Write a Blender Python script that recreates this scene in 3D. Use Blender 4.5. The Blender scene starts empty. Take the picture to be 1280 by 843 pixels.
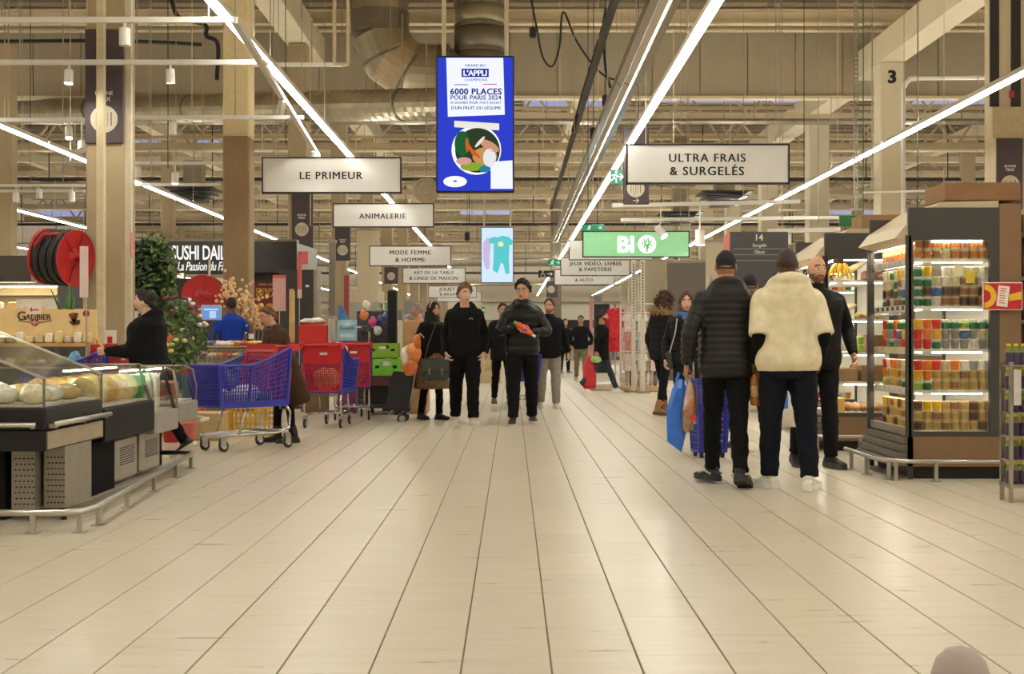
import bpy, math, random
from math import sin, cos, pi, radians, sqrt, exp
from mathutils import Vector, Matrix, noise
R = random.Random(7)
scene = bpy.context.scene
col = scene.collection

# ------------------------------------------------------------------ camera, light, exposure
HC, F = 1.12, 1600.0                       # camera height (m), focal length in pixels of the 1280 x 843 frame
cam_d = bpy.data.cameras.new('camera'); cam = bpy.data.objects.new('camera', cam_d); col.objects.link(cam)
cam_d.sensor_width = 36.0; cam_d.lens = 36.0 * F / 1280.0; cam_d.clip_end = 400
cam.location = (0, 0, HC); cam.rotation_euler = (pi / 2, 0, 0)
scene.camera = cam
world = bpy.data.worlds.new('world'); scene.world = world; world.use_nodes = True
world.node_tree.nodes['Background'].inputs[0].default_value = (0.42, 0.52, 0.85, 1)   # dusk daylight seen through the roof lights
world.node_tree.nodes['Background'].inputs[1].default_value = 0.55
scene.view_settings.view_transform = 'Standard'; scene.view_settings.look = 'None'
scene.view_settings.exposure = 0.13; scene.view_settings.gamma = 1.0
try: scene.view_settings.use_curve_mapping = False
except Exception: pass
scene.cycles.max_bounces = 10; scene.cycles.diffuse_bounces = 4; scene.cycles.glossy_bounces = 3
scene.cycles.transparent_max_bounces = 16; scene.cycles.sample_clamp_indirect = 6.0
STRIP_POWER = 32.0                          # emission of the LED rows that light the hall
UP_POWER = 46.0                            # upward glow added on top of the rows to brighten the roof
WARM = (1.0, 0.965, 0.86)

# ------------------------------------------------------------------ helpers
def lin(c):
    c = c / 255.0
    return c / 12.92 if c <= 0.04045 else ((c + 0.055) / 1.055) ** 2.4
def U(px, py, Y):
    """point that the photograph shows at pixel (px, py), at depth Y"""
    return Vector(((px - 640) * Y / F, Y, HC - (py - 421.5) * Y / F))
def XW(px, Y): return (px - 640) * Y / F
def ZW(py, Y): return HC - (py - 421.5) * Y / F
def GY(py): return HC * F / (py - 421.5)

_mats = {}
def M(rgb, rough=.5, metal=0., var=.08, scale=9., bump=0., bscale=60., coat=0., emit=0., sheen=0., spec=.5, objvar=0., stretch=None, ergb=None):
    key = (tuple(rgb), rough, metal, var, scale, bump, bscale, coat, emit, sheen, spec, objvar, stretch, ergb)
    if key in _mats: return _mats[key]
    m = bpy.data.materials.new('surface_%d' % len(_mats)); m.use_nodes = True
    nt = m.node_tree; N = nt.nodes; L = nt.links; b = N['Principled BSDF']
    c = [lin(v) for v in rgb]
    tc = N.new('ShaderNodeTexCoord'); mp = N.new('ShaderNodeMapping'); L.new(tc.outputs['Object'], mp.inputs[0])
    if stretch: mp.inputs['Scale'].default_value = stretch
    nz = N.new('ShaderNodeTexNoise'); nz.inputs['Scale'].default_value = scale; nz.inputs['Detail'].default_value = 3
    L.new(mp.outputs[0], nz.inputs['Vector'])
    rp = N.new('ShaderNodeValToRGB'); L.new(nz.outputs[0], rp.inputs[0])
    rp.color_ramp.elements[0].position = .28; rp.color_ramp.elements[1].position = .72
    rp.color_ramp.elements[0].color = [max(0, v * (1 - var)) for v in c] + [1]
    rp.color_ramp.elements[1].color = [min(1, v * (1 + var)) for v in c] + [1]
    out = rp.outputs[0]
    if objvar:
        oi = N.new('ShaderNodeObjectInfo'); mr = N.new('ShaderNodeMapRange')
        mr.inputs['To Min'].default_value = 1 - objvar; mr.inputs['To Max'].default_value = 1 + objvar
        L.new(oi.outputs['Random'], mr.inputs[0])
        hs = N.new('ShaderNodeHueSaturation'); L.new(out, hs.inputs['Color']); L.new(mr.outputs[0], hs.inputs['Value']); out = hs.outputs[0]
    L.new(out, b.inputs['Base Color'])
    b.inputs['Roughness'].default_value = rough; b.inputs['Metallic'].default_value = metal
    b.inputs['Specular IOR Level'].default_value = spec
    b.inputs['Coat Weight'].default_value = coat; b.inputs['Coat Roughness'].default_value = .15
    b.inputs['Sheen Weight'].default_value = sheen
    if emit:
        if ergb: b.inputs['Emission Color'].default_value = [lin(v) for v in ergb] + [1]
        else: L.new(out, b.inputs['Emission Color'])
        b.inputs['Emission Strength'].default_value = emit
    if bump:
        n2 = N.new('ShaderNodeTexNoise'); n2.inputs['Scale'].default_value = bscale; n2.inputs['Detail'].default_value = 4
        L.new(mp.outputs[0], n2.inputs['Vector'])
        bp = N.new('ShaderNodeBump'); bp.inputs['Strength'].default_value = bump; bp.inputs['Distance'].default_value = .01
        L.new(n2.outputs[0], bp.inputs['Height']); L.new(bp.outputs[0], b.inputs['Normal'])
    _mats[key] = m
    return m
def lamp_mat(strength, rgb=WARM):
    key = ('lamp', strength, rgb)
    if key in _mats: return _mats[key]
    m = bpy.data.materials.new('lamp_glow'); m.use_nodes = True; nt = m.node_tree
    for n in list(nt.nodes): nt.nodes.remove(n)
    o = nt.nodes.new('ShaderNodeOutputMaterial'); e = nt.nodes.new('ShaderNodeEmission')
    e.inputs[0].default_value = (*rgb, 1); e.inputs[1].default_value = strength
    nt.links.new(e.outputs[0], o.inputs[0]); _mats[key] = m
    return m
def glass_mat(tint=(.93, .96, .95), gloss=.10):
    key = ('glass', tint, gloss)
    if key in _mats: return _mats[key]
    m = bpy.data.materials.new('clear_glass'); m.use_nodes = True; nt = m.node_tree
    for n in list(nt.nodes): nt.nodes.remove(n)
    o = nt.nodes.new('ShaderNodeOutputMaterial'); t = nt.nodes.new('ShaderNodeBsdfTransparent'); g = nt.nodes.new('ShaderNodeBsdfGlossy')
    mx = nt.nodes.new('ShaderNodeMixShader'); fr = nt.nodes.new('ShaderNodeFresnel'); ad = nt.nodes.new('ShaderNodeMath')
    nzz = nt.nodes.new('ShaderNodeTexNoise'); nzz.inputs['Scale'].default_value = 3
    ml = nt.nodes.new('ShaderNodeMath'); ml.operation = 'MULTIPLY'; ml.inputs[1].default_value = gloss
    nt.links.new(nzz.outputs[0], ml.inputs[0])
    t.inputs[0].default_value = (*tint, 1); g.inputs['Roughness'].default_value = .06; fr.inputs[0].default_value = 1.35
    ad.operation = 'ADD'
    fm = nt.nodes.new('ShaderNodeMath'); fm.operation = 'MULTIPLY'; fm.inputs[1].default_value = .3
    nt.links.new(fr.outputs[0], fm.inputs[0]); nt.links.new(fm.outputs[0], ad.inputs[0]); nt.links.new(ml.outputs[0], ad.inputs[1]); nt.links.new(ad.outputs[0], mx.inputs[0])
    nt.links.new(t.outputs[0], mx.inputs[1]); nt.links.new(g.outputs[0], mx.inputs[2]); nt.links.new(mx.outputs[0], o.inputs[0])
    _mats[key] = m
    return m

class MB:
    """collects shapes into one mesh"""
    def __init__(s): s.v = []; s.f = []; s.m = []; s.cur = 0
    def add(s, vs, fs):
        o = len(s.v); s.v += [tuple(v) for v in vs]
        for f in fs: s.f.append(tuple(i + o for i in f)); s.m.append(s.cur)
        return s
    def box(s, x0, x1, y0, y1, z0, z1, mtx=None, taper=None):
        vs = [Vector((x, y, z)) for z in (z0, z1) for y in (y0, y1) for x in (x0, x1)]
        if taper:
            cx, cy = (x0 + x1) / 2, (y0 + y1) / 2
            for v in vs[4:]: v.x = cx + (v.x - cx) * taper; v.y = cy + (v.y - cy) * taper
        if mtx is not None: vs = [mtx @ v for v in vs]
        return s.add(vs, [(0, 2, 3, 1), (4, 5, 7, 6), (0, 1, 5, 4), (2, 6, 7, 3), (0, 4, 6, 2), (1, 3, 7, 5)])
    def rbox(s, x0, x1, y0, y1, z0, z1, r=.02, mtx=None):
        """box with chamfered edges"""
        r = min(r, (x1 - x0) * .45, (y1 - y0) * .45, (z1 - z0) * .45)
        prof = [(z0, r), (z0 + r, 0), (z1 - r, 0), (z1, r)]
        rings = []
        for z, i in prof:
            a0, a1, b0, b1 = x0 + i, x1 - i, y0 + i, y1 - i
            rings.append([Vector(p) for p in ((a0 + r, b0, z), (a1 - r, b0, z), (a1, b0 + r, z), (a1, b1 - r, z), (a1 - r, b1, z), (a0 + r, b1, z), (a0, b1 - r, z), (a0, b0 + r, z))])
        if mtx is not None: rings = [[mtx @ p for p in q] for q in rings]
        return s.rings(rings)
    def rings(s, rings, closed=True, caps=True):
        n = len(rings[0]); vs = [p for r in rings for p in r]; fs = []
        for i in range(len(rings) - 1):
            for j in range(n if closed else n - 1):
                k = (j + 1) % n
                fs.append((i * n + j, i * n + k, (i + 1) * n + k, (i + 1) * n + j))
        if caps and closed:
            fs.append(tuple(range(n - 1, -1, -1))); fs.append(tuple(range((len(rings) - 1) * n, len(rings) * n)))
        return s.add(vs, fs)
    def tube(s, pts, rad, n=8, caps=True, flat=1.0, up=None):
        pts = [Vector(p) for p in pts]
        rr = rad if isinstance(rad, (list, tuple)) else [rad] * len(pts)
        rings = []; ref = None
        for i, p in enumerate(pts):
            if i == 0: t = pts[1] - p
            elif i == len(pts) - 1: t = p - pts[i - 1]
            else: t = (pts[i + 1] - p).normalized() + (p - pts[i - 1]).normalized()
            if t.length < 1e-9: t = Vector((0, 0, 1))
            t.normalize()
            if ref is None:
                ref = Vector(up) if up else (Vector((0, 0, 1)) if abs(t.z) < .9 else Vector((1, 0, 0)))
            a = ref - t * ref.dot(t)
            if a.length < 1e-6: a = t.orthogonal()
            a.normalize(); b = t.cross(a); ref = a
            rings.append([p + a * (rr[i] * flat * cos(2 * pi * j / n)) + b * (rr[i] * sin(2 * pi * j / n)) for j in range(n)])
        return s.rings(rings, True, caps)
    def bar(s, p0, p1, w, h=None, up=(0, 0, 1)):
        """square bar between two points"""
        p0, p1 = Vector(p0), Vector(p1); h = h or w; t = (p1 - p0).normalized(); u = Vector(up)
        if abs(t.dot(u)) > .95: u = Vector((0, 1, 0)) if abs(t.y) < .9 else Vector((1, 0, 0))
        a = t.cross(u).normalized() * (w / 2); b = a.cross(t).normalized() * (h / 2)
        return s.rings([[p - a - b, p + a - b, p + a + b, p - a + b] for p in (p0, p1)])
    def ball(s, c, rx, ry=None, rz=None, n=12, m=8, mtx=None):
        ry = ry or rx; rz = rz or rx; c = Vector(c); vs = [Vector((0, 0, rz))]
        for i in range(1, m):
            t = pi * i / m
            vs += [Vector((rx * sin(t) * cos(2 * pi * j / n), ry * sin(t) * sin(2 * pi * j / n), rz * cos(t))) for j in range(n)]
        vs.append(Vector((0, 0, -rz)))
        if mtx is not None: vs = [mtx @ v for v in vs]
        vs = [v + c for v in vs]; fs = [(0, 1 + j, 1 + (j + 1) % n) for j in range(n)]
        for i in range(m - 2):
            for j in range(n):
                k = (j + 1) % n; a = 1 + i * n
                fs.append((a + j, a + n + j, a + n + k, a + k))
        a = 1 + (m - 2) * n
        fs += [(a + j, len(vs) - 1, a + (j + 1) % n) for j in range(n)]
        return s.add(vs, fs)
    def lathe(s, prof, c=(0, 0, 0), n=16, axis='z'):
        c = Vector(c); rings = []
        for r, h in prof:
            ring = []
            for j in range(n):
                a = 2 * pi * j / n
                p = (r * cos(a), r * sin(a), h) if axis == 'z' else ((h, r * cos(a), r * sin(a)) if axis == 'x' else (r * cos(a), h, r * sin(a)))
                ring.append(c + Vector(p))
            rings.append(ring)
        return s.rings(rings)
    def poly(s, pts, thick):
        """flat outline pts (list of 3D points), thickened by the vector thick"""
        t = Vector(thick); a = [Vector(p) for p in pts]; n = len(a)
        vs = a + [p + t for p in a]
        fs = [tuple(range(n - 1, -1, -1)), tuple(range(n, 2 * n))] + [(j, (j + 1) % n, n + (j + 1) % n, n + j) for j in range(n)]
        return s.add(vs, fs)
    def lattice(s, c, nu, nv, w, edge=None, d=None):
        """open grid of bars over the bilinear patch c = four corners"""
        c = [Vector(p) for p in c]; d = d or w
        P = lambda u, v: c[0] * (1 - u) * (1 - v) + c[1] * u * (1 - v) + c[2] * u * v + c[3] * (1 - u) * v
        nn = (c[1] - c[0]).cross(c[3] - c[0]).normalized()
        for i in range(nu + 1):
            e = edge if edge and i in (0, nu) else w
            s.bar(P(i / nu, 0), P(i / nu, 1), e, d if e == w else e, nn)
        for j in range(nv + 1):
            e = edge if edge and j in (0, nv) else w
            s.bar(P(0, j / nv), P(1, j / nv), e, d if e == w else e, nn)
        return s
    def mesh(s, name, mats, smooth=False):
        me = bpy.data.meshes.new(name); me.from_pydata(s.v, [], s.f)
        mats = mats if isinstance(mats, (list, tuple)) else [mats]
        for m in mats: me.materials.append(m)
        if any(s.m): me.polygons.foreach_set('material_index', s.m)
        if smooth: me.polygons.foreach_set('use_smooth', [True] * len(me.polygons))
        me.update()
        return me
    def build(s, name, mats, parent=None, smooth=False, loc=None, rotz=0, **tags):
        return link(name, s.mesh(name, mats, smooth), parent, loc, rotz, **tags)
def link(name, me, parent=None, loc=None, rotz=0, **tags):
    o = bpy.data.objects.new(name, me); col.objects.link(o)
    if parent is not None: o.parent = parent
    if loc is not None: o.location = loc
    if rotz: o.rotation_euler.z = rotz
    for k, v in tags.items():
        if v is not None: o[k] = v
    return o
def thing(name, label, category, loc=(0, 0, 0), rotz=0, group=None):
    o = bpy.data.objects.new(name, None); col.objects.link(o); o.empty_display_size = .1
    o.location = loc; o.rotation_euler.z = rotz; o['label'] = label; o['category'] = category
    if group: o['group'] = group
    return o
def dup(o, loc=None, rotz=None, label=None, parent=None, scale=None):
    c = o.copy(); col.objects.link(c); c.parent = parent
    if loc is not None: c.location = loc
    if rotz is not None: c.rotation_euler.z = rotz
    if scale is not None: c.scale = scale
    if label: c['label'] = label
    for ch in [x for x in o.children]: dup(ch, parent=c)
    return c
ORD = ['first', 'second', 'third', 'fourth', 'fifth', 'sixth', 'seventh', 'eighth', 'ninth', 'tenth', 'eleventh', 'twelfth', 'thirteenth', 'fourteenth', 'fifteenth', 'sixteenth', 'seventeenth', 'eighteenth']

# lettering: every string is turned into a mesh once, lower-left at the origin, cap height 1
TEXTS = {}
def prepare_texts(items):
    tmp = []
    for s, off, space, shear in items:
        cu = bpy.data.curves.new('lettering', 'FONT'); cu.body = s; cu.offset = off; cu.space_character = space; cu.shear = shear
        cu.extrude = .012; cu.resolution_u = 3
        o = bpy.data.objects.new('lettering', cu); col.objects.link(o); tmp.append((s, o, cu))
    dg = bpy.context.evaluated_depsgraph_get()
    for s, o, cu in tmp:
        me = bpy.data.meshes.new_from_object(o.evaluated_get(dg))
        xs = [v.co.x for v in me.vertices]; ys = [v.co.y for v in me.vertices]
        x0, x1, y0, y1 = min(xs), max(xs), min(ys), max(ys)
        TEXTS[s] = ([((v.co.x - x0) / (y1 - y0), (v.co.y - y0) / (y1 - y0), v.co.z) for v in me.vertices], [tuple(p.vertices) for p in me.polygons], (x1 - x0) / (y1 - y0))
        bpy.data.objects.remove(o); bpy.data.curves.remove(cu); bpy.data.meshes.remove(me)
def letter(name, s, mat, parent, c, w=None, h=None, face='front', rot=0, depth=.004, label=None, bold=0.):
    """text centred on c; face 'front' looks towards -Y, 'left' towards -X"""
    vs, fs, asp = TEXTS[s]
    if w and not h: h = w / asp
    if h and not w: w = h * asp
    b = MB(); out = []
    for x, y, z in vs:
        a, d = (x / asp - .5) * w, (y - .5) * h
        a, d = a * cos(rot) - d * sin(rot), a * sin(rot) + d * cos(rot)
        e = -z / .012 * depth
        out.append((c[0] + a, c[1] + e, c[2] + d) if face == 'front' else (c[0] + e, c[1] - a, c[2] + d))
    b.add(out, fs)
    for k in ((-1, 1) if bold else ()):              # heavier strokes
        sh = k * bold * h; b.add([(x + (sh if face == 'front' else 0), y - (sh if face == 'left' else 0) - .0004 * (k + 2), z) for x, y, z in out], fs)
    return b.build(name, mat, parent, label=label)
SP = [('LE PRIMEUR', 0, 1.15, 0), ('ANIMALERIE', 0, 1.15, 0), ('MODE FEMME', 0, 1.15, 0), ('& HOMME', 0, 1.15, 0), ('ART DE LA TABLE', 0, 1.12, 0),
      ('& LINGE DE MAISON', 0, 1.12, 0), ('JOUET', 0, 1.15, 0), ('& BAGAGE', 0, 1.15, 0), ('ULTRA FRAIS', 0, 1.15, 0), ('& SURGELÉS', 0, 1.15, 0), ('BI', .025, 1.0, 0),
      ('JEUX VIDÉO, LIVRES', 0, 1.12, 0), ('& PAPETERIE', 0, 1.12, 0), ('BRICOLAGE', 0, 1.12, 0), ('& AUTO', 0, 1.12, 0), ('3', .025, 1, 0), ('BORNE', .01, 1.05, 0), ('PRIX', .01, 1.05, 0),
      ('GRAND JEU', 0, 1.1, 0), ("L'APPLI", .02, 1, 0), ('CHAMPIONS', 0, 1.1, 0), ('6000 PLACES', .015, 1.08, 0), ('POUR PARIS 2024', .005, 1.08, 0), ('À GAGNER POUR TOUT ACHAT', 0, 1.05, .1), ("D'UN FRUIT OU LÉGUME", 0, 1.05, .1),
      ('SUSHI DAILY', .012, .95, 0), ('La Passion du Fait', .01, .95, .25), ('Galibier', .005, 1, 0), ('G', .005, 1, 0), ('ALIBIER', .005, 1, 0), ('CROUSTILLES', .02, 1, 0), ('DE PLAISIR', .02, 1, 0), ('SUSHI DAILY ', 0, 1.2, 0),
      ('14', .02, 1, 0), ('Surgelé', .005, 1, 0), ('Glace', .005, 1, 0), ('Dentalife', .01, 1, .15), ('20', .0, 1, 0), ('ICI', .02, 1, 0), ('4', .02, 1, 0)]
prepare_texts(SP)
# ------------------------------------------------------------------ the hall
cream = M((196, 180, 146), .6, var=.05, scale=2, bump=.05)
cream2 = M((205, 192, 162), .55, var=.04, scale=3)
panelm = M((160, 147, 122), .75, var=.06, scale=1.2, bump=.06, bscale=12)
deckm = M((150, 133, 104), .7, var=.06, scale=1.5)
galv = M((166, 158, 142), .38, .75, var=.12, scale=3)
darkmetal = M((48, 44, 42), .5, .4, var=.1)
black = M((18, 17, 17), .55, var=.15)
white = M((224, 220, 210), .45, var=.03)
steel = M((190, 186, 178), .28, .95, var=.05, scale=6)
chrome = M((205, 203, 200), .18, 1., var=.03)
purple = M((74, 62, 66), .6, var=.05)
darkgrey = M((62, 60, 60), .5, var=.06)
pinkred = M((205, 92, 96), .5, var=.05)
wallm = M((232, 224, 204), .65, var=.03, scale=2)

# floor: recessed joint bed, the 300 nearest tiles one by one, the rest of the laid tiles as one field
TW, TL, Z0 = .3053, .6106, 0.0
floor_b = MB().box(-27, 25, -13, 113, -.25, -.0045)
floorm = M((124, 110, 86), .8, var=.08)
floor = floor_b.build('floor', floorm, kind='structure', label='pale beige tiled hall floor with long dark joints', category='floor')
def tile_material():
    m = bpy.data.materials.new('stone_tile'); m.use_nodes = True; nt = m.node_tree; N = nt.nodes; L = nt.links; b = N['Principled BSDF']
    ge = N.new('ShaderNodeNewGeometry'); mp = N.new('ShaderNodeMapping'); mp.inputs['Scale'].default_value = (1.3, 11, 1); L.new(ge.outputs['Position'], mp.inputs[0])
    n1 = N.new('ShaderNodeTexNoise'); n1.inputs['Scale'].default_value = 1.6; n1.inputs['Detail'].default_value = 6; n1.inputs['Roughness'].default_value = .62; L.new(mp.outputs[0], n1.inputs['Vector'])
    rp = N.new('ShaderNodeValToRGB'); L.new(n1.outputs[0], rp.inputs[0]); e = rp.color_ramp.elements
    e[0].position = .3; e[1].position = .75
    e[0].color = (lin(199), lin(189), lin(167), 1); e[1].color = (lin(215), lin(206), lin(186), 1)
    n2 = N.new('ShaderNodeTexNoise'); n2.inputs['Scale'].default_value = .5; n2.inputs['Detail'].default_value = 2; L.new(ge.outputs['Position'], n2.inputs['Vector'])
    mr = N.new('ShaderNodeMapRange'); mr.inputs['To Min'].default_value = .93; mr.inputs['To Max'].default_value = 1.05; L.new(n2.outputs[0], mr.inputs[0])
    oi = N.new('ShaderNodeObjectInfo'); mr2 = N.new('ShaderNodeMapRange'); mr2.inputs['To Min'].default_value = .97; mr2.inputs['To Max'].default_value = 1.03; L.new(oi.outputs['Random'], mr2.inputs[0])
    mm = N.new('ShaderNodeMath'); mm.operation = 'MULTIPLY'; L.new(mr.outputs[0], mm.inputs[0]); L.new(mr2.outputs[0], mm.inputs[1])
    hs = N.new('ShaderNodeHueSaturation'); L.new(rp.outputs[0], hs.inputs['Color']); L.new(mm.outputs[0], hs.inputs['Value'])
    L.new(hs.outputs[0], b.inputs['Base Color'])
    r2 = N.new('ShaderNodeMapRange'); r2.inputs['To Min'].default_value = .22; r2.inputs['To Max'].default_value = .38; L.new(n1.outputs[0], r2.inputs[0]); L.new(r2.outputs[0], b.inputs['Roughness'])
    bp = N.new('ShaderNodeBump'); bp.inputs['Strength'].default_value = .12; bp.inputs['Distance'].default_value = .002; L.new(n1.outputs[0], bp.inputs['Height']); L.new(bp.outputs[0], b.inputs['Normal'])
    b.inputs['Specular IOR Level'].default_value = .45
    return m
tilem = tile_material()
gx, gy, ch = .0034, .0005, .0016
def tile_shape(mb, cx, cy):
    a, b = TW / 2 - gx, TL / 2 - gy
    mb.rings([[Vector((cx + sx * (a - i), cy + sy * (b - i * .3), z)) for sx, sy in ((-1, -1), (1, -1), (1, 1), (-1, 1))] for i, z in ((0, -.006), (0, -ch), (ch, 0))], True, False)
    n = len(mb.v); mb.f.append((n - 4, n - 3, n - 2, n - 1)); mb.m.append(0)
tb = MB(); tile_shape(tb, 0, 0); tile_me = tb.mesh('tile', tilem)
X0 = XW(690.3, GY(843)) + TW / 2            # a joint passes through this point of the photograph
cells = []
for j in range(-3, 95):
    yc = 3.9 + TL * j
    for i in range(-44, 42):
        xc = X0 + TW * i
        off = TL * .5 if i % 2 else 0
        cells.append((xc, yc + off))
def tile_px(c):
    x, y = c
    if y < 3.7: return -1
    px = 640 + x * F / y
    return -1 if px < -60 or px > 1340 else 1.0 / (y * y * y)
order = sorted(cells, key=lambda c: -tile_px(c))
for c in order[:300]: link('tile', tile_me, floor, (c[0], c[1], 0))
fb = MB()
for c in order[300:]: tile_shape(fb, *c)
fb.build('tile_field', tilem, floor, kind='stuff')

def struct(name, mb, mat, label=None, parent=None, smooth=False, loc=None):
    o = mb.build(name, mat, parent, smooth, loc)
    if parent is None: o['kind'] = 'structure'
    if label: o['label'] = label
    return o
struct('wall_left', MB().box(-27, -26.7, -13, 113, 0, 10.6), wallm)
struct('wall_right', MB().box(24.7, 25, -13, 113, 0, 10.6), wallm)
wb = struct('wall_back', MB().box(-26.7, 24.7, 112, 112.3, 0, 10.6), wallm, 'pale far wall of the hall')
struct('wall_front', MB().box(-26.7, 24.7, -13, -12.7, 0, 10.6), wallm)
# roof deck in bays, with narrow roof lights (open slots to the sky) beside some of them
DECK = 10.0
sk = [36.3, 45, 53.5, 62, 71, 80, 89]
db = MB(); y = -13.0
for s0 in sk + [113]:
    db.box(-27, 25, y, s0, DECK, DECK + .25); y = s0 + 1.3
ceil = struct('ceiling', db, deckm, 'tan roof deck with narrow skylights')
for k, s0 in enumerate(sk):
    mbp = MB()
    for i in range(26): mbp.bar((-27 + 2 * i, s0, DECK + .1), (-27 + 2 * i, s0 + 1.3, DECK + .1), .06)
    mbp.build('skylight_bar', cream, ceil)
# ribs under the deck
rb = MB(); y = 30.
while y < 111:
    rb.box(-27, 25, y, y + .12, DECK - .10, DECK); y += .9
rb.build('deck_rib', deckm, ceil, kind='stuff')

# smoke curtain of upright panels across the hall
cur = struct('trim_1', MB().box(-26.7, 24.7, 34.06, 34.12, 7.53, 9.35), panelm, 'tan panelled bulkhead hanging under the roof')
pm = MB().box(-.62, .62, 0, .05, 7.50, 9.37).mesh('panel', panelm)
for i in range(42): link('panel', pm, cur, (-26 + 1.265 * i, 34.0 + .008 * (i % 2), 0))
MB().box(-26.7, 24.7, 33.9, 34.2, 9.37, 9.52).build('top_rail', cream, cur)
MB().box(-26.7, 24.7, 33.93, 34.2, 7.44, 7.52).build('bottom_rail', cream2, cur)

def hbeam(name, mb0, y, z0, z1, x0=-26.7, x1=24.7, w=.25, mat=None, lab=None):
    b = MB().box(x0, x1, y - w / 2, y + w / 2, z0, z0 + .05).box(x0, x1, y - w / 2, y + w / 2, z1 - .05, z1).box(x0, x1, y - .02, y + .02, z0 + .05, z1 - .05)
    return struct(name, b, mat or cream, lab)
n = 2
hbeam('trim_2', None, 32.2, 8.98, 9.35, lab='cream steel roof beam nearest the camera')
hbeam('trim_3', None, 33.2, 9.05, 9.25, lab='thin cream beam before the bulkhead')
# lattice trusses beyond the bulkhead
for k, y in enumerate([39.2, 43.6, 48.6, 52.8, 57.4, 61.4, 66, 70.2, 75, 79.4, 84.6, 88.6, 94, 99, 105]):
    b = MB(); z0, z1 = 7.75 - .25 * (k % 3 == 1), 9.3
    b.box(-26.7, 24.7, y - .13, y + .13, z0, z0 + .22).box(-26.7, 24.7, y - .1, y + .1, z1, z1 + .2)
    b.box(-26.7, 24.7, y + .9, y + .98, z1 - .55, z1 - .4).box(-26.7, 24.7, y + 2.0, y + 2.06, z0 + .7, z0 + .8)
    for i in range(20):
        x = -26.5 + 2.6 * i
        b.bar((x, y, z0 + .1), (x + 1.3, y, z1 + .1), .07); b.bar((x + 1.3, y, z1 + .1), (x + 2.6, y, z0 + .1), .07)
    struct('trim_%d' % (4 + k), b, [cream, M((176, 158, 122), .6, var=.05, scale=2), cream2][k % 3], 'lattice roof truss beyond the bulkhead')
# pipes and cable trays that run across below the trusses
for k, (y, z, r) in enumerate([(37, 7.35, .09), (41, 7.1, .06), (47, 6.9, .05), (50, 7.3, .08), (56, 6.7, .05), (60, 6.4, .06), (64, 6.9, .05), (68, 6.1, .05), (73, 6.5, .07), (78, 5.9, .05), (83, 6.3, .06), (90, 5.6, .06), (97, 6.0, .07), (103, 5.4, .08)]):
    b = MB().tube([(-26.7, y, z), (24.7, y, z)], r, 8)
    for i in range(17): b.bar((-26 + 3 * i, y, z), (-26 + 3 * i, y, 9.3), .03)
    struct('trim_%d' % (20 + k), b, [galv, cream2, darkmetal][k % 3], 'service pipe hung across the hall')
# main frame: columns and beams along the hall
CY = [16.5 + 7.55 * k for k in range(13)]
XL, XR = -5.30, 9.40
brown = M((142, 118, 84), .7, var=.08, scale=3)
def column(x, y, w, d, z1, mat, label, low=None, zsplit=2.0):
    t = bpy.data.objects.new('column', None); col.objects.link(t); t.location = (x, y, 0); t['kind'] = 'structure'; t['label'] = label; t['category'] = 'column'
    if low: MB().rbox(-w / 2, w / 2, 0, d, 0, zsplit, .03).build('lower_shaft', low, t); z0 = zsplit
    else: z0 = 0
    MB().rbox(-w / 2, w / 2, 0, d, z0, z1, .03).build('shaft', mat, t)
    MB().box(-w / 2 - .02, w / 2 + .02, -.02, d + .02, 0, .12).build('plinth', darkgrey, t)
    return t
colm = M((166, 147, 114), .7, var=.06, scale=2.5, bump=.08, bscale=25)
cols = []
for k, y in enumerate(CY):
    if k == 0: continue
    if k == 1: t = column(XW(295, y), y, .50, .5, 8.4, M((206, 186, 142), .65, var=.06), 'concrete column with brown lower half beside sushi kiosk', brown, ZW(170, y))
    else: t = column(XL, y, .46, .46, 8.4, colm, 'tan concrete column, number %d of the left row' % (k + 1))
    cols.append(t)
c1 = column(XW(131, 16.5), 16.5, .50, .5, 8.4, colm, 'nearest tan concrete column with purple banner and hose reel')
for k, y in enumerate([16.5 + 7.55 * i for i in range(1, 13)]):
    w = .62
    t = column(XR, y, w, .6, 7.93, cream2 if k else M((186, 170, 138), .6, var=.04), 'cream square column, number %d of the right row' % (k + 1))
    if k == 1: letter('number', '3', black, t, (-.02, -.008, ZW(96, y)), h=.33, bold=.04)
for x, z0, nm in ((XR, 7.93, 'trim_40'), (XL, 8.4, 'trim_41')):
    struct(nm, MB().box(x - .31, x + .31, 18, 111, z0, z0 + .68), cream2, 'long cream beam carried by the columns')
# more rows farther to the sides
for x, nm in ((-19.9, 'trim_42'), (-12.6, 'trim_43'), (16.7, 'trim_44'), (2.05, 'trim_45')):
    struct(nm, MB().box(x - .2, x + .2, 36, 111, 8.3, 8.75), cream, 'cream roof girder along the hall')
for y in (31.6, 46.7, 61.8, 76.9):
    for x in (-19.9, -12.6, 16.7): column(x, y, .45, .45, 8.4, colm, 'tan column standing in the %s row at %d metres' % ('outer left' if x < -15 else 'second left' if x < 0 else 'outer right', y))
cC = column(XW(695, 61.8), 61.8, .5, .5, 8.3, M((120, 108, 92), .7), 'grey column behind the games sign with round plaque')
# far wall furnishing: ledges, black band
far = MB().box(-26.7, 24.7, 111.5, 112, 5.6, 5.75).box(-26.7, 24.7, 111.6, 112, 4.1, 4.2).box(-26.7, 24.7, 111.6, 112, 7.3, 7.4)
struct('trim_46', far, M((150, 140, 118), .6), 'ledges on the far wall')
struct('trim_47', MB().box(-14, 12, 110.6, 111.4, 1.9, 2.6), black, 'black band low on the far wall')

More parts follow.
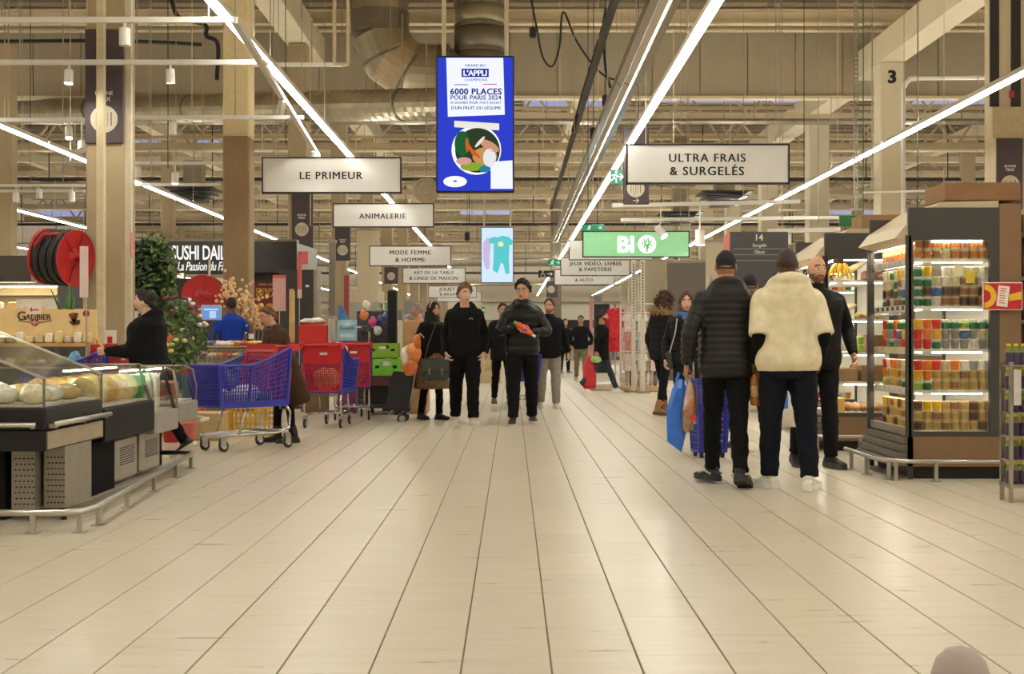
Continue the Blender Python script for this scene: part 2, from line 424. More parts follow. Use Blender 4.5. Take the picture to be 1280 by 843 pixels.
# ------------------------------------------------------------------ LED rows
HL = 4.75
def led_row(x, segs, label, w=.10, hang=True):
    y00 = segs[0][0]
    t = thing('light_strip', label, 'lamp', (x, y00, HL), group='continuous light rows under the roof')
    for a, b in segs:
        MB().box(-w / 2, w / 2, a - y00, b - y00, -.048, -.02).build('tube', lamp_mat(STRIP_POWER), t)
        MB().box(-w / 2 - .012, w / 2 + .012, a - y00, b - y00, -.02, .05).build('housing', white, t)
        MB().box(-w / 2 + .015, w / 2 - .015, a - y00 + .05, b - y00 - .05, .046, .0508).build('added_uplight', lamp_mat(UP_POWER), t)  # extra glowing strip, added to lift the roof brightness
    if hang:
        hm = MB().bar((0, 0, .05), (0, 0, 7.4 - HL), .012).mesh('hanger', galv)
        for y in (16, 22, 28, 35, 42, 50, 58, 68): link('hanger', hm, t, (0, y - y00, 0))
rows = [(-19.8, 'light row farthest out on the left'), (-14.05, 'light row two rows left of the column with hose reel'), (-8.72, 'light row left of the column with hose reel'), (-3.22, 'light row passing behind the greengrocer sign'),
        (2.2, 'light row passing behind the frozen food sign'), (6.98, 'light row slanting in from the right edge'), (12.4, 'light row right of the numbered column'), (18.0, 'light row farthest out on the right')]
for x, lb in rows: led_row(x, [(-10, 23.9), (24.0, 41.4), (41.6, 58), (58.2, 74), (74.2, 110.5)], lb, .105 if x > 0 else .095, -16 < x < 10)

# roof lights: bands of glazing whose own glow stands in for evening daylight
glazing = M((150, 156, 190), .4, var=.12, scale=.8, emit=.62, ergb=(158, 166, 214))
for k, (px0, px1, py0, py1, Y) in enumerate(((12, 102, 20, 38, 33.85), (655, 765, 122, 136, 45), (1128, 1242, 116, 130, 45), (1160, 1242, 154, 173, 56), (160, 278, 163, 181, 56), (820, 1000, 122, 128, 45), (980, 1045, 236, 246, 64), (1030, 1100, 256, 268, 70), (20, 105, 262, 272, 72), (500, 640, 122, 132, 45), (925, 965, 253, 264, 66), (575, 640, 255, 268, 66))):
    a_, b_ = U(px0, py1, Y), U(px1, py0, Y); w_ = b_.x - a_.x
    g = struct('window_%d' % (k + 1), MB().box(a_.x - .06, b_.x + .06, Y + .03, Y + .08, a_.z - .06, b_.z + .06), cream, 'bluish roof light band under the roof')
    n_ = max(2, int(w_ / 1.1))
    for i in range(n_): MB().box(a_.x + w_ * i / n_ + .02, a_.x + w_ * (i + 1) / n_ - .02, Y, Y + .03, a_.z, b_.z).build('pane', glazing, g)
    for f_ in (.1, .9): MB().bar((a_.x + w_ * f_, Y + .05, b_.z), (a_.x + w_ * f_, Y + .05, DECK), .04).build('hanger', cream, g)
# ------------------------------------------------------------------ ducts, cables, tracks, spots
def smooth_path(pts, k=6):
    pts = [Vector(p) for p in pts]; out = []
    P = [pts[0] * 2 - pts[1]] + pts + [pts[-1] * 2 - pts[-2]]
    for i in range(1, len(P) - 2):
        for j in range(k):
            t = j / k; a, b, c, d = P[i - 1], P[i], P[i + 1], P[i + 2]
            out.append(.5 * ((2 * b) + (c - a) * t + (2 * a - 5 * b + 4 * c - d) * t * t + (3 * b - a - 3 * c + d) * t ** 3))
    out.append(pts[-1])
    return out
ductm = M((150, 138, 112), .38, .6, var=.14, scale=2.2)
ductd = M((118, 108, 90), .42, .6, var=.12, scale=3)
# spiral duct that runs across the hall
a, b = U(-40, 141, 36.5), U(560, 130, 26)
n = 150; pts = []; rr = []
for i in range(n + 1):
    p = a.lerp(b, i / n); pts.append(p); rr.append(.325 + (.012 if i % 2 else 0))
t = thing('spiral_duct', 'long ribbed spiral air duct under the bulkhead', 'duct', a)
MB().tube([p - a for p in pts], rr, 20).build('pipe', ductm, t, smooth=False)
for f in (.12, .33, .55, .78, .93):
    p = a.lerp(b, f) - a; w = MB(); w.bar(p + Vector((0, 0, .33)), p + Vector((0, 0, 1.9)), .025); w.build('hanger', galv, t)
    MB().tube([p + (b - a).normalized() * -.04, p + (b - a).normalized() * .04], .35, 20).build('clamp_band', ductd, t)
# large elbow duct
Yd = 30.; base = U(475, 90, Yd)
t = thing('elbow_duct', 'fat galvanised duct bending in mitred elbows beside the blue screen', 'duct', base)
r = 35.5 * Yd / F
mit = [U(475, -40, Yd), U(475, 18, Yd), U(475, 42, Yd), U(487, 72, Yd), U(514, 90, Yd), U(548, 92, Yd), U(560, 92, Yd)]
for i in range(len(mit) - 1):
    MB().tube([mit[i] - base, mit[i + 1] - base], [r * (1.02 if i == 1 else 1)] * 2, 24).build('duct_section', [ductm, ductd, ductm, M((178, 158, 124), .35, .6, var=.15, scale=2), ductm, ductd][i], t, smooth=False)
    MB().ball(mit[i + 1] - base, r * 1.0, n=24, m=12).build('seam', ductm, t, smooth=True) if 1 < i < 5 else None
    d = (mit[i + 1] - mit[i]).normalized()
    MB().tube([mit[i + 1] - base - d * .03, mit[i + 1] - base + d * .03], r * 1.03, 24).build('flange', ductd, t)
base = U(600, 92, Yd); r2 = 31 * Yd / F
t = thing('riser_duct', 'upright galvanised duct rising behind the top of the blue screen', 'duct', base)
for i, (y0, y1) in enumerate([(-40, 8), (8, 35), (35, 66), (66, 130)]):
    MB().tube([U(600, y0, Yd) - base, U(600, y1, Yd) - base], r2 * (1 if i % 2 else 1.04), 24).build('duct_section', [ductd, ductm][i % 2], t, smooth=True)
    MB().tube([U(600, y1, Yd) - base + Vector((0, 0, .04)), U(600, y1, Yd) - base - Vector((0, 0, .04))], r2 * 1.07, 24).build('flange', ductd, t)

def cable(name, label, pts, r, mat=black, cat='cable', k=8):
    p0 = Vector(pts[0]); return MB().tube([p - p0 for p in smooth_path(pts, k)], r, 6).build(name, mat, loc=p0, label=label, category=cat)
cable('black_pipe', 'black insulated pipe crossing behind the banner column', [U(-20, 52, 30), U(120, 51, 30), U(200, 53, 30), U(252, 56, 30)], .045)
cable('black_pipe', 'black pipe bending down beside the second column', [U(214, 0, 30), U(224, 22, 30), U(256, 31, 30), U(258, 45, 30), U(272, 55, 30), U(271, 100, 30)], .05)
cable('hanging_cable', 'loose black cable looping beside the blue screen', [U(664, 0, 26), U(670, 30, 26), U(678, 70, 26), U(690, 83, 26), U(699, 60, 26), U(704, 15, 26), U(720, 50, 26), U(742, 82, 26), U(760, 97, 26), U(778, 100, 26)], .02)
cable('hanging_cable', 'stiff dark cable slanting down to the shiny trunking', [U(766, 0, 24), U(752, 40, 24), U(740, 80, 24), U(728, 120, 24), U(716, 165, 24)], .035, darkmetal)
cable('hanging_cable', 'thick black cable hanging before the bulkhead', [U(757, 10, 25), U(754, 40, 25), U(757, 85, 25), U(763, 110, 25)], .025)
for x, y, Yb in ((757, 125, 25), (742, 166, 25), (666, 40, 26), (584, 295, 34)):
    p = U(x, y, Yb); b_ = MB().rbox(-.07, .07, -.07, .07, -.13, .1, .03); b_.bar((0, 0, .1), (0, 0, DECK - p.z), .012)
    b_.build('junction_box', black, loc=p, label='small black connector box hanging %s' % {757: 'at the end of the thick cable', 742: 'lower left of the shiny trunking', 666: 'at the start of the looping cable', 584: 'left of the small pale screen'}[x], category='connector')
# shiny trunking beside the light row
t = thing('cable_trunking', 'shiny metallic trunking running beside the central light row', 'trunking', (1.72, -5, 4.92))
prof = [(-.17, .10), (-.17, -.02), (-.10, -.09), (-.05, -.03), (.02, -.07), (.10, -.03), (.15, -.08), (.17, .10)]
for k in range(7):
    y0 = k * 8; MB().rings([[Vector((x, y0 + d, z)) for x, z in prof] for d in (0, 7.95)]).build('trunking_length', M((196, 186, 166), .2, .85, var=.1, scale=1, stretch=(1, .3, 1)), t)
    MB().bar((0, y0 + 4, .1), (0, y0 + 4, 2.5), .02).build('hanger', galv, t)
t = thing('cable_tray', 'thin dark tray with cables beside the shiny trunking', 'cable tray', (1.28, 12, 5.3))
MB().box(-.05, .05, 0, 30, 0, .05).build('tray', darkmetal, t)
for dx in (-.03, 0, .03): MB().tube([(dx, 0, .07), (dx, 30, .07)], .014, 6).build('cable', black, t)

# lighting tracks on the left with white spots
def rail(label, p0, p1, w=.05, h=.06, hang=(.02,)):
    p0, p1 = Vector(p0), Vector(p1); t = thing('lighting_track', label, 'track', p0)
    MB().bar(Vector(), p1 - p0, w, h).build('rail', white, t)
    for f in hang: q = (p1 - p0) * f; MB().bar(q, q + Vector((0, 0, DECK - p0.z)), .014).build('hanger', galv, t)
    return t
def yz(py, z): return (z - HC) * F / (421.5 - py)
ZT = 4.55
def tr(label, py, x0, x1, hang=(.2, .5, .8), z=ZT):
    Y = yz(py, z); return rail(label, (XW(x0, Y), Y, z), (XW(x1, Y), Y, z), hang=hang)
tr('white lighting track across the top left, nearest one', 25, -30, 293, (.1, .36, .9))
tr('white lighting track across the left, second from the top', 78, -30, 336, (.15, .55, .95))
tr('white lighting track crossing before the second column', 147, 165, 380, (.1, .6))
tr('white lighting track behind the hose reel column, upper one', 232, -30, 106, (.3, .8))
tr('white lighting track behind the hose reel column, lower one', 239, -30, 106, (.5,))
tr('white lighting track left of the banner column, third from the top', 150, -30, 106, (.3, .8))
tr('white lighting track above the sushi sign', 204, 164, 276, (.2, .8))
tr('thin white track between the column and the sushi kiosk', 231, 164, 276, (.5,))
rail('lighting track running lengthwise beside the left light row', (XW(293, yz(25, ZT)), yz(25, ZT), ZT), (XW(398, yz(195, ZT)), yz(195, ZT), ZT), .07, .07, (.3, .7))
def spot(label, px, py, Y, size=.06, tilt=0, yaw=0, lit=True, up=.16, power=700):
    p = U(px, py, Y); t = thing('spotlight', label, 'spotlight', p, yaw)
    m = Matrix.Rotation(tilt, 4, 'X'); L_ = size * 1.6
    MB().add([m @ Vector(v) for v in MB().lathe([(size * .9, L_), (size, L_ * .8), (size, -L_), (size * .86, -L_), (size * .8, -L_ * .8)], n=16).v], MB().lathe([(1, 1)] * 5, n=16).f).build('body', white, t, smooth=False)
    q = MB().lathe([(size * .8, -L_ * .84), (size * .8, -L_ * .9)], n=16)
    MB().add([m @ Vector(v) for v in q.v], q.f).build('lens', lamp_mat(power) if lit else M((230, 220, 200), .3), t)
    MB().tube([m @ Vector((0, 0, L_ * .9)), (0, 0, L_ + .05), (0, 0, max(L_ + .06, up))], .014, 8).build('stem', white, t)
    return t
for lab, px, py, sz, lit, tilt, yaw, z in [
        ('white unlit spotlight in front of the purple banner column', 156, 46, .06, False, 0, 0, ZT), ('white lit spotlight left of the banner column on the second track', 86, 96, .055, True, -.12, 0, ZT),
        ('white lit spotlight right of the banner column on the second track', 213, 95, .055, True, .14, 0, ZT), ('white spotlight tilted at the end of the lengthwise track', 313, 66, .06, False, .5, .6, ZT),
        ('small bright spotlight low left of the banner column', 86, 166, .06, True, -.25, .5, ZT), ('dim spotlight just above the lit strip left of the column', 102, 183, .06, False, -.7, .3, ZT),
        ('white spotlight hanging between the two left columns', 216, 161, .06, False, 0, 0, ZT), ('white spotlight just right of the banner column', 173, 215, .065, False, .2, 0, ZT),
        ('lit white spotlight above the sushi sign', 219, 223, .07, True, 0, 0, ZT), ('left one of a pair of spotlights above the greengrocer sign', 386, 170, .06, False, .35, .5, ZT),
        ('right one of a pair of spotlights above the greengrocer sign', 395, 177, .06, False, .45, .5, ZT), ('spotlight at far left below the lit strip', 20, 247, .07, False, 0, 0, ZT), ('second spotlight at far left below the lit strip', 49, 242, .07, False, 0, 0, ZT),
        ('third spotlight left of the hose reel', 90, 246, .07, False, 0, 0, ZT)]:
    Y = yz(min([25, 78, 148, 150, 204, 232, 239], key=lambda q: abs(q - (py - 16))) if not px > 300 else py - 14, z); spot(lab, px, py, Y, sz, tilt, yaw, lit, z - ZW(py, Y))
    if px > 300:                                   # these hang on the lengthwise track
        f_ = {313: .42, 386: .90, 395: .96}[px]; q0, q1 = Vector((XW(293, yz(25, ZT)), yz(25, ZT), ZT)), Vector((XW(398, yz(195, ZT)), yz(195, ZT), ZT)); q = q0.lerp(q1, f_); o_ = [x for x in bpy.data.objects if x.get('label') == lab][0]; o_.location = q - Vector((0, 0, .16))

# round ceiling speaker and other small fittings
p = U(533, 238, 26); t = thing('ceiling_speaker', 'round pale speaker dish right of the greengrocer sign', 'speaker', p)
MB().lathe([(.26, 0), (.27, .03), (.24, .05), (.21, -.01), (.15, .02), (.10, -.01), (.05, .02), (.02, -.01)], n=24, axis='y').build('dish', M((150, 136, 108), .6), t)
MB().bar((0, .03, .3), (0, .03, 3), .02).build('hanger', galv, t)
# right-hand rails
def rail_px(label, x0, y0, Y0, x1, y1, Y1, w=.06, h=.08, hang=(.5,)): return rail(label, U(x0, y0, Y0), U(x1, y1, Y1), w, h, hang)
rail_px('white lighting track over the end of the green sign', 765, 257, 27, 1000, 252, 27, hang=(.05, .4, .7))
rail_px('white lighting track behind the frozen food sign, lower', 776, 275, 31, 1060, 272, 31, hang=(.3, .7))
rail_px('white lighting track above the second fridge', 960, 289, 24, 1050, 287, 24, hang=(.2, .7))
rail_px('long white pipe above the near fridge', 1080, 241, 16, 1182, 238, 16, .025, .025, hang=(.1,))
spot('white spotlight aimed at the green sign corner', 826, 290, 27, .085, -.7, .9, True, up=ZW(257, 27) - ZW(290, 27))
spot('round lit spotlight right of the green sign', 875, 297, 27, .10, 0, 0, True, up=ZW(256, 27) - ZW(297, 27))
spot('lit spotlight above the second fridge', 1048, 297, 24, .06, 0, 0, True, up=.12)
spot('white spotlight over the second fridge, left of the lit one', 985, 299, 24, .06, 0, 0, False, up=.15)
# perforated steel strut and white pipe by the numbered column
p = U(1070, 262, 20); t = thing('steel_strut', 'perforated grey steel strut hanging before the numbered column', 'strut', p)
L_ = U(1070, -20, 20).z - p.z; sb = MB()
for s in (-1, 1): sb.box(s * .030 - .008 * (s > 0), s * .030 + .008 * (s < 0), -.02, .03, 0, L_)
k = 0; z = 0
while z < L_ - .05: sb.box(-.03, .03, -.02, -.016, z, z + .03); z += .07
sb.build('slotted_channel', galv, t)
MB().box(-.06, .06, -.06, .06, -.02, 0).build('end_plate', galv, t)
pth = [U(1129, 300, 31), U(1129, 125, 31), U(1131, 108, 31), U(1137, 100, 31), U(1148, 98, 31), U(1245, 97, 31)]
MB().tube([q - pth[0] for q in smooth_path(pth, 5)], .055, 10).build('white_pipe', white, loc=pth[0], smooth=True, label='white pipe bending to the right beside the numbered column', category='pipe')
pth = [U(418, -70, 27), U(418, 78, 27), U(419, 81, 27), U(434, 81, 27), U(435, 78, 27), U(435, -70, 27)]
MB().tube([q - pth[0] for q in pth], .04, 8).build('white_pipe', cream, loc=pth[0], label='small cream U-shaped pipe left of the fat duct', category='pipe')
rail_px('cream beam end above the spiral duct', 300, 81, 27.5, 432, 81, 27.5, .08, .08, ())
# thin wires that hang from the roof
WN = ['bright', 'dark', 'cream']
wires = [28, 38, 88, 189, 210, 240, 348, 357, 388, 428, 470, 700, 718, 735, 748, 786, 798, 842, 958, 1005, 1047, 1130, 1147, 1180, 1222]
WL = ['thin %s wire from the roof, %s hanging wire counted from the left' % (WN[i % 3], (ORD + ['nineteenth', 'twentieth', 'twenty-first', 'twenty-second', 'twenty-third', 'twenty-fourth', 'twenty-fifth'])[i]) for i in range(25)]
for i, px in enumerate(wires):
    Y = R.uniform(20, 30); p = U(px, R.uniform(150, 290), Y)
    MB().bar((0, 0, 0), (0, 0, DECK - p.z), .012).build('hanging_wire', [galv, darkmetal, cream][i % 3], loc=p, label=WL[i], category='wire', group='wires hanging from the roof')
# square roof fans (dark louvred boxes)
for lab, px, py, Y in (('dark louvred air outlet above the sushi kiosk', 243, 238, 40), ('dark louvred air outlet below the frozen food sign, right', 905, 243, 38), ('dark louvred air outlet below the frozen food sign, left', 850, 268, 46), ('dark louvred air outlet behind the frozen food sign', 850, 205, 44)):
    p = U(px, py, Y); t = thing('air_diffuser', lab, 'air vent', p)
    for k in range(4): MB().box(-.75 + .12 * k, .75 - .12 * k, -.75 + .12 * k, .75 - .12 * k, -.12 * k, -.12 * k + .03).build('louvre', darkmetal, t)
    MB().box(-.28, .28, -.28, .28, .03, .9).build('neck', ductm, t); MB().bar((0, 0, .9), (0, 0, DECK - p.z), .03).build('hanger', galv, t)

# ------------------------------------------------------------------ hanging signs
facem = M((222, 219, 214), .12, var=.03, scale=2, coat=.6, spec=.6)
def panel_sign(label, x0, x1, y0, y1, Y, lines, colr=None, tm=None, wire=True, emit=0):
    c = U((x0 + x1) / 2, (y0 + y1) / 2, Y); w = (x1 - x0) * Y / F; h = (y1 - y0) * Y / F; e = w * .009
    t = thing('hanging_sign', label, 'sign', c)
    MB().box(-w / 2 + e, w / 2 - e, -.05, .05, -h / 2 + e, h / 2 - e).build('face', colr or facem, t)
    f = MB().box(-w / 2, w / 2, -.065, .065, h / 2 - e, h / 2).box(-w / 2, w / 2, -.065, .065, -h / 2, -h / 2 + e).box(-w / 2, -w / 2 + e, -.065, .065, -h / 2, h / 2).box(w / 2 - e, w / 2, -.065, .065, -h / 2, h / 2)
    f.build('frame', black, t)
    for s, px, py, pw in lines:
        q = U(px, py, Y) - c; letter('lettering', s, tm or black, t, (q.x, -.052, q.z), w=pw * Y / F, bold=.028)
    if wire:
        for s in (-.42, .42):
            xw = w * s
            while 1.5 < c.x + xw < 1.95 or 2.05 < c.x + xw < 2.35 or -3.35 < c.x + xw < -3.05: xw += .05
            MB().bar((xw, 0, h / 2), (xw, 0, DECK - c.z), .012).build('suspension_wire', galv, t)
    return t
panel_sign('white greengrocer sign reading LE PRIMEUR', 328, 502, 197, 242, 22, [('LE PRIMEUR', 414.5, 220, 78)])
panel_sign('white pet sign reading ANIMALERIE', 416.5, 542.5, 254.5, 284.5, 29.5, [('ANIMALERIE', 478.5, 270.5, 58)])
panel_sign('white sign reading MODE FEMME & HOMME', 462, 564, 307.5, 333, 37.6, [('MODE FEMME', 513, 316, 51), ('& HOMME', 513, 325, 37)])
panel_sign('white sign reading ART DE LA TABLE & LINGE DE MAISON', 503.5, 582, 334.8, 354.5, 48, [('ART DE LA TABLE', 542, 341, 50), ('& LINGE DE MAISON', 542, 348, 60)])
panel_sign('small white sign reading JOUET & BAGAGE behind the teenager', 535.5, 596, 357.5, 372.5, 62, [('JOUET', 559, 362.5, 20), ('& BAGAGE', 563, 368, 26)])
panel_sign('small white sign just below the toy sign', 546, 602, 364.5, 377.5, 68, [])
panel_sign('large white sign reading ULTRA FRAIS & SURGELÉS', 782.5, 986, 180.5, 230.5, 19, [('ULTRA FRAIS', 883.5, 198, 95), ('& SURGELÉS', 883, 213, 92)])
gre = M((140, 196, 146), .2, var=.04, emit=.42, ergb=(136, 206, 150))
bio = panel_sign('green illuminated sign reading BIO', 728, 861.5, 289, 322, 28, [], gre)
c = U(794.75, 305.5, 28); wm = M((250, 255, 250), .3, emit=.9)
q = U(782, 305.8, 28) - c; letter('lettering', 'BI', wm, bio, (q.x, -.054, q.z), h=20.5 * 28 / F, bold=.012)
q = U(808.5, 305.8, 28) - c; k = 28 / F
MB().lathe([(11.2 * k, -.054), (11.2 * k, -.050)], (q.x, 0, q.z), 28, 'y').build('tree_disc', wm, bio)
tg = MB(); tg.bar((q.x, -.056, q.z - 10 * k), (q.x, -.056, q.z), .035, .004, (0, 1, 0))
for i in range(14):
    a = 2 * pi * i / 14; rr_ = (5.5 if i % 2 else 3) * k; tg.ball((q.x + rr_ * cos(a), -.056, q.z + 1.2 * k + rr_ * sin(a)), .022, .004, .03, 6, 4)
for a in (-.7, .7): tg.bar((q.x, -.056, q.z - 3 * k), (q.x + 4 * k * a, -.056, q.z + 3 * k), .02, .004, (0, 1, 0))
tg.build('tree_print', M((90, 180, 105), .4, emit=.3), bio)
panel_sign('blank white sign just behind the green sign', 711, 816, 300, 325.5, 36, [])
panel_sign('white sign reading JEUX VIDÉO, LIVRES & PAPETERIE', 700.5, 787.5, 322, 345, 42, [('JEUX VIDÉO, LIVRES', 744, 330, 65), ('& PAPETERIE', 744, 337, 41)])
panel_sign('white sign reading BRICOLAGE & AUTO', 693, 768.5, 337, 356.5, 50, [('BRICOLAGE', 730, 343.7, 32), ('& AUTO', 730, 350.3, 22)])
# dark accessibility sign
t = panel_sign('small black sign with wheelchair symbol and arrow', 673, 692, 338.5, 347, 52, [], black)
wl = MB().tube([(-.12 + .09 * cos(a), -.056, -.05 + .08 * sin(a)) for a in [pi * (.5 + 1.5 * i / 10) for i in range(11)]], .012, 5)
wl.ball((-.13, -.056, .10), .03, .006, .03, 8, 6).bar((-.13, -.056, .07), (-.12, -.056, -.02), .02, .006, (0, 1, 0)).bar((-.12, -.056, -.02), (-.05, -.056, -.02), .02, .006, (0, 1, 0)).bar((-.05, -.056, -.02), (-.03, -.056, -.1), .02, .006, (0, 1, 0))
wl.bar((.05, -.056, 0), (.24, -.056, 0), .03, .006, (0, 1, 0)).bar((.18, -.056, .06), (.25, -.056, 0), .03, .006, (0, 1, 0)).bar((.18, -.056, -.06), (.25, -.056, 0), .03, .006, (0, 1, 0))
wl.build('pictogram', white, t)
# exit signs
def exit_sign(label, x0, x1, y0, y1, Y):
    c = U((x0 + x1) / 2, (y0 + y1) / 2, Y); w = (x1 - x0) * Y / F; h = (y1 - y0) * Y / F
    t = thing('exit_sign', label, 'exit sign', c); MB().rbox(-w / 2, w / 2, -.03, .03, -h / 2, h / 2, .01).build('box', M((24, 130, 96), .3, emit=.25), t)
    u = h / 10; f = MB(); X = -w * .18; yy = -.034
    f.ball((X + 1.2 * u, yy, 3.2 * u), u * .9, .004, u * .9, 8, 6)
    for p0, p1 in (((.8, 2), (-.4, -.6)), ((.6, 1.6), (2.6, .4)), ((.4, 1.4), (-1.8, .8)), ((-.4, -.6), (1.4, -1.6)), ((1.4, -1.6), (1.2, -4)), ((-.4, -.6), (-1.6, -2.2)), ((-1.6, -2.2), (-3.4, -2.4))):
        f.bar((X + p0[0] * u, yy, p0[1] * u), (X + p1[0] * u, yy, p1[1] * u), u * .9, .004, (0, 1, 0))
    x1_ = w * .28
    f.bar((x1_ - 2.4 * u, yy, 0), (x1_ + 2 * u, yy, 0), u * .9, .004, (0, 1, 0)).bar((x1_, yy, 2 * u), (x1_ + 2.2 * u, yy, 0), u * .9, .004, (0, 1, 0)).bar((x1_, yy, -2 * u), (x1_ + 2.2 * u, yy, 0), u * .9, .004, (0, 1, 0))
    f.build('pictogram', M((225, 240, 230), .4, emit=.4), t)
    MB().bar((0, 0, h / 2), (0, 0, DECK - c.z), .012).build('suspension_wire', galv, t)
exit_sign('green running-man exit sign left of the frozen food sign', 763, 778, 212, 231, 24)
exit_sign('green exit sign above the green lit sign', 727, 756, 281, 289, 30)
exit_sign('green exit sign at the left end of the games sign', 685, 701, 324, 333, 42.5)
exit_sign('tiny green exit sign on the far wall right of the teenager', 596, 606, 384, 392, 90)

# purple price-check banners
def banner(label, x0, x1, y0, y1, Y, cx, cy, cr, text_y=None, tw=None, arrow=None, hang=False):
    c = U((x0 + x1) / 2, (y0 + y1) / 2, Y); w = (x1 - x0) * Y / F; h = (y1 - y0) * Y / F; k = Y / F
    t = thing('price_check_banner', label, 'banner', c)
    MB().rbox(-w / 2, w / 2, -.03, .0, -h / 2, h / 2, .008).build('board', purple, t)
    q = U(cx, cy, Y) - c; MB().lathe([(cr * k, -.036), (cr * k, -.03)], (q.x, 0, q.z), 32, 'y').build('disc', M((196, 184, 160), .5), t)
    b_ = MB()
    for i, ww in enumerate((.6, .25, .5, .25, .7)): b_.box(q.x + (i - 2) * cr * .27 * k - ww * .05 * cr * k, q.x + (i - 2) * cr * .27 * k + ww * .05 * cr * k, -.040, -.036, q.z - cr * .5 * k, q.z + cr * .5 * k)
    b_.build('barcode_symbol', purple, t)
    if text_y:
        for i, s in enumerate(('BORNE', 'PRIX')):
            q = U(cx, text_y + i * tw * .33, Y) - c; letter('lettering', s, white, t, (q.x, -.031, q.z), w=tw * k * (1 if i == 0 else .75))
    if arrow:
        q = U(cx, arrow, Y) - c; u = 2.2 * k
        MB().bar((q.x - 1.6 * u, -.033, q.z), (q.x + 1.6 * u, -.033, q.z), .4 * u, .004, (0, 1, 0)).bar((q.x + .2 * u, -.033, q.z + 1.3 * u), (q.x + 1.7 * u, -.033, q.z), .4 * u, .004, (0, 1, 0)).bar((q.x + .2 * u, -.033, q.z - 1.3 * u), (q.x + 1.7 * u, -.033, q.z), .4 * u, .004, (0, 1, 0)).build('arrow', white, t)
    if hang: MB().bar((0, -.015, h / 2), (0, -.015, DECK - c.z), .02).build('suspension_wire', galv, t)
banner('tall purple price-check banner on the nearest left column', 107, 155, 37, 180, 16.5, 131, 149.5, 17, 117, 22)
banner('purple price-check banner below the greengrocer sign', 365, 391.5, 232, 312, 31.595, 377.5, 287, 8.5, 269, 11)
banner('purple price-check banner below the pet sign', 419, 438, 284, 326, 39.15, 428.5, 313, 6.5, 300, 8)
banner('small purple banner with disc left of the tableware sign', 480.5, 497.5, 334, 355, 54.25, 489, 345.5, 5)
banner('purple price-check banner with arrow hanging behind the frozen food sign', 779, 811, 160, 256, 25, 794.5, 236, 11, 205, 15, 251, True)
banner('dark price-check banner at the right edge', 1245, 1278, 173, 262, 23.97, 1262, 231, 11.5, 208, 14)
banner('tiny grey plaque with disc on the far grey column', 683, 697, 352, 372, 61.8, 689, 362, 4.5)
t = c1; d = .02
MB().box(XW(122, 16.2) - c1.location.x, XW(131, 16.2) - c1.location.x, -.35, -.26, 0, 6.3).build('conduit', M((200, 186, 152), .5), c1)
MB().box(.25, .33, .02, .1, 0, 6.3).build('side_conduit', M((196, 186, 160), .5), c1)
MB().box(XW(1240, 24) - 9.4, XW(1282, 24) - 9.4, -.08, 0, ZW(173, 24), ZW(134, 24)).build('cladding_box', M((178, 160, 124), .6), [o for o in bpy.data.objects if o.get('label', '').startswith('cream square column, number 1 ')][0])
r0 = [o for o in bpy.data.objects if o.get('label', '').startswith('cream square column, number 1 ')][0]
for a_, b_ in ((1238, 1249), (1265, 1276)): MB().box(XW(a_, 24) - 9.4, XW(b_, 24) - 9.4, -.05, 0, ZW(133, 24), 7.9).build('dark_groove', darkmetal, r0)
MB().rbox(-.06 , .02, -.06, 0, ZW(122, 24), ZW(113, 24), .01).build('alarm_box', M((170, 40, 34), .5), r0)

# ------------------------------------------------------------------ screens
def screen(label, x0, x1, y0, y1, Y, bg, strength):
    c = U((x0 + x1) / 2, (y0 + y1) / 2, Y); w = (x1 - x0) * Y / F; h = (y1 - y0) * Y / F
    t = thing('display_screen', label, 'screen', c)
    MB().rbox(-w / 2, w / 2, -.02, .07, -h / 2, h / 2, .012).build('casing', black, t)
    MB().box(-w / 2 + .02, w / 2 - .02, -.024, -.02, -h / 2 + .02, h / 2 - .02).build('picture', lamp_mat(strength, bg), t)
    for s in (-.4, .4): MB().tube([(w * s, .03, h / 2), (w * s, .03, DECK - c.z)], .025, 8).build('suspension_pole', cream2, t)
    return t, c, Y / F
def lm(rgb, s=.9): return lamp_mat(s, tuple(round(lin(v), 4) for v in rgb))
t, c, k = screen('large blue advertising screen with a voucher game poster', 545, 643, 70, 241, 15, (lin(46), lin(62), lin(196)), 1.0)
def sq(name, pts, mat, lay): MB().poly([(U(x, y, 15) - c + Vector((0, -.024 - .002 * lay, 0))) for x, y in pts], (0, -.002, 0)).build(name, mat, t)
def tx(s, px, py, pw, rgb, lay=2, e=.9): q = U(px, py, 15) - c; letter('lettering', s, lm(rgb, e), t, (q.x, -.024 - .002 * lay, q.z), w=pw * k, depth=.002, bold=.03)
sq('poster', [(558, 73), (629, 73), (631, 144), (560, 146.5)], lm((236, 240, 255), 1.0), 1)
tx('GRAND JEU', 594, 83, 25, (70, 100, 170)); sq('logo_plate', [(577, 86.5), (611, 86.5), (611, 97), (577, 97)], lm((30, 50, 160)), 2); tx("L'APPLI", 594, 91.8, 29, (245, 248, 255), 4)
tx('CHAMPIONS', 595, 100.5, 28, (90, 130, 180)); sq('blue_rule', [(568, 106), (585, 106), (585, 107), (568, 107)], lm((60, 110, 200)), 2); sq('red_rule', [(604, 105.5), (621, 105.5), (621, 106.5), (604, 106.5)], lm((210, 70, 70)), 2)
tx('6000 PLACES', 595, 115, 64, (30, 46, 130)); tx('POUR PARIS 2024', 595, 122.5, 63, (40, 60, 140)); tx('À GAGNER POUR TOUT ACHAT', 595, 128.5, 63, (60, 90, 150)); tx("D'UN FRUIT OU LÉGUME", 595, 135, 62, (40, 60, 140))
sq('paper_strip', [(568, 151.5), (624, 155), (624, 163.5), (568, 159.5)], lm((240, 236, 225)), 2)
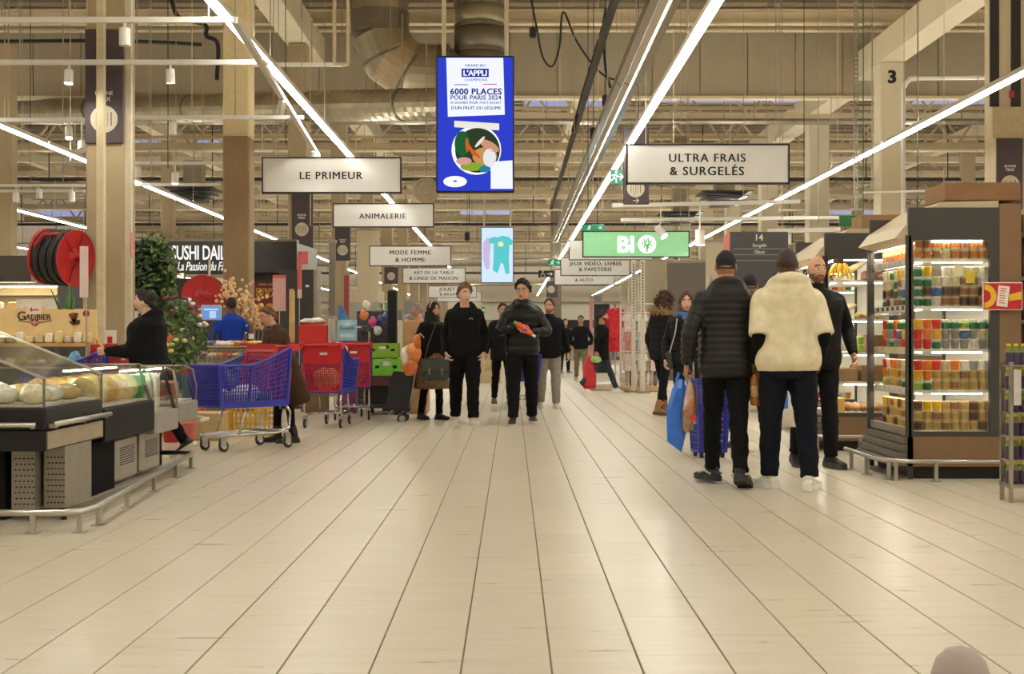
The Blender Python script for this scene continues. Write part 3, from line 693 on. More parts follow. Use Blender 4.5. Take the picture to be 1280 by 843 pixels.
def disc(name, cx, cy, r, mat, lay, sx=1, sy=1, rot=0, n=28):
    sq(name, [(cx + r * sx * cos(a) * cos(rot) - r * sy * sin(a) * sin(rot), cy + r * sx * cos(a) * sin(rot) + r * sy * sin(a) * cos(rot)) for a in [2 * pi * i / n for i in range(n)]], mat, lay)
disc('picture_rim', 595.5, 188, 31, lm((245, 245, 250), 1.0), 1); disc('picture_disc', 597, 188.5, 28, lm((50, 62, 44)), 2)
disc('picture_leaves', 578, 180, 12, lm((36, 96, 50)), 3, .8, 1.3); disc('picture_crate', 606, 196, 14, lm((200, 150, 90)), 3, 1.1, .8); disc('picture_shirt', 612, 198, 10, lm((235, 235, 238)), 4, .8, 1.2)
disc('picture_arm', 612, 183, 11, lm((210, 150, 120)), 4, 1.2, .5, .5); disc('picture_salad', 590, 209, 9, lm((140, 170, 50)), 4, 1.6, .6); disc('picture_trousers', 606, 212, 6, lm((40, 130, 160)), 5, 1.2, .7)
for i, (x, y, ro) in enumerate(((584, 182, 1.5), (589, 188, 1.1), (594, 192, .8), (600, 178, 2.3))): disc('picture_carrot', x, y, 9, lm((214, 96, 40) if i < 3 else (235, 230, 220)), 5, 1, .22, ro)
disc('picture_hand', 580, 202, 8, lm((214, 160, 150)), 5, 1.2, .6); 
disc('button', 569, 227.5, 7, lm((248, 248, 252), 1.0), 2, 2.1, 1); disc('button_mark', 569, 227, 2, lm((70, 110, 200)), 3, 1.2, .6)
sq('white_corner', [(613.5, 203), (640.5, 201), (641, 236.5), (613.5, 236.5)], lm((236, 240, 252), 1.0), 3)
t, c2, k2 = screen('smaller pale screen showing a turquoise romper', 601, 642, 284, 354, 35.8, (lin(205), lin(228), lin(246)), 1.0)
def sq2(name, pts, mat, lay): MB().poly([(U(x, y, 35.8) - c2 + Vector((0, -.024 - .003 * lay, 0))) for x, y in pts], (0, -.003, 0)).build(name, mat, t)
sq2('turquoise_romper', [(611, 299), (618, 296), (622, 297), (628, 295), (635, 296), (641, 301), (640, 307), (637, 306), (636, 322), (637, 342), (632, 343), (629, 330), (626, 329), (622, 342), (616, 338), (617, 322), (617, 305), (611, 304)], lm((96, 206, 208)), 2)
sq2('lilac_romper', [(604, 304), (609, 297), (616, 298), (614, 304), (612, 318), (612, 336), (607, 337), (604, 325)], lm((206, 190, 226)), 1)
sq2('romper_motif', [(623, 303), (628, 302), (630, 307), (626, 309), (622, 307)], lm((246, 236, 180)), 3)
# ------------------------------------------------------------------ refrigerated cabinets on the right
frame_g = M((70, 66, 62), .45, .2, var=.06)
brownp = M((132, 102, 70), .6, var=.05, scale=4)
inner = M((228, 224, 212), .5, var=.03)
beige = M((196, 180, 148), .5, var=.04)
glass = glass_mat((.97, .98, .97), .03)
def can_mesh(kind, c1_, c2_, r=.036, h=.078):
    b = MB(); ms = [M(c1_, .35, var=.25, scale=40), M(c2_, .35, .3 if kind == 'can' else 0, var=.1)]
    if kind == 'can':
        b.cur = 1; b.lathe([(r * .9, 0), (r, .003), (r, .012), (r * .97, .013)], n=12); b.cur = 0; b.lathe([(r * .97, .012), (r * .97, h * .8)], n=12); b.cur = 1; b.lathe([(r * .97, h * .8), (r, h * .82), (r, h * .97), (r * .92, h)], n=12)
    elif kind == 'pot':
        b.lathe([(r * .78, 0), (r * .8, .003), (r * .98, h * .86)], n=12); b.cur = 1; b.lathe([(r * 1.03, h * .86), (r * 1.05, h * .95), (r * .95, h)], n=12)
    elif kind == 'jar':
        b.lathe([(r * .85, 0), (r, .01), (r, h * .6), (r * .8, h * .72)], n=12); b.cur = 1; b.lathe([(r * .84, h * .72), (r * .84, h * .97), (r * .7, h)], n=12)
    elif kind == 'tub':
        b.rbox(-r, r, -r, r, 0, h * .8, .012); b.cur = 1; b.rbox(-r * 1.06, r * 1.06, -r * 1.06, r * 1.06, h * .8, h, .008)
    return b.mesh('product_' + kind, ms, False)
_cm = {}
def CM(kind, a, b):
    if (kind, a, b) not in _cm: _cm[(kind, a, b)] = can_mesh(kind, a, b)
    return _cm[(kind, a, b)]
COLS = {'amber': ((196, 112, 46), (206, 186, 140)), 'brown': ((150, 100, 66), (200, 180, 140)), 'gold': ((182, 148, 80), (206, 184, 128)), 'white': ((222, 214, 196), (236, 232, 222)), 'cream': ((214, 198, 148), (230, 220, 190)),
        'red': ((206, 44, 34), (220, 70, 50)), 'yellow': ((228, 178, 30), (236, 200, 60)), 'orange': ((226, 118, 34), (232, 140, 60)), 'green': ((44, 110, 66), (214, 216, 200)), 'grey': ((148, 140, 128), (176, 170, 158)), 'dark': ((82, 56, 44), (150, 110, 80)), 'blue': ((70, 110, 170), (220, 220, 220)), 'pink': ((220, 110, 120), (236, 200, 200)), 'lime': ((150, 180, 60), (220, 220, 160))}
KINDN = {'can': 'tin', 'pot': 'pot', 'jar': 'jar', 'tub': 'tub'}
LAY = ['bottom', 'second', 'third', 'top']
def put(kind, colr, x, y, z, label, group, rz=0):
    o = link(KINDN[kind], CM(kind, *COLS[colr]), None, (x, y, z), rz or R.uniform(0, 6)); o['label'] = label; o['category'] = KINDN[kind]; o['group'] = group
    return o
SHELF = ['base', 'second', 'middle', 'fourth', 'top']
def fridge(label, X, Y, L, W=.715, H=2.14, shelves=(.377, .70, 1.026, 1.365, 1.737), back=.17, topbox=True):
    t = thing('display_fridge', label, 'fridge', (X, Y, 0))
    # base, plinth, lower panel
    MB().box(.06, W + back - .02, .05, L - .05, 0, .10).build('plinth', black, t)
    for nm, y0 in (('end_panel', 0), ('end_panel', L - .035)):
        e = MB().box(0, W + back, y0, y0 + .035, .10, .335); e.build(nm, brownp, t)
        f = MB().box(0, .035, y0, y0 + .04, .0, H).box(W - .075, W, y0, y0 + .04, .335, H).box(.035, W - .075, y0, y0 + .04, 1.885, H).box(.035, W - .075, y0, y0 + .04, .335, .375)
        f.build('end_frame', frame_g, t)
        MB().box(.035, W - .075, y0 + .015, y0 + .021, .375, 1.885).build('end_glass', glass, t)
    MB().box(W, W + back, 0, L, .335, H + .03).build('back_case', brownp, t)
    MB().box(W - .06, W - .001, .04, L - .04, .36, 1.9).build('inner_wall', inner, t)
    MB().box(.02, W, .041, L - .041, .335, .362).build('floor_tray', inner, t)
    # sloping lower front with steps, canopy with lamp
    lf = MB()
    for i in range(4): lf.box(-.12 + .03 * i, .03, .03, L - .03, .10 + .058 * i, .10 + .058 * (i + 1) - .006)
    lf.build('stepped_front', M((120, 112, 100), .4, .3, var=.1), t)
    MB().poly([(-.10, .02, 1.90), (-.02, .02, 2.0), (.26, .02, 2.185), (W, .02, 2.195), (W, .02, H), (.04, .02, 1.86)], (0, L - .04, 0)).build('canopy', beige, t)
    MB().box(.2, W - .12, .05, .06, 1.87, 1.88).build('added_end_lamp', lamp_mat(FRIDGE_LAMP * .6, (1, .93, .8)), t); MB().box(.05, .10, .08, L - .08, 1.86, 1.885).build('lamp', lamp_mat(FRIDGE_LAMP, (1, .93, .8)), t)  # end lamp is added to brighten the goods behind the end glass
    for k, z in enumerate(shelves[1:]):
        s = MB().box(.06, W - .06, .045, L - .045, z - .022, z).build('shelf', inner, t)
        MB().box(.035, .06, .045, L - .045, z - .045, z + .012).build('price_rail', M((210, 204, 190), .4), s)
        pt = MB().box(-.001, .003, 0, .05, -.03, .002).mesh('price_tag', [white, M((240, 220, 120), .5), darkgrey][k % 3])
        for i in range(int(L / .14)): link('price_tag', pt, s, (.032, .1 + .14 * i, z + .004))
        MB().box(.10, .13, .08, L - .08, z - .034, z - .024).build('shelf_lamp', lamp_mat(FRIDGE_LAMP * .7, (1, .93, .8)), s); MB().box(.2, W - .12, .05, .06, z - .034, z - .024).build('added_end_lamp', lamp_mat(FRIDGE_LAMP * .6, (1, .93, .8)), s)  # the end bar under each shelf is likewise added for brightness
    # open front between slim posts
    for y0 in (.0, L - .03): MB().box(-.02, .02, y0, y0 + .03, .33, 1.92).build('front_post', frame_g, t)
    MB().box(.0, .03, .04, L - .04, .335, .40).build('front_lip', M((150, 140, 124), .4, .3), t)
    return t
FRIDGE_LAMP = 34.0
YF = 10.07; XF = XW(1136, YF)
fr1 = fridge('near tall glass-ended fridge full of tins and pots', XF, YF, 1.12)
grp = 'groceries in the near fridge'
SH = (.377, .70, 1.026, 1.365, 1.737)
rowsA = {4: [['amber', 'amber', 'brown', 'cream', 'amber', 'brown', 'amber', 'amber'], ['amber', 'brown', 'amber', 'gold', 'amber', 'brown', 'amber', 'brown'], ['brown', 'amber', 'brown', 'amber', 'dark', 'amber', 'brown', 'amber']],
         3: [['green', 'green', 'white', 'brown', 'brown', 'dark', 'dark', 'brown'], ['green', 'dark', 'blue', 'dark', 'dark', 'brown', 'brown', 'dark'], ['green', 'green', 'cream', 'white', 'cream', 'brown', 'brown', 'white'], ['green', 'yellow', None, 'white', 'cream', 'cream', 'cream', 'white']],
         2: [['red', 'red', 'green', 'grey', 'grey', 'grey', 'white', 'grey'], ['red', 'orange', 'yellow', 'grey', 'grey', 'blue', 'grey', 'cream'], ['yellow', 'orange', 'red', 'green', 'green', 'lime', 'green', 'green']],
         1: [['lime', 'green', 'gold', 'gold', 'brown', 'gold', 'gold', 'gold'], ['yellow', 'orange', 'gold', 'gold', 'gold', 'brown', 'gold', 'gold'], ['red', 'orange', 'red', 'cream', 'orange', 'white', 'grey', 'white']],
         0: [['dark', 'gold', 'gold', 'brown', 'gold', 'gold', 'gold', 'dark'], ['gold', 'gold', 'brown', 'gold', 'gold', 'gold', 'dark', 'gold'], ['dark', 'yellow', 'yellow', 'gold', 'brown', 'gold', 'dark', 'gold']]}
KM = {'amber': 'can', 'brown': 'can', 'gold': 'can', 'dark': 'can', 'white': 'pot', 'cream': 'pot', 'grey': 'pot', 'red': 'pot', 'yellow': 'pot', 'orange': 'pot', 'green': 'jar', 'blue': 'tub', 'lime': 'jar', 'pink': 'pot'}
for sh, lays in rowsA.items():
    for j, lay in enumerate(lays):
        for i, cn in enumerate(lay):
            if not cn: continue
            x = XF + .10 + .0735 * i
            put(KM[cn], cn, x, YF + .092, SH[sh] + .0785 * j, '%s %s on the %s shelf of the near fridge, %s layer, %s from its front' % (cn, KINDN[KM[cn]], SHELF[sh], LAY[j], ORD[i]), grp)
        for q in range(1, 9):          # the column along the doors, row after row
            cn = [c for c in lay if c][(q * 3 + j) % len([c for c in lay if c])]
            put(KM[cn], cn, XF + .10, YF + .092 + .105 * q, SH[sh] + .0785 * j, '%s %s along the doors, %s shelf of the near fridge, %s layer, %s back' % (cn, KINDN[KM[cn]], SHELF[sh], LAY[j], ORD[q]), grp)
# price cards in the fridge
for i, (px, py, cc) in enumerate(((1174, 288, (236, 232, 220)), (1199, 338, (236, 230, 190)), (1213, 347, (232, 200, 60)))):
    p = U(px, py, YF + .05); MB().box(-.035, .035, 0, .004, -.045, .045).build('price_card', M(cc, .5), loc=p, label='%s price card behind the near fridge glass' % ['small white', 'pale tilted', 'yellow'][i], category='card')
# cardboard on top and the red promotion sign
b_ = MB().rbox(0, .60, 0, .5, 0, .145, .008); b_.build('cardboard_box', M((140, 104, 68), .8, var=.1), loc=(XF + .29, YF + .02, 2.196), label='flat brown cardboard box lying on top of the near fridge', category='box')
t = thing('promotion_sign', 'red and yellow promotion sign fixed to the near fridge', 'sign', U(1253, 370.5, YF - .05))
k = (YF - .05) / F
MB().rbox(-25 * k, 25 * k, -.006, .006, -17.5 * k, 17.5 * k, .004).build('border', M((236, 226, 210), .5), t)
MB().box(-23.8 * k, 23.8 * k, -.009, -.006, -16.3 * k, 16.3 * k).build('red_field', M((196, 30, 44), .4), t)
ys = MB(); ys.rings([[Vector((-23 * k + a_ * cos(q) * k, y_, a_ * sin(q) * k)) for y_, a_ in ((-.011, 8), (-.011, 15), (-.009, 15), (-.009, 8))] for q in [pi * (-.5 + i / 12) for i in range(13)]]); ys.poly([(8 * k, -.011, 2 * k), (23 * k, -.011, 6 * k), (23 * k, -.011, -4 * k), (8 * k, -.011, -6 * k)], (0, .002, 0)); ys.build('yellow_swirl', M((240, 190, 40), .4), t)
MB().rbox(-7 * k, 7 * k, -.015, -.011, -13 * k, 13 * k, .006, Matrix.Rotation(.12, 4, 'Y')).build('white_card', M((240, 232, 222), .5), t)
lnb = MB()
for i in range(7): lnb.box(-4.5 * k, (3.5 - (i % 3)) * k, -.0165, -.015, (9 - 3 * i) * k, (10 - 3 * i) * k, Matrix.Rotation(.12, 4, 'Y'))
lnb.build('print_lines', M((206, 60, 60), .5), t)
MB().box(-.01, .01, .0, .05, -.02, .02).build('bracket', steel, t)
# steel kick rail round the near fridge
def kick_rail(label, pts, posts, z=.155, r=.017):
    p0 = Vector(pts[0]); t = thing('bumper_rail', label, 'rail', (p0.x, p0.y, 0))
    MB().tube([Vector((p[0] - p0.x, p[1] - p0.y, z)) for p in pts], r, 10).build('tube', steel, t, smooth=True)
    for x, y in posts:
        MB().box(-.014, .014, -.014, .014, .004, z - r * .5).build('post', steel, t, loc=(x - p0.x, y - p0.y, 0)); MB().box(-.035, .035, -.035, .035, 0, .005).build('foot_plate', steel, t, loc=(x - p0.x, y - p0.y, 0))
    return t
kick_rail('low steel bumper rail round the near fridge', [(XF + .87, YF - .16), (XF + .05, YF - .16), (XF - .08, YF - .13), (XF - .2, YF - .02), (XF - .24, YF + .15), (XF - .24, YF + 1.0)], [(XF + .16, YF - .16), (XF - .13, YF - .09), (XF - .17, YF - .04), (XF - .235, YF + .35), (XF - .24, YF + .8), (XF + .75, YF - .16)])
# second fridge: breads, boxes
Y2 = 12.55; X2 = XW(1031, Y2)
fr2 = fridge('second tall glass-ended fridge with breads behind the bald man', X2, Y2, 1.3, shelves=(.377, .68, .97, 1.30, 1.68))
kick_rail('low steel bumper rail before the second fridge', [(X2 + .8, Y2 - .16), (X2 + .02, Y2 - .16), (X2 - .12, Y2 - .1), (X2 - .22, Y2 + .1), (X2 - .22, Y2 + 1.1)], [(X2 + .3, Y2 - .16), (X2 - .1, Y2 - .11), (X2 - .22, Y2 + .5)])
def loaf(label, x, y, z, l, r, colr, rz=0, tilt=0, bag=False):
    pts = [Vector((-l / 2 + l * i / 6, 0, r * .8)) for i in range(7)]; m = Matrix.Rotation(tilt, 3, 'Y'); zm = 0
    pts = [m @ p for p in pts]; lo = min(p.z - r * .8 for p in pts); pts = [p - Vector((0, 0, lo)) for p in pts]
    return MB().tube(pts, [r * .3, r * .85, r, r, r, r * .85, r * .3], 10, flat=.8).build('bread_loaf', M(colr, .35 if bag else .7, var=.2, scale=25, bump=.2, coat=.6 if bag else 0), loc=(x, y, z), rotz=rz, smooth=True, label=label, category='bread')
def banana_bunch(label, x, y, z, n=5, s=1.):
    t = thing('yellow_fruit_bunch', label, 'fruit', (x, y, z)); m = M((222, 176, 50), .45, var=.12, scale=20)
    for i in range(n):
        a = (i - (n - 1) / 2) * .28; pts = [Vector((sin(a) * u * .12 * s + .02 * i - .04, 0.02 * (i % 2), (.02 + .16 * (1 - u) ** .8) * s)) for u in [j / 5 for j in range(6)]]
        MB().tube(pts, [.006, .014, .017, .017, .014, .006], 8).build('fruit', m, t, smooth=True)
SB = (.377, .68, .97, 1.30, 1.68)
banana_bunch('yellow fruit bunch on the top shelf of the second fridge', X2 + .18, Y2 + .14, SB[4], 6, .95)
banana_bunch('yellow fruit bunch on the fourth shelf of the second fridge', X2 + .14, Y2 + .14, SB[3], 4)
loaf('pale bagged baguette leaning on the top fridge shelf', X2 + .33, Y2 + .22, SB[4], .34, .04, (226, 206, 160), 0, -.5, True)
loaf('pale bagged loaf on the fourth fridge shelf', X2 + .26, Y2 + .3, SB[3], .3, .05, (232, 214, 176), 0, -.35, True)
for i in range(4): loaf('golden flat loaf on the fourth fridge shelf, %s from the left' % ORD[i], X2 + .40 + .06 * i, Y2 + .22, SB[3], .3, .045, [(214, 178, 110), (224, 192, 128)][i % 2], 1.3)
MB().rbox(0, .2, 0, .25, 0, .1, .02).build('brown_basket', M((120, 70, 40), .7, var=.3, scale=60), loc=(X2 + .44, Y2 + .1, SB[4]), label='brown basket on the top shelf of the second fridge', category='basket')
for i in range(2): put('pot', 'lime', X2 + .38, Y2 + .12, SB[2] + .0785 * i, 'pale green tub on the middle shelf of the second fridge, %s one' % ['lower', 'upper'][i], 'tubs in the second fridge')
for i, (z, x0, w, h) in enumerate(((SB[2], .46, .19, .17), (SB[1], .05, .3, .13), (SB[1], .38, .27, .16), (SB[0] , .06, .16, .14))):
    MB().rbox(0, w, 0, .3, 0, h, .006).build('carton', M([(128, 92, 58), (150, 112, 72), (128, 92, 58), (226, 180, 90)][i], .75, var=.15), loc=(X2 + x0, Y2 + .08, z), label='%s carton on a lower shelf of the second fridge' % ['dark brown', 'light brown', 'wide brown', 'yellow'][i], category='carton')
for i in range(5): loaf('pale wrapped sausage loaf on the base of the second fridge, %s from left' % ORD[i], X2 + .28 + .075 * i, Y2 + .2, SB[0], .28, .06, [(206, 150, 104), (220, 176, 130)][i % 2], 1.35, 0, True)
fr3 = fridge('third tall fridge, mostly hidden behind the men', XW(1006, 15.3), 15.3, 1.3, shelves=(.377, .68, .97, 1.30, 1.68))
for sh in range(5):
    for i in range(7):
        cn = ['white', 'red', 'yellow', 'green', 'blue', 'cream', 'orange'][(i + sh) % 7]
        put(KM[cn], cn, fr3.location.x + .1 + .075 * i, 15.42, SB[sh], '%s %s on the %s shelf of the third fridge, %s from its front' % (cn, KINDN[KM[cn]], SHELF[sh], ORD[i]), 'groceries in the third fridge')
# cardboard and green sign above the second fridge
MB().rbox(0, .45, 0, .4, 0, .14, .008).build('cardboard_box', M((150, 116, 78), .8, var=.1), loc=(X2 + .42, Y2 + .2, 2.201), label='brown cardboard box on top of the second fridge', category='box')
MB().rbox(-.32, .32, -.02, .02, 0, .14, .01).bar((0, .0, .14), (0, 0, 6), .012).build('green_sign', M((38, 106, 58), .5), loc=U(1079, 283, 17), label='plain green sign hanging above the second fridge', category='sign')
# aisle sign 14 on a freezer gondola
Y14 = 19.; c = U(949, 322, Y14); k = Y14 / F
t = thing('aisle_sign', 'dark grey aisle sign reading 14 Surgelé Glace', 'sign', c)
MB().rbox(-36 * k, 36 * k, -.02, .02, -46 * k, 32 * k, .008).build('board', M((74, 72, 74), .5), t)
MB().poly([(-36 * k, 0, 32 * k), (-36 * k, .5, 30 * k), (-36 * k, .5, -46 * k), (-36 * k, 0, -46 * k)], (-.02, 0, 0)).build('pink_side', M((206, 110, 104), .5), t)
for s, py, w in (('14', 297, 9), ('Surgelé', 307.5, 17), ('Glace', 315, 13)): letter('lettering', s, white, t, (0, -.021, (322 - py) * k), w=w * k)
for py in (311.5, 319, 326): MB().box(-33 * k, 33 * k, -.023, -.02, (322 - py) * k, (322.5 - py) * k).build('rule', M((170, 168, 165), .5), t)
for s in (-.3, .3): MB().box(s - .02, s + .02, .03, .07, -1.15 * 1.2, -46 * k + .3).build('upright', galv, t)
t = thing('freezer_gondola', 'low white freezer gondola under the aisle sign', 'freezer', (c.x, Y14 + .1, 0))
MB().rbox(-.5, .55, 0, 1.6, 0, .85, .04).build('cabinet', M((205, 196, 180), .5), t)
for i in range(3):
    s = MB().box(-.5, .55, 0.3, 1.5, 1.05 + .35 * i, 1.08 + .35 * i).build('shelf', inner, t)
for s_ in (-.48, .53): MB().box(s_ - .02, s_ + .02, 1.4, 1.5, .85, 2.1).build('upright', galv, t)
for i in range(3):
    for j in range(7):
        cn = ['blue', 'white', 'red', 'cream', 'blue', 'yellow', 'white'][(j + i) % 7]
        MB().rbox(-.06, .06, -.05, .05, 0, .22, .006).build('frozen_box', M(COLS[cn][0], .4, var=.2, scale=30), loc=(c.x - .4 + .14 * j, Y14 + .5, 1.081 + .35 * i), label='%s box on the %s shelf under the aisle sign, %s from left' % (cn, ['lower', 'middle', 'upper'][i], ORD[j]), category='box', group='boxes under the aisle sign')
# bottle stand cut by the right edge
YS = 8.62; XS = XW(1263, YS)
t = thing('bottle_stand', 'grey metal display stand cut off by the right edge', 'display stand', (XS, YS, 0))
for x_, y_ in ((.012, .02), (.48, .02), (.012, .18), (.48, .18)): MB().box(x_ - .012, x_ + .012, y_ - .012, y_ + .012, 0, .95).build('leg', galv, t)
MB().box(0, .5, 0, .2, .1, .125).build('base_grid', galv, t)
for z_ in (.29, .45, .61, .77, .93): MB().box(0, .5, 0, .2, z_ - .01, z_).build('tray', galv, t)
MB().box(-.01, .04, -.006, 0, .66, .9).build('price_sheet', M((206, 200, 196), .5), t, loc=(.03, -.002, .0))
bt = MB(); bt.lathe([(.022, 0), (.024, .01), (.024, .085)], n=10); bt.cur = 1; bt.lathe([(.024, .085), (.014, .11), (.014, .13)], n=10); bt.cur = 2; bt.lathe([(.015, .128), (.015, .145)], n=10)
btm = bt.mesh('bottle', [M((74, 58, 84), .3, var=.3, scale=50), M((120, 140, 60), .3), M((222, 204, 50), .4)])
for i, z_ in enumerate((.126, .29, .45, .61, .77, .93)):
    for j in range(8):
        o = link('bottle', btm, None, (XS + .026 + .05 * j, YS + .10, z_)); o['label'] = 'purple bottle with yellow cap, %s tray from the floor, %s from left' % (ORD[i], ORD[j]); o['category'] = 'bottle'; o['group'] = 'bottles on the right edge stand'
# shelf unit far right behind the fridge
t = thing('shelf_unit', 'tall dark shelf unit at the right edge behind the fridge', 'shelf', (XW(1276, 11.2), 11.3, 0))
MB().box(0, .7, 0, .04, 0, 2.2).build('side_panel', M((70, 50, 40), .6), t)
for i in range(6): MB().box(0, .7, -.3, 0, .1 + .38 * i, .13 + .38 * i).build('shelf', frame_g, t)
for i in range(6):
    for j in range(7): MB().rbox(-.04, .04, -.04, .04, 0, .16 + .02 * ((i * 3 + j) % 5), .008).build('carton', M([(214, 150, 40), (186, 60, 40), (210, 190, 120)][(i + j) % 3], .5, var=.2, scale=30), loc=(t.location.x + .06 + .095 * j, 11.15, .131 + .38 * i), label='%s carton on the %s shelf at the right edge, %s from left' % (['orange', 'red', 'cream'][(i + j) % 3], ORD[i], ORD[j]), category='carton', group='cartons at the right edge')
# ------------------------------------------------------------------ serving counters on the left
XA = -2.77
counter_g = M((30, 29, 29), .5, .0, var=.08, spec=.3)
perf = M((150, 142, 128), .4, .5, var=.08)
ice = M((226, 220, 204), .4, var=.15, scale=30, bump=.4)
t = thing('glass_counter', 'nearest chilled counter with sloping glass top at the left edge', 'counter', (XA, 7.6, 0))
L1, W1 = 1.07, 1.45
MB().rbox(-W1, 0, 0, L1, .56, .70, .012).build('body', counter_g, t)
MB().box(-W1, 0, .0, L1, .44, .56).build('apron', counter_g, t)
MB().box(.001, .006, .02, L1 - .02, .45, .555).build('side_panel', M((168, 156, 132), .4, .4), t)
MB().box(-W1 + .04, -.04, .04, L1 - .04, .70, .715).build('ice_bed', ice, t)
zt = lambda x: .872 + .41 * -x                     # height of the glass along x
for nm, y0 in (('end_glass', 0), ('end_glass', L1 - .008)):
    MB().poly([(-.01, y0, .70), (-W1, y0, .70), (-W1, y0, zt(-W1)), (-.01, y0, zt(0))], (0, .008, 0)).build(nm, glass_mat((.95, .96, .94), .06), t)
    MB().bar((-.01, y0 + .004, zt(0)), (-W1, y0 + .004, zt(-W1)), .014).build('glass_edge', M((186, 180, 164), .3, .5), t)
    MB().bar((-.01, y0 + .004, .70), (-.01, y0 + .004, zt(0)), .012).build('glass_post', M((130, 124, 112), .3, .6), t)
MB().poly([(-.01, 0, zt(0)), (-W1, 0, zt(-W1)), (-W1, L1, zt(-W1)), (-.01, L1, zt(0))], (0, 0, .006)).build('top_glass', glass_mat((.95, .96, .94), .05), t)
MB().box(-.014, -.006, 0, L1, .70, zt(0)).build('front_glass', glass_mat((.95, .96, .94), .06), t)
MB().box(-.80, -.77, .05, L1 - .05, 1.12, 1.135).build('lamp', lamp_mat(40., (1, .9, .72)), t)
MB().tube([(-W1, -.05, .60), (-.04, -.05, .60)], .016, 10).build('handrail', steel, t, smooth=True)
MB().tube([(.05, .02, .60), (.05, L1, .60)], .016, 10).build('handrail', steel, t, smooth=True)
for x_ in (-.06, -.5, -.95): MB().box(x_ - .012, x_ + .012, -.05, 0, .575, .60).build('rail_bracket', steel, t)
for y_ in (.06, .55, 1.0): MB().box(0, .05, y_ - .012, y_ + .012, .575, .60).build('rail_bracket', steel, t)
for (x0, x1, y0) in ((-.30, -.155, .25), (-.13, 0.0, .33)):
    f = MB().box(x0, x1, y0, y0 + .5, .06, .44).build('pedestal', perf, t)
    hl = MB()
    for r_ in range(9):
        for c_ in range(5): xx = x0 + .018 + c_ * (x1 - x0 - .03) / 4.4 + (.008 if r_ % 2 else 0); hl.box(xx, xx + .013, y0 - .002, y0 + .001, .09 + r_ * .035, .098 + r_ * .035)
    hl.build('perforation', black, f, kind='stuff')
    MB().bar((x0 + .07, y0 + .1, .06), (x0 + .16, y0 - .1, .012), .03).build('foot', black, t)
MB().box(-1.4, -.33, .22, .9, .0, .44).build('dark_base', M((14, 14, 15), .7, spec=.2), t)
for i in range(14):
    x_ = -.12 - .16 * (i % 5) + R.uniform(-.03, .03); y_ = .14 + .3 * (i // 5) + R.uniform(-.03, .03)
    cc = [(226, 214, 180), (236, 230, 214), (220, 190, 120), (206, 196, 176)][i % 4]
    m_ = MB().ball((0, 0, .05), .085, .11, .055, 14, 8)
    m_.v = [(v[0] + .012 * noise.noise(Vector(v) * 22 + Vector((i, 0, 0))), v[1], max(0, v[2] + .018 * noise.noise(Vector(v) * 25 + Vector((i * 3, 1, 0))))) for v in m_.v]
    m_.build('wrapped_package', M(cc, .18, var=.25, scale=18, coat=.8), loc=(XA + x_, 7.6 + y_, .716), rotz=R.uniform(-.5, .5), smooth=True, label='%s wrapped package in the nearest glass counter, %s row, %s from the aisle' % (['cream', 'white', 'golden', 'grey'][i % 4], ['front', 'middle', 'rear'][i // 5], ORD[i % 5]), category='package', group='wrapped packages in the nearest counter')
# counters two to four
def counter(label, Y0, Y1, zf0, zf1, zg, fm, inside, W=1.3, nbase=1):
    t = thing('glass_counter', label, 'counter', (XA, Y0, 0)); L_ = Y1 - Y0
    MB().rbox(-W, 0, 0.005, L_ - .005, zf0, zf1, .012).build('fascia', fm, t)
    MB().box(-W + .04, -.05, .03, L_ - .03, zf1, zf1 + .012).build('bed', ice, t)
    s = MB().poly([(-.02, 0, zf1), (-W, 0, zf1), (-W, 0, zg), (-.12, 0, zg), (-.05, 0, zg - .03)], (0, .008, 0)).build('end_glass', glass_mat((.95, .96, .94), .06), t)
    MB().rings([[Vector((x, y, z)) for x, z in ((-.02, zf1), (-.015, zf1 + .12), (-.05, zg - .03), (-.12, zg), (-.9, zg), (-.9, zg - .006), (-.122, zg - .006), (-.056, zg - .034), (-.021, zf1 + .118), (-.026, zf1))] for y in (0, L_)]).build('curved_glass', glass_mat((.95, .96, .94), .05), t)
    for y_ in (0, L_): MB().tube([(-.02, y_, zf1), (-.015, y_, zf1 + .12), (-.05, y_, zg - .03), (-.12, y_, zg), (-.9, y_, zg)], .005, 6).build('glass_edge', M((150, 144, 130), .3, .5), t)
    MB().box(-.30, -.28, .05, L_ - .05, zg - .03, zg - .018).build('lamp', lamp_mat(30., (1, .9, .72)), t)
    MB().poly([(-.02, L_ - .05, zf1), (-.02, L_, zf1), (-.12, L_, zg), (-.12, L_ - .02, zg)], (-.02, 0, 0)).build('end_bracket', black, t)
    return t
c2 = counter('black-fronted glass counter second from the camera', 8.70, 9.93, .40, .635, .91, M((10, 10, 10), .5, var=.1, spec=.2), None)
c3 = counter('steel-fronted glass counter third from the camera', 9.96, 10.64, .36, .53, .875, M((176, 172, 164), .35, .5, var=.08), None)
c4 = counter('small steel-fronted glass counter farthest along the row', 10.67, 11.3, .41, .57, .87, M((170, 166, 158), .35, .5, var=.08), None)
MB().box(-1.25, -.18, .05, .8, .0, .40).build('black_base', M((8, 8, 8), .7, spec=.15), c2)
for y0, y1 in ((9.53, 10.08), (10.2, 10.73)):
    f = MB().rbox(-.6, -.18, y0 - 9.96, y1 - 9.96, .03, .36, .02).build('machine_base', M((182, 174, 160), .35, .5, var=.1), c3)
    v = MB()
    for i in range(8): v.box(-.182, -.177, y0 - 9.96 + .1, y1 - 9.96 - .08, .15 + .018 * i, .157 + .018 * i)
    v.build('vent_slit', darkgrey, f)
MB().box(-1.1, -.3, .05, .55, 0, .41).build('black_base', M((8, 8, 8), .7, spec=.15), c4)
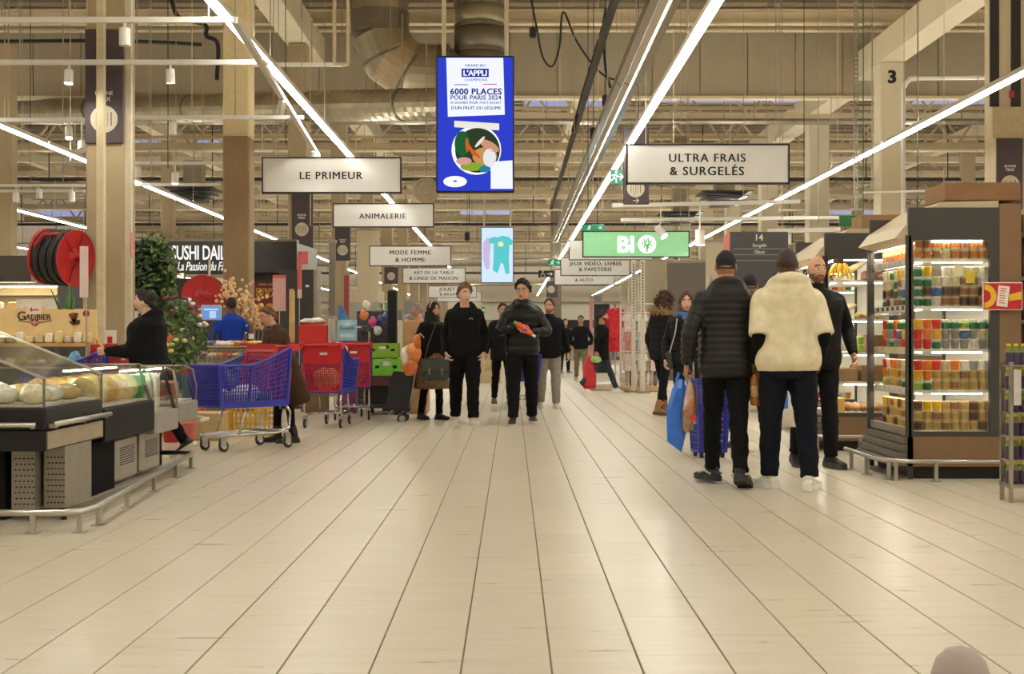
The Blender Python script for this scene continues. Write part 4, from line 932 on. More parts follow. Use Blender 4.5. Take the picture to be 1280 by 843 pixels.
MB().tube([(-.1, .58, .45), (.06, .62, .40), (.09, .62, .40), (.09, .3, .40)], .015, 8).build('bumper', M((196, 188, 170), .4), c4)
for i in range(10):
    yy = 8.80 + .24 * (i % 5); m_ = MB().ball((0, 0, .09), .12, .11, .10, 14, 8); m_.v = [(v[0], v[1], max(0, v[2] + .02 * noise.noise(Vector(v) * 30 + Vector((i, 7, 0))))) for v in m_.v]
    m_.build('pastry_tray', M([(224, 188, 110), (232, 206, 140), (216, 170, 84)][i % 3], .35, var=.3, scale=40, coat=.4), loc=(XA - .2 - .26 * (i // 5), yy, .648), smooth=True, label='%s food heap in the black-fronted counter, %s row, %s from near end' % (['golden', 'pale', 'amber'][i % 3], ['aisle', 'inner'][i // 5], ORD[i % 5]), category='food', group='food heaps in the second counter')
for i, (cc, nm) in enumerate((((60, 170, 110), 'green-topped'), ((236, 234, 228), 'white'), ((236, 234, 228), 'pale')) * 2):
    MB().rbox(-.09, .09, -.05, .05, 0, .28 - .05 * (i % 2), .01).build('standing_pack', M(cc, .3, var=.15, scale=30, coat=.5), loc=(XA - .22 - .25 * (i // 3), 10.08 + .21 * (i % 3), .543), label='%s pack standing in the third counter, %s row' % (nm, ['aisle', 'inner'][i // 3]), category='package', group='packs in the third counter')
for i in range(4):
    MB().rbox(-.08, .08, -.06, .06, 0, .16, .02).build('meat_pack', M([(120, 40, 46), (170, 110, 100)][i % 2], .3, var=.3, scale=30, coat=.5), loc=(XA - .2 - .22 * (i // 2), 10.8 + .26 * (i % 2), .583), label='%s pack in the farthest counter, %s row' % (['dark red', 'pinkish'][i % 2], ['aisle', 'inner'][i // 2]), category='package', group='packs in the farthest counter')
kick_rail('low steel bumper rail round the glass counters', [(-4.2, 7.29), (-2.56, 7.29), (-2.47, 7.34), (-2.45, 7.5), (-2.74, 10.95), (-2.8, 11.05), (-3.1, 11.1)], [(-2.73, 7.29), (-2.475, 7.33), (-2.46, 7.62), (-2.53, 8.42), (-2.6, 9.3), (-2.68, 10.2), (-2.735, 10.9), (-3.5, 7.29)], .118, .02)

# ------------------------------------------------------------------ cheese promotion stand with yellow board
YG = 13.5; yel = M((236, 208, 148), .5, var=.1, scale=3)
t = thing('promotion_stand', 'trestle stand with yellow board reading Galibier', 'display stand', (XW(0, YG), YG, 0))
gx0 = t.location.x; gw = XW(121, YG) - XW(-60, YG)
def lx(px): return XW(px, YG) - gx0
MB().poly([(lx(-60), 0, ZW(425, YG)), (lx(121), 0, ZW(425, YG)), (lx(121), 0, ZW(387, YG)), (lx(56), 0, ZW(387, YG)), (lx(52), 0, ZW(384, YG)), (lx(37), 0, ZW(383, YG)), (lx(33), 0, ZW(387, YG)), (lx(-60), 0, ZW(387, YG))], (0, .02, 0)).build('header_board', yel, t)
letter('lettering', 'G', M((70, 52, 34), .5), t, (lx(27), -.004, ZW(395, YG)), h=11 * YG / F)
letter('lettering', 'ALIBIER', M((70, 52, 34), .5), t, (lx(48), -.004, ZW(396.5, YG)), w=32 * YG / F)
MB().tube([(lx(23 + 42 * i / 8), -.004, ZW(401 + 2.5 * sin(pi * i / 8), YG)) for i in range(9)], .004, 5).build('swoosh', M((70, 52, 34), .5), t)
MB().poly([(lx(39), -.008, ZW(400, YG)), (lx(48), -.008, ZW(400, YG)), (lx(48), -.008, ZW(405, YG)), (lx(43.5), -.008, ZW(409, YG)), (lx(39), -.008, ZW(405, YG))], (0, .006, 0)).build('shield', M((190, 50, 40), .5), t)
MB().box(lx(42.8), lx(44.2), -.012, -.008, ZW(408, YG), ZW(400.4, YG)).box(lx(39.5), lx(47.5), -.012, -.008, ZW(404.2, YG), ZW(402.6, YG)).build('shield_cross', white, t)
for i, (x_, a_) in enumerate(((86, 1.9), (89, 1.7), (92, 1.5), (95, 1.35), (98, 1.2), (82, 2.1))):
    MB().bar((lx(93), -.006, ZW(404, YG)), (lx(93) + .11 * cos(a_), -.006, ZW(404, YG) + .11 * sin(a_)), .014, .004, (0, 1, 0)).build('sausage_print', M([(140, 66, 40), (110, 44, 30)][i % 2], .5), t)
MB().poly([(lx(86), -.008, ZW(402, YG)), (lx(100), -.008, ZW(400, YG)), (lx(100), -.008, ZW(405, YG)), (lx(91), -.008, ZW(407, YG))], (0, .004, 0)).build('bowl_print', M((66, 36, 24), .5), t)
MB().lathe([(.035, -.01), (.035, -.006)], (lx(108), 0, ZW(392, YG)), 14, 'y').build('rosette_print', M((150, 40, 44), .5), t)
MB().box(lx(-60), lx(120), -.55, .02, ZW(433, YG), ZW(429, YG)).build('upper_shelf', M((206, 160, 88), .5), t)
MB().box(lx(-60), lx(116), -.75, .02, ZW(458, YG), ZW(455, YG)).build('lower_shelf', M((70, 52, 40), .5), t)
for x_ in (lx(-40), lx(117)):
    MB().bar((x_, .05, ZW(415, YG)), (x_ + .1, .55, 0.01), .04).build('trestle_leg', M((224, 176, 84), .5), t); MB().bar((x_, .05, ZW(415, YG)), (x_ - .02, -.5, 0.01), .04).build('trestle_leg', M((224, 176, 84), .5), t)
for i in range(11):
    px = -10 + 12 * i; MB().rbox(-.04, .04, -.05, .05, 0, R.uniform(.05, .13), .015).build('cheese_pack', M([(236, 230, 214), (224, 206, 150), (200, 186, 160)][i % 3], .3, var=.15, scale=30, coat=.4), loc=(XW(px, YG - .2), YG - .2, ZW(429, YG)), label='%s cheese pack on the upper shelf of the yellow stand, %s from left' % (['white', 'yellowish', 'grey'][i % 3], ORD[i]), category='package', group='cheese packs on the yellow stand')
for i in range(9):
    px = 0 + 13 * i; MB().rbox(-.045, .045, -.06, .06, 0, R.uniform(.05, .1), .02).build('cheese_pack', M([(190, 190, 150), (226, 220, 204), (150, 110, 80)][i % 3], .3, var=.15, scale=30, coat=.4), loc=(XW(px, YG - .4), YG - .4, ZW(455, YG)), label='%s pack on the lower shelf of the yellow stand, %s from left' % (['greenish', 'white', 'brown'][i % 3], ORD[i]), category='package', group='packs on the lower shelf of the yellow stand')
def price_pole(label, x, card, Y, zb=0., side=1, cardm=None, top=None):
    x0, x1, y0, y1 = card; p = Vector((XW(x, Y), Y, zb)); t = thing('price_card_pole', label, 'price sign', p)
    w = (x1 - x0) * Y / F
    MB().box(XW(x0, Y) - p.x, XW(x1, Y) - p.x, -.01, .01, ZW(y1, Y) - zb, ZW(y0, Y) - zb).build('card', cardm or M((222, 200, 192), .5, var=.06), t)
    if top: MB().box(XW(x0, Y) - p.x, XW(x1, Y) - p.x, -.013, -.01, ZW(y0 + top, Y) - zb, ZW(y0, Y) - zb).build('card_header', pinkred, t)
    MB().tube([(0, .02, 0), (0, .02, ZW(y1, Y) - zb + .02)], .009, 8).build('pole', steel, t)
    MB().lathe([(.07, 0), (.07, .008), (.02, .014)], n=14).build('foot', steel, t)
price_pole('white price card on a thin pole under the hose reel', 107, (100, 110, 308, 372), 12.9)
pc = thing('price_card', 'small white price card above the Galibier lettering', 'price sign', U(43, 393, 13.46)); MB().box(-.075, .075, -.012, .0, 0, 16 * 13.46 / F).build('card', M((236, 224, 214), .5), pc); letter('lettering', '4', M((190, 60, 60), .5), pc, (-.03, -.013, .05), h=.05); MB().box(-.01, .05, -.014, -.012, .035, .06).build('print', M((214, 120, 110), .5), pc); MB().box(-.02, .02, 0, .016, -.02, .02).build('clip', steel, pc)
# wine display card by the column
t = thing('poster_card', 'white card with a red wine glass before the column', 'card', (XW(138, 13.2), 13.2, 0)); MB().box(-.06, .06, 0, .01, ZW(432, 13.2), ZW(413, 13.2)).build('card', M((232, 220, 206), .5), t); MB().box(-.03, .02, -.004, 0, ZW(429, 13.2), ZW(421, 13.2)).build('red_print', M((186, 30, 40), .5), t); MB().box(-.012, .012, .01, .03, 0, ZW(415, 13.2)).build('stake', steel, t)
# lit deli counter behind the stand
YD = 18.5; x0, x1 = XW(-40, YD), XW(104, YD)
t = thing('deli_counter', 'lit white deli counter with dark header behind the yellow stand', 'counter', (x0, YD, 0)); w = x1 - x0
MB().box(0, w, .5, .55, 0, ZW(358, YD)).build('back_panel', M((206, 186, 140), .5), t)
MB().box(0, w * .56, -.05, .5, ZW(353, YD), ZW(320, YD)).build('header', M((66, 58, 52), .5), t)
MB().box(0, w, 0, .5, ZW(390, YD), ZW(386, YD)).build('worktop', white, t); MB().box(0, w, 0, .5, 0, ZW(392, YD)).build('base', darkgrey, t)
MB().box(0, w, .3, .5, ZW(370, YD), ZW(368.5, YD)).build('shelf', black, t)
MB().box(.1, w - .2, .1, .16, ZW(359, YD), ZW(357.5, YD)).build('lamp', lamp_mat(30., (1, .85, .6)), t)
MB().box(w * .78, w * 1.0, -.02, .0, ZW(386, YD), ZW(350, YD)).build('grey_panel', M((92, 90, 92), .5), t)
MB().box(.7, 1.3, -.01, 0, ZW(384, YD), ZW(374, YD)).build('notice', white, t)
for i in range(5): MB().rbox(-.1, .1, -.05, .05, 0, .1, .015).build('deli_dish', M([(226, 214, 190), (206, 160, 100), (190, 110, 90)][i % 3], .4), loc=(x0 + .35 + .28 * i, YD + .15, ZW(386, YD)), label='%s dish on the lit deli worktop, %s from left' % (['pale', 'golden', 'reddish'][i % 3], ORD[i]), category='dish', group='dishes on the deli worktop')
# leek-like green leaves below the hose reel
t = thing('leek_bunch', 'upright green leaves below the hose reel', 'plant', (XW(86, 14.6), 14.6, 0))
MB().lathe([(.12, 0), (.14, .3), (.15, 1.2), (.13, 1.2), (.1, .9)], n=14).build('tub', darkgrey, t)
for i, (dx, h_) in enumerate(((-.03, .50), (.0, .58), (.035, .53), (.06, .46), (-.05, .46), (-.08, .56))):
    pts = [(dx * f_ * (3 if i > 3 else 1), 0.01 * i, 1.15 + h_ * f_) for f_ in (0, .35, .7, 1)]; MB().tube(pts, [.03, .034, .026, .004], 6, flat=.3).build('leaf', M([(70, 130, 40), (96, 150, 50), (40, 70, 34)][i % 3 if i < 4 else 2], .5), t, smooth=True)

# hose reels
def hose_reel(label, p, r, w, axis, disc_only=False):
    t = thing('hose_reel', label, 'hose reel', p); red = M((176, 24, 30), .35, var=.08)
    rot = Matrix.Identity(4) if axis == 'x' else Matrix.Rotation(-pi / 2, 4, 'Z')
    def mk(b, nm, m, sm=False): b.v = [tuple(rot @ Vector(v)) for v in b.v]; return b.build(nm, m, t, smooth=sm)
    for s in (-1, 1):
        mk(MB().lathe([(r * .1, s * w / 2), (r * .96, s * w / 2), (r, s * (w / 2 + .015)), (r, s * (w / 2 + .03)), (r * .9, s * (w / 2 + .025)), (r * .35, s * (w / 2 + .01)), (r * .12, s * (w / 2 + .04)), (r * .05, s * (w / 2 + .04))], n=32, axis='x'), 'side_disc', red)
        sp = MB()
        for i in range(6): a_ = pi * i / 3 + .2; sp.bar((s * (w / 2 + .022), r * .15 * cos(a_), r * .15 * sin(a_)), (s * (w / 2 + .026), r * .88 * cos(a_), r * .88 * sin(a_)), .014, .01, (1, 0, 0))
        mk(sp, 'rib', M((150, 18, 24), .4))
    n_ = 7
    for i in range(n_):
        x_ = -w / 2 + w * (i + .5) / n_; mk(MB().tube([(x_ + .008 * sin(3 * a_), (r * .86 + .02 * (i % 2)) * cos(a_), (r * .86 + .02 * (i % 2)) * sin(a_)) for a_ in [2 * pi * j / 28 for j in range(29)]], w / n_ * .55, 8, False), 'hose_coil', M((30, 28, 28), .5, var=.2, scale=30), True)
    mk(MB().lathe([(r * .75, -w / 2), (r * .75, w / 2)], n=24, axis='x'), 'drum', black)
    mk(MB().tube([(w / 2, 0, 0), (w / 2 + .22, 0, 0)], r * .09, 10), 'axle', M((150, 18, 24), .4))
    return t
Yh = 16.2
t = hose_reel('red hose reel with black hose on the nearest column', U(77, 322, Yh), .36, .40, 'x')
t.rotation_euler = (0, .08, -.35); MB().tube([(.15, -.1, .3), (-.05, -.3, .26), (-.13, -.36, .1)], .03, 8).build('nozzle', M((150, 24, 28), .5), t, smooth=True)
t = hose_reel('round red hose reel seen flat beside the second column', U(255, 370, 23.75), .385, .25, 'y')
MB().tube([U(253, 369, 23.4) - U(255, 370, 23.75), U(281, 369, 23.4) - U(255, 370, 23.75), U(284, 369, 24.06) - U(255, 370, 23.75)], .03, 8).build('swing_arm', M((160, 22, 28), .4), t, smooth=True)
# column notices
MB().box(0, .006, -.05, .05, 0, .34).build('notice', M((210, 120, 110), .5), loc=(c1.location.x + .331, 16.56, ZW(323, 16.5)), label='small red and white notice on the side of the nearest column', category='notice')

# ------------------------------------------------------------------ sushi kiosk
YK = 27.; blk = M((30, 29, 30), .35, var=.12, scale=2, coat=.3)
kx = lambda px: XW(px, YK) - XW(170, YK)
t = thing('sushi_kiosk', 'black sushi kiosk with illuminated white lettering', 'kiosk', (XW(170, YK), YK, 0))
MB().box(kx(165), kx(371), 0, .3, ZW(341, YK), ZW(302, YK)).build('header', blk, t)
MB().poly([(kx(371), 0, ZW(304, YK)), (kx(385), 1.2, ZW(307, YK)), (kx(385), 1.2, ZW(343, YK)), (kx(371), 0, ZW(340, YK))], (0, .03, 0)).build('header_return', M((150, 146, 138), .4), t)
MB().box(kx(372.5), kx(384), .1, .14, ZW(330, YK), ZW(314, YK)).build('return_poster', pinkred, t)
MB().box(kx(165), kx(371), -.03, .3, ZW(302, YK), ZW(299.5, YK)).build('header_edge', M((120, 112, 98), .4, .5), t)
letter('lettering', 'SUSHI DAILY', lm((250, 246, 236), 1.1), t, (kx(252.5), -.004, ZW(316, YK)), w=76 * YK / F, h=18 * YK / F)
letter('lettering', 'La Passion du Fait', lm((250, 246, 236), .9), t, (kx(254), -.004, ZW(333, YK)), w=64 * YK / F, h=11 * YK / F)
MB().box(kx(314), kx(394), .3, .4, 0, ZW(341, YK)).build('dark_wall', M((40, 38, 37), .5, var=.08), t)
MB().box(kx(350), kx(394), -.2, .3, 0, ZW(338, YK)).build('dark_cabinet', M((46, 44, 42), .55, var=.08), t)
MB().box(kx(394), kx(398), -.22, .4, 0, ZW(338, YK)).build('corner_trim', M((150, 142, 126), .4, .5), t)
MB().box(kx(384), kx(388), -.215, -.2, ZW(359.5, YK), ZW(357, YK)).build('small_label', white, t)
MB().box(kx(165), kx(277), 1.2, 1.3, 0, ZW(345, YK)).build('back_wall', M((64, 60, 56), .6), t)
MB().box(kx(165), kx(300), -.3, .5, 0, 1.0).build('service_counter', M((58, 54, 50), .5), t)
p_ = MB().box(kx(315), kx(351), .28, .3, ZW(402, YK), ZW(351, YK)).build('poster', M((104, 22, 24), .5, var=.15), t)
letter('poster_lettering', 'CROUSTILLES', M((226, 170, 60), .5), p_, (kx(335), .278, ZW(362, YK)), w=37 * YK / F); letter('poster_lettering', 'DE PLAISIR', M((226, 170, 60), .5), p_, (kx(335), .278, ZW(368, YK)), w=35 * YK / F)
letter('poster_lettering', 'SUSHI DAILY ', M((220, 200, 170), .5), p_, (kx(332), .278, ZW(355, YK)), w=24 * YK / F)
for i in range(7): MB().lathe([(.09, .272), (.09, .277)], (kx(322 + 4 * i), 0, ZW(384 + 5 * (i % 3), YK)), 12, 'y').build('food_print', M([(206, 130, 50), (226, 180, 90), (150, 60, 30)][i % 3], .5), p_)
MB().rbox(-.35, .35, -.15, .15, -.12, .12, .03).bar((0, 0, .12), (0, 0, .5), .04).build('kiosk_heater', M((190, 180, 160), .4), loc=U(262, 355, 26.8), label='pale ventilation unit under the sushi sign', category='unit')
price_pole('pink price sign on a pole before the sushi kiosk', 349, (341, 357, 344, 389), 22, 0, 1, M((206, 160, 154), .5), 4)
price_pole('white and red paper strip hanging from the kiosk corner', 374, (372, 377, 322, 373), 25.5, 0, 1, M((220, 196, 190), .5), 40)
t = thing('wooden_board', 'pale upright wooden board in front of the dark kiosk wall', 'board', (XW(364, 20), 20, 0)); MB().poly([(-.04, 0, 0), (.05, 0, 0), (.05, 0, ZW(364, 20)), (.02, 0, ZW(361, 20)), (-.03, 0, ZW(362, 20))], (0, .04, 0)).build('plank', M((206, 170, 110), .6, var=.2, scale=6), t); MB().box(-.2, .2, -.1, .2, 0, .05).build('foot', darkgrey, t)
# till monitor
p = U(264, 391, 19.5); t = thing('till_monitor', 'small lit blue monitor beside the man in blue', 'monitor', (p.x, p.y, 1.03)); k = 19.5 / F
z_ = p.z - 1.03
MB().rbox(-12.5 * k, 12.5 * k, 0, .05, z_ - 9.5 * k, z_ + 9.5 * k, .01).build('casing', M((200, 196, 188), .4), t); MB().box(-11.3 * k, 11.3 * k, -.004, 0, z_ - 8.3 * k, z_ + 8.3 * k).build('picture', lm((120, 160, 226), .8), t)
MB().box(-2 * k, 6 * k, -.007, -.004, z_ - 7 * k, z_ + 2 * k).build('window', lm((190, 214, 246), .9), t); MB().box(-9 * k, 9 * k, -.007, -.004, z_ + 3 * k, z_ + 5 * k).build('title_bar', lm((200, 220, 246), .9), t)
MB().box(-.02, .02, .02, .05, .03, z_).build('stem', darkgrey, t); MB().box(-.1, .1, -.06, .1, 0, .03).build('foot', darkgrey, t)
tb_ = thing('till_desk', 'pale desk under the till monitor', 'desk', (p.x, p.y, 0)); MB().rbox(-.4, .7, -.3, .35, .96, 1.03, .01).build('top', M((176, 160, 130), .5), tb_); MB().box(-.36, .66, -.25, .3, 0, .96).build('front', M((120, 104, 84), .6), tb_)
# cream blossom branches and a wine bottle
def blossoms(label, px, py, Y, n_, sx, sz):
    p = U(px, py, Y); t = thing('blossom_branch', label, 'flowers', (p.x, p.y, 0)); b_ = MB()
    for i in range(n_): b_.ball((R.gauss(0, sx), R.gauss(0, .08), p.z + R.gauss(0, sz)), R.uniform(.018, .034), n=7, m=5)
    b_.build('blossom', M((232, 196, 150), .7, var=.15, scale=20), t, kind='stuff')
    for i in range(4): MB().tube([(0, 0, .3), (.05 * i - .1, 0, p.z * .7), (.08 * i - .12, .02, p.z)], .012, 6).build('stem', brown, t)
    MB().lathe([(.1, 0), (.14, .3), (.15, .35)], n=12).build('vase', M((150, 120, 90), .5), t)
blossoms('cream blossom branches behind the man in blue', 310, 385, 20.5, 130, .13, .16); blossoms('small cream blossoms above the till monitor', 287, 365, 22, 70, .10, .12)
blossoms('cream blossoms in front of the red poster', 322, 400, 20.9, 60, .08, .1)
t = thing('wine_bottle', 'brown wine bottle standing beside the man in blue', 'bottle', (XW(314, 19.6), 19.6, 1.03)); MB().lathe([(.035, 0), (.04, .01), (.04, .2), (.014, .27), (.014, .32)], n=12).build('glass_body', M((110, 60, 24), .25), t, smooth=True); MB().lathe([(.041, .06), (.041, .14)], n=12).build('paper_label', white, t); MB().lathe([(.015, .29), (.015, .33)], n=10).build('capsule', M((150, 100, 40), .4), t)

# ------------------------------------------------------------------ plants and flowers
def leaf_cluster(n_, cx, cz, sx, sz, sy, size, seed):
    rr_ = random.Random(seed); b_ = MB()
    for i in range(n_):
        while True:
            x_, y_, z_ = rr_.uniform(-1, 1), rr_.uniform(-1, 1), rr_.uniform(-1, 1)
            if x_ * x_ + y_ * y_ + z_ * z_ < 1: break
        c_ = Vector((cx + x_ * sx, y_ * sy, cz + z_ * sz)); d_ = Vector((rr_.gauss(0, 1), rr_.gauss(0, 1), rr_.gauss(-.3, .8))).normalized(); u_ = d_.orthogonal().normalized()
        l_ = size * rr_.uniform(.7, 1.3); w_ = l_ * .22; q_ = d_.cross(u_)
        b_.add([c_ - d_ * l_ * .5, c_ + u_ * w_ + q_ * .01, c_ + d_ * l_ * .5, c_ - u_ * w_ + q_ * .01, c_ + q_ * .02], [(0, 1, 4), (1, 2, 4), (2, 3, 4), (3, 0, 4)])
    return b_
Yp = 18.2
t = thing('potted_tree', 'bushy green potted tree right of the nearest column', 'plant', (XW(190, Yp), Yp, 0))
leaf_cluster(1500, 0, ZW(350, Yp), .29, .62, .35, .13, 3).build('foliage', M((46, 66, 34), .5, var=.35, scale=8), t, kind='stuff'); leaf_cluster(500, .05, ZW(345, Yp), .31, .6, .36, .12, 4).build('young_foliage', M((96, 120, 56), .5, var=.3, scale=8), t, kind='stuff')
for i in range(4): MB().tube([(.03 * i - .05, 0, .3), (.06 * i - .1, .02, 1.2), (.14 * i - .2, 0, 2.2)], [.025, .02, .008], 6).build('trunk', brown, t, smooth=True)
MB().lathe([(.18, 0), (.24, .4), (.26, .42), (.23, .42), (.2, .3)], n=18).build('pot', M((60, 54, 50), .6), t)
for i, (px, py, Y, hgt, leafc, flc, lb) in enumerate(((236, 408, 15.6, .34, (70, 96, 50), (222, 206, 214), 'pale flower bouquet in a bucket right of the woman in profile'), (222, 400, 15.2, .3, (86, 110, 60), (120, 40, 66), 'dark pink flower bouquet in a bucket behind the woman in profile'), (244, 425, 15.9, .3, (80, 104, 56), (226, 216, 196), 'cream flower bouquet beside the packet bin'), (229, 440, 15.0, .26, (88, 112, 62), (200, 190, 120), 'yellow green bouquet low beside the packet bin'))):
    p = U(px, py, Y); t = thing('flower_bouquet', lb, 'flowers', (p.x, p.y, 0)); leaf_cluster(150, 0, p.z, .16, hgt, .14, .12, i + 20).build('foliage', M(leafc, .5, var=.3), t, kind='stuff')
    for j in range(9): MB().ball((R.gauss(0, .09), R.gauss(0, .07) - .05, p.z + R.uniform(0, hgt)), .035, .035, .025, 8, 6).build('flower_head', M(flc, .6, var=.2, scale=30), t, smooth=True)
    MB().lathe([(.11, 0), (.15, .36), (.16, .37), (.14, .36), (.13, .1)], n=14).build('bucket', M([(206, 110, 112), (96, 60, 50), (190, 90, 90), (150, 120, 80)][i], .5), t); MB().tube([(0, 0, .1), (0, 0, p.z)], .03, 8).build('stem_bundle', M((70, 100, 50), .6), t)
MB().rbox(-.1, .1, -.1, .1, 0, .48, .01).build('wooden_block', M((176, 140, 90), .6, var=.1), loc=(XW(214, 14.4), 14.4, 0), label='small stack of pale wooden boxes behind the woman in profile', category='box')
for i, (px, py, cc, lb) in enumerate(((234, 557, (224, 122, 116), 'pink bucket on the floor beyond the counters'), (214, 553, (176, 40, 44), 'red bucket on the floor beyond the counters'))):
    Y = GY(py); MB().lathe([(.075, 0), (.1, .22), (.105, .23), (.09, .225), (.07, .05)], n=16).build('bucket', M(cc, .45), loc=(XW(px, Y), Y, 0), label=lb, category='bucket')
Yc = 14.0
MB().rbox(-.24, .2, -.15, .2, 0, .3, .01).build('beige_crate', M((196, 170, 120), .6, var=.08), loc=(XW(258, Yc), Yc, 0), label='beige box on the floor behind the blue cart', category='box')
# bin of colourful packets behind the first cart
YB = 16.8; t = thing('packet_bin', 'long display bin heaped with colourful packets', 'display bin', (XW(286, YB), YB, 0)); hw = 42 * YB / F
MB().box(-hw, hw, -.35, .35, .55, .62).build('floor_panel', steel, t)
for s in (-1, 1):
    MB().lattice([(-hw, s * .35, .62), (hw, s * .35, .62), (hw, s * .38, .95), (-hw, s * .38, .95)], 14, 4, .008, .016).build('wire_side', steel, t); MB().lattice([(s * hw, -.35, .62), (s * hw, .35, .62), (s * hw, .38, .95), (s * hw, -.38, .95)], 8, 4, .008, .016).build('wire_end', steel, t)
for sx in (-1, 1):
    for sy in (-1, 1): MB().box(sx * hw * .95 - .02, sx * hw * .95 + .02, sy * .33 - .02, sy * .33 + .02, 0, .55).build('leg', steel, t)
pk = []
for cc in ((236, 230, 214), (226, 150, 60), (206, 60, 50), (240, 206, 90), (90, 90, 150), (230, 190, 200)):
    b_ = MB(); n_ = 6
    b_.rings([[Vector((-.10 + .2 * u, sy * .065 * (1 - .0 * u), .028 * sin(pi * min(1, max(0, u))) * sz + .03)) for sy, sz in ((-1, 0), (-.6, 1), (.6, 1), (1, 0), (.6, -1), (-.6, -1))] for u in [i / n_ for i in range(n_ + 1)]])
    pk.append(b_.mesh('packet', M(cc, .25, var=.35, scale=22, coat=.5), True))
PKN = ['white', 'orange', 'red', 'yellow', 'blue', 'pink']
for i in range(48):
    layer = i // 16; j = i % 16; o = link('packet', pk[i % 6], None, (t.location.x - hw + .08 + (j % 8) * (2 * hw - .16) / 7, YB - .22 + .36 * (j // 8), .622 + .068 * layer + .16 * (layer > 1) ), R.uniform(-.5, .5)); o.location.z = (.70, .86, 1.01)[layer]; o.rotation_euler.x = R.uniform(-.3, .3)
    o['label'] = '%s packet in the long bin, %s layer, %s row, %s from left' % (PKN[i % 6], ['lower', 'middle', 'upper'][layer], ['front', 'back'][j // 8], ORD[j % 8]); o['category'] = 'packet'; o['group'] = 'packets heaped in the long bin'
# ------------------------------------------------------------------ people
SKIN = {'light': (206, 156, 126), 'tan': (178, 126, 96), 'brown': (104, 70, 52), 'pale': (214, 170, 146)}
def dk(c): return tuple(int(v * .62) for v in c) if max(c) < 64 else c
def head_pt(th, ph):
    """surface of a head looking towards -Y, centre at mid height"""
    x, y, z = sin(th) * cos(ph), sin(th) * sin(ph), cos(th)
    X, Y_, Z = x * .073, y * (.092 if y < 0 else .102), z * .119
    if Z < 0:
        f = -Z / .119; X *= 1 - .30 * f ** 1.6
        if Y_ > 0: Y_ *= 1 - .55 * f ** 1.3
        else: Y_ *= 1 + .04 * f
    if y < 0:
        g = lambda a, s: exp(-(a / s) ** 2)
        fr = min(1, -y * 1.6)
        Y_ -= fr * (.021 * g(X, .011) * g(Z + .024, .017) + .010 * g(X, .009) * g(Z - .006, .022) + .005 * g(Z - .036, .011) * g(X, .05) - .009 * (g(X - .031, .014) + g(X + .031, .014)) * g(Z - .012, .011)
                    + .006 * g(X, .022) * g(Z + .062, .010) + .007 * g(X, .02) * g(Z + .1, .018) - .003 * g(X, .02) * g(Z + .078, .008))
    return Vector((X, Y_, Z))
def add_head(mb, T, face=True, beard=None, ears=True):
    nu, nv = 44, 34; vs = [T @ head_pt(0.0001, 0)]; fs = []; ms = []
    for i in range(1, nv):
        for j in range(nu): vs.append(T @ head_pt(pi * i / nv, 2 * pi * j / nu))
    vs.append(T @ head_pt(pi - .0001, 0))
    for j in range(nu): fs.append((0, 1 + j, 1 + (j + 1) % nu)); ms.append(0)
    for i in range(nv - 2):
        for j in range(nu):
            a = 1 + i * nu; k = (j + 1) % nu; fs.append((a + j, a + nu + j, a + nu + k, a + k))
            p = head_pt(pi * (i + 1.5) / nv, 2 * pi * (j + .5) / nu); mi = 0
            if face and p.y < -.03:
                if abs(p.x) < .024 and abs(p.z + .061) < .007 and p.y < -.07: mi = 2
                elif .014 < abs(p.x) < .05 and abs(p.z - .034 + .1 * (abs(p.x) - .03) ) < .0055: mi = 1
            if beard and mi == 0 and p.y < .01 and p.z < -.035 and not (abs(p.x) < .016 and p.z > -.045):
                if p.z < -.05 or abs(p.x) > .045 : mi = 4
                if abs(p.x) < .03 and -.056 < p.z < -.044: mi = 4
            ms.append(mi)
    a = 1 + (nv - 2) * nu
    for j in range(nu): fs.append((a + j, len(vs) - 1, a + (j + 1) % nu)); ms.append(0)
    o = len(mb.v); mb.v += [tuple(v) for v in vs]; mb.f += [tuple(i + o for i in f) for f in fs]; mb.m += ms
    def blob(c, r, mi, rot=None):
        mb.cur = mi; b = MB().ball((0, 0, 0), *r, 10, 7); mb.add([T @ (Vector(c) + Vector(v)) for v in b.v], b.f); mb.cur = 0
    if face:
        for s in (-1, 1): blob((s * .031, -.0735, .011), (.0135, .008, .0065), 3); blob((s * .031, -.0785, .011), (.0062, .0055, .0062), 1)
    if ears:
        for s in (-1, 1): blob((s * .073, .012, -.004), (.010, .02, .032), 0)
def limb_pts(pts, radii, sub=5):
    """smooth centre line and radii through the joints"""
    P = [Vector(p) for p in pts]; P = [P[0] * 2 - P[1]] + P + [P[-1] * 2 - P[-2]]; Rr = [radii[0]] + list(radii) + [radii[-1]]
    oc, orr = [], []
    for i in range(1, len(P) - 2):
        for j in range(sub):
            t = j / sub; a, b, c, d = P[i - 1], P[i], P[i + 1], P[i + 2]
            oc.append(.5 * ((2 * b) + (c - a) * t + (2 * a - 5 * b + 4 * c - d) * t * t + (3 * b - a - 3 * c + d) * t ** 3)); t2 = t * t * (3 - 2 * t)
            orr.append(Rr[i] * (1 - t2) + Rr[i + 1] * t2)
    oc.append(P[-2]); orr.append(Rr[-2])
    return oc, orr
def quilt(pts, rad, step, amp, phase=0):
    """resample a limb finely and swell it between stitched lines"""
    out, orr = [], []; s = 0
    for i in range(len(pts) - 1):
        L_ = (pts[i + 1] - pts[i]).length; n_ = max(1, int(L_ / .008))
        for j in range(n_):
            f = j / n_; out.append(pts[i].lerp(pts[i + 1], f)); q = abs(sin(pi * ((s + L_ * f) / step + phase)))
            orr.append((rad[i] * (1 - f) + rad[i + 1] * f) + amp * (q ** .6 - .6))
        s += L_
    out.append(pts[-1]); orr.append(rad[-1])
    return out, orr
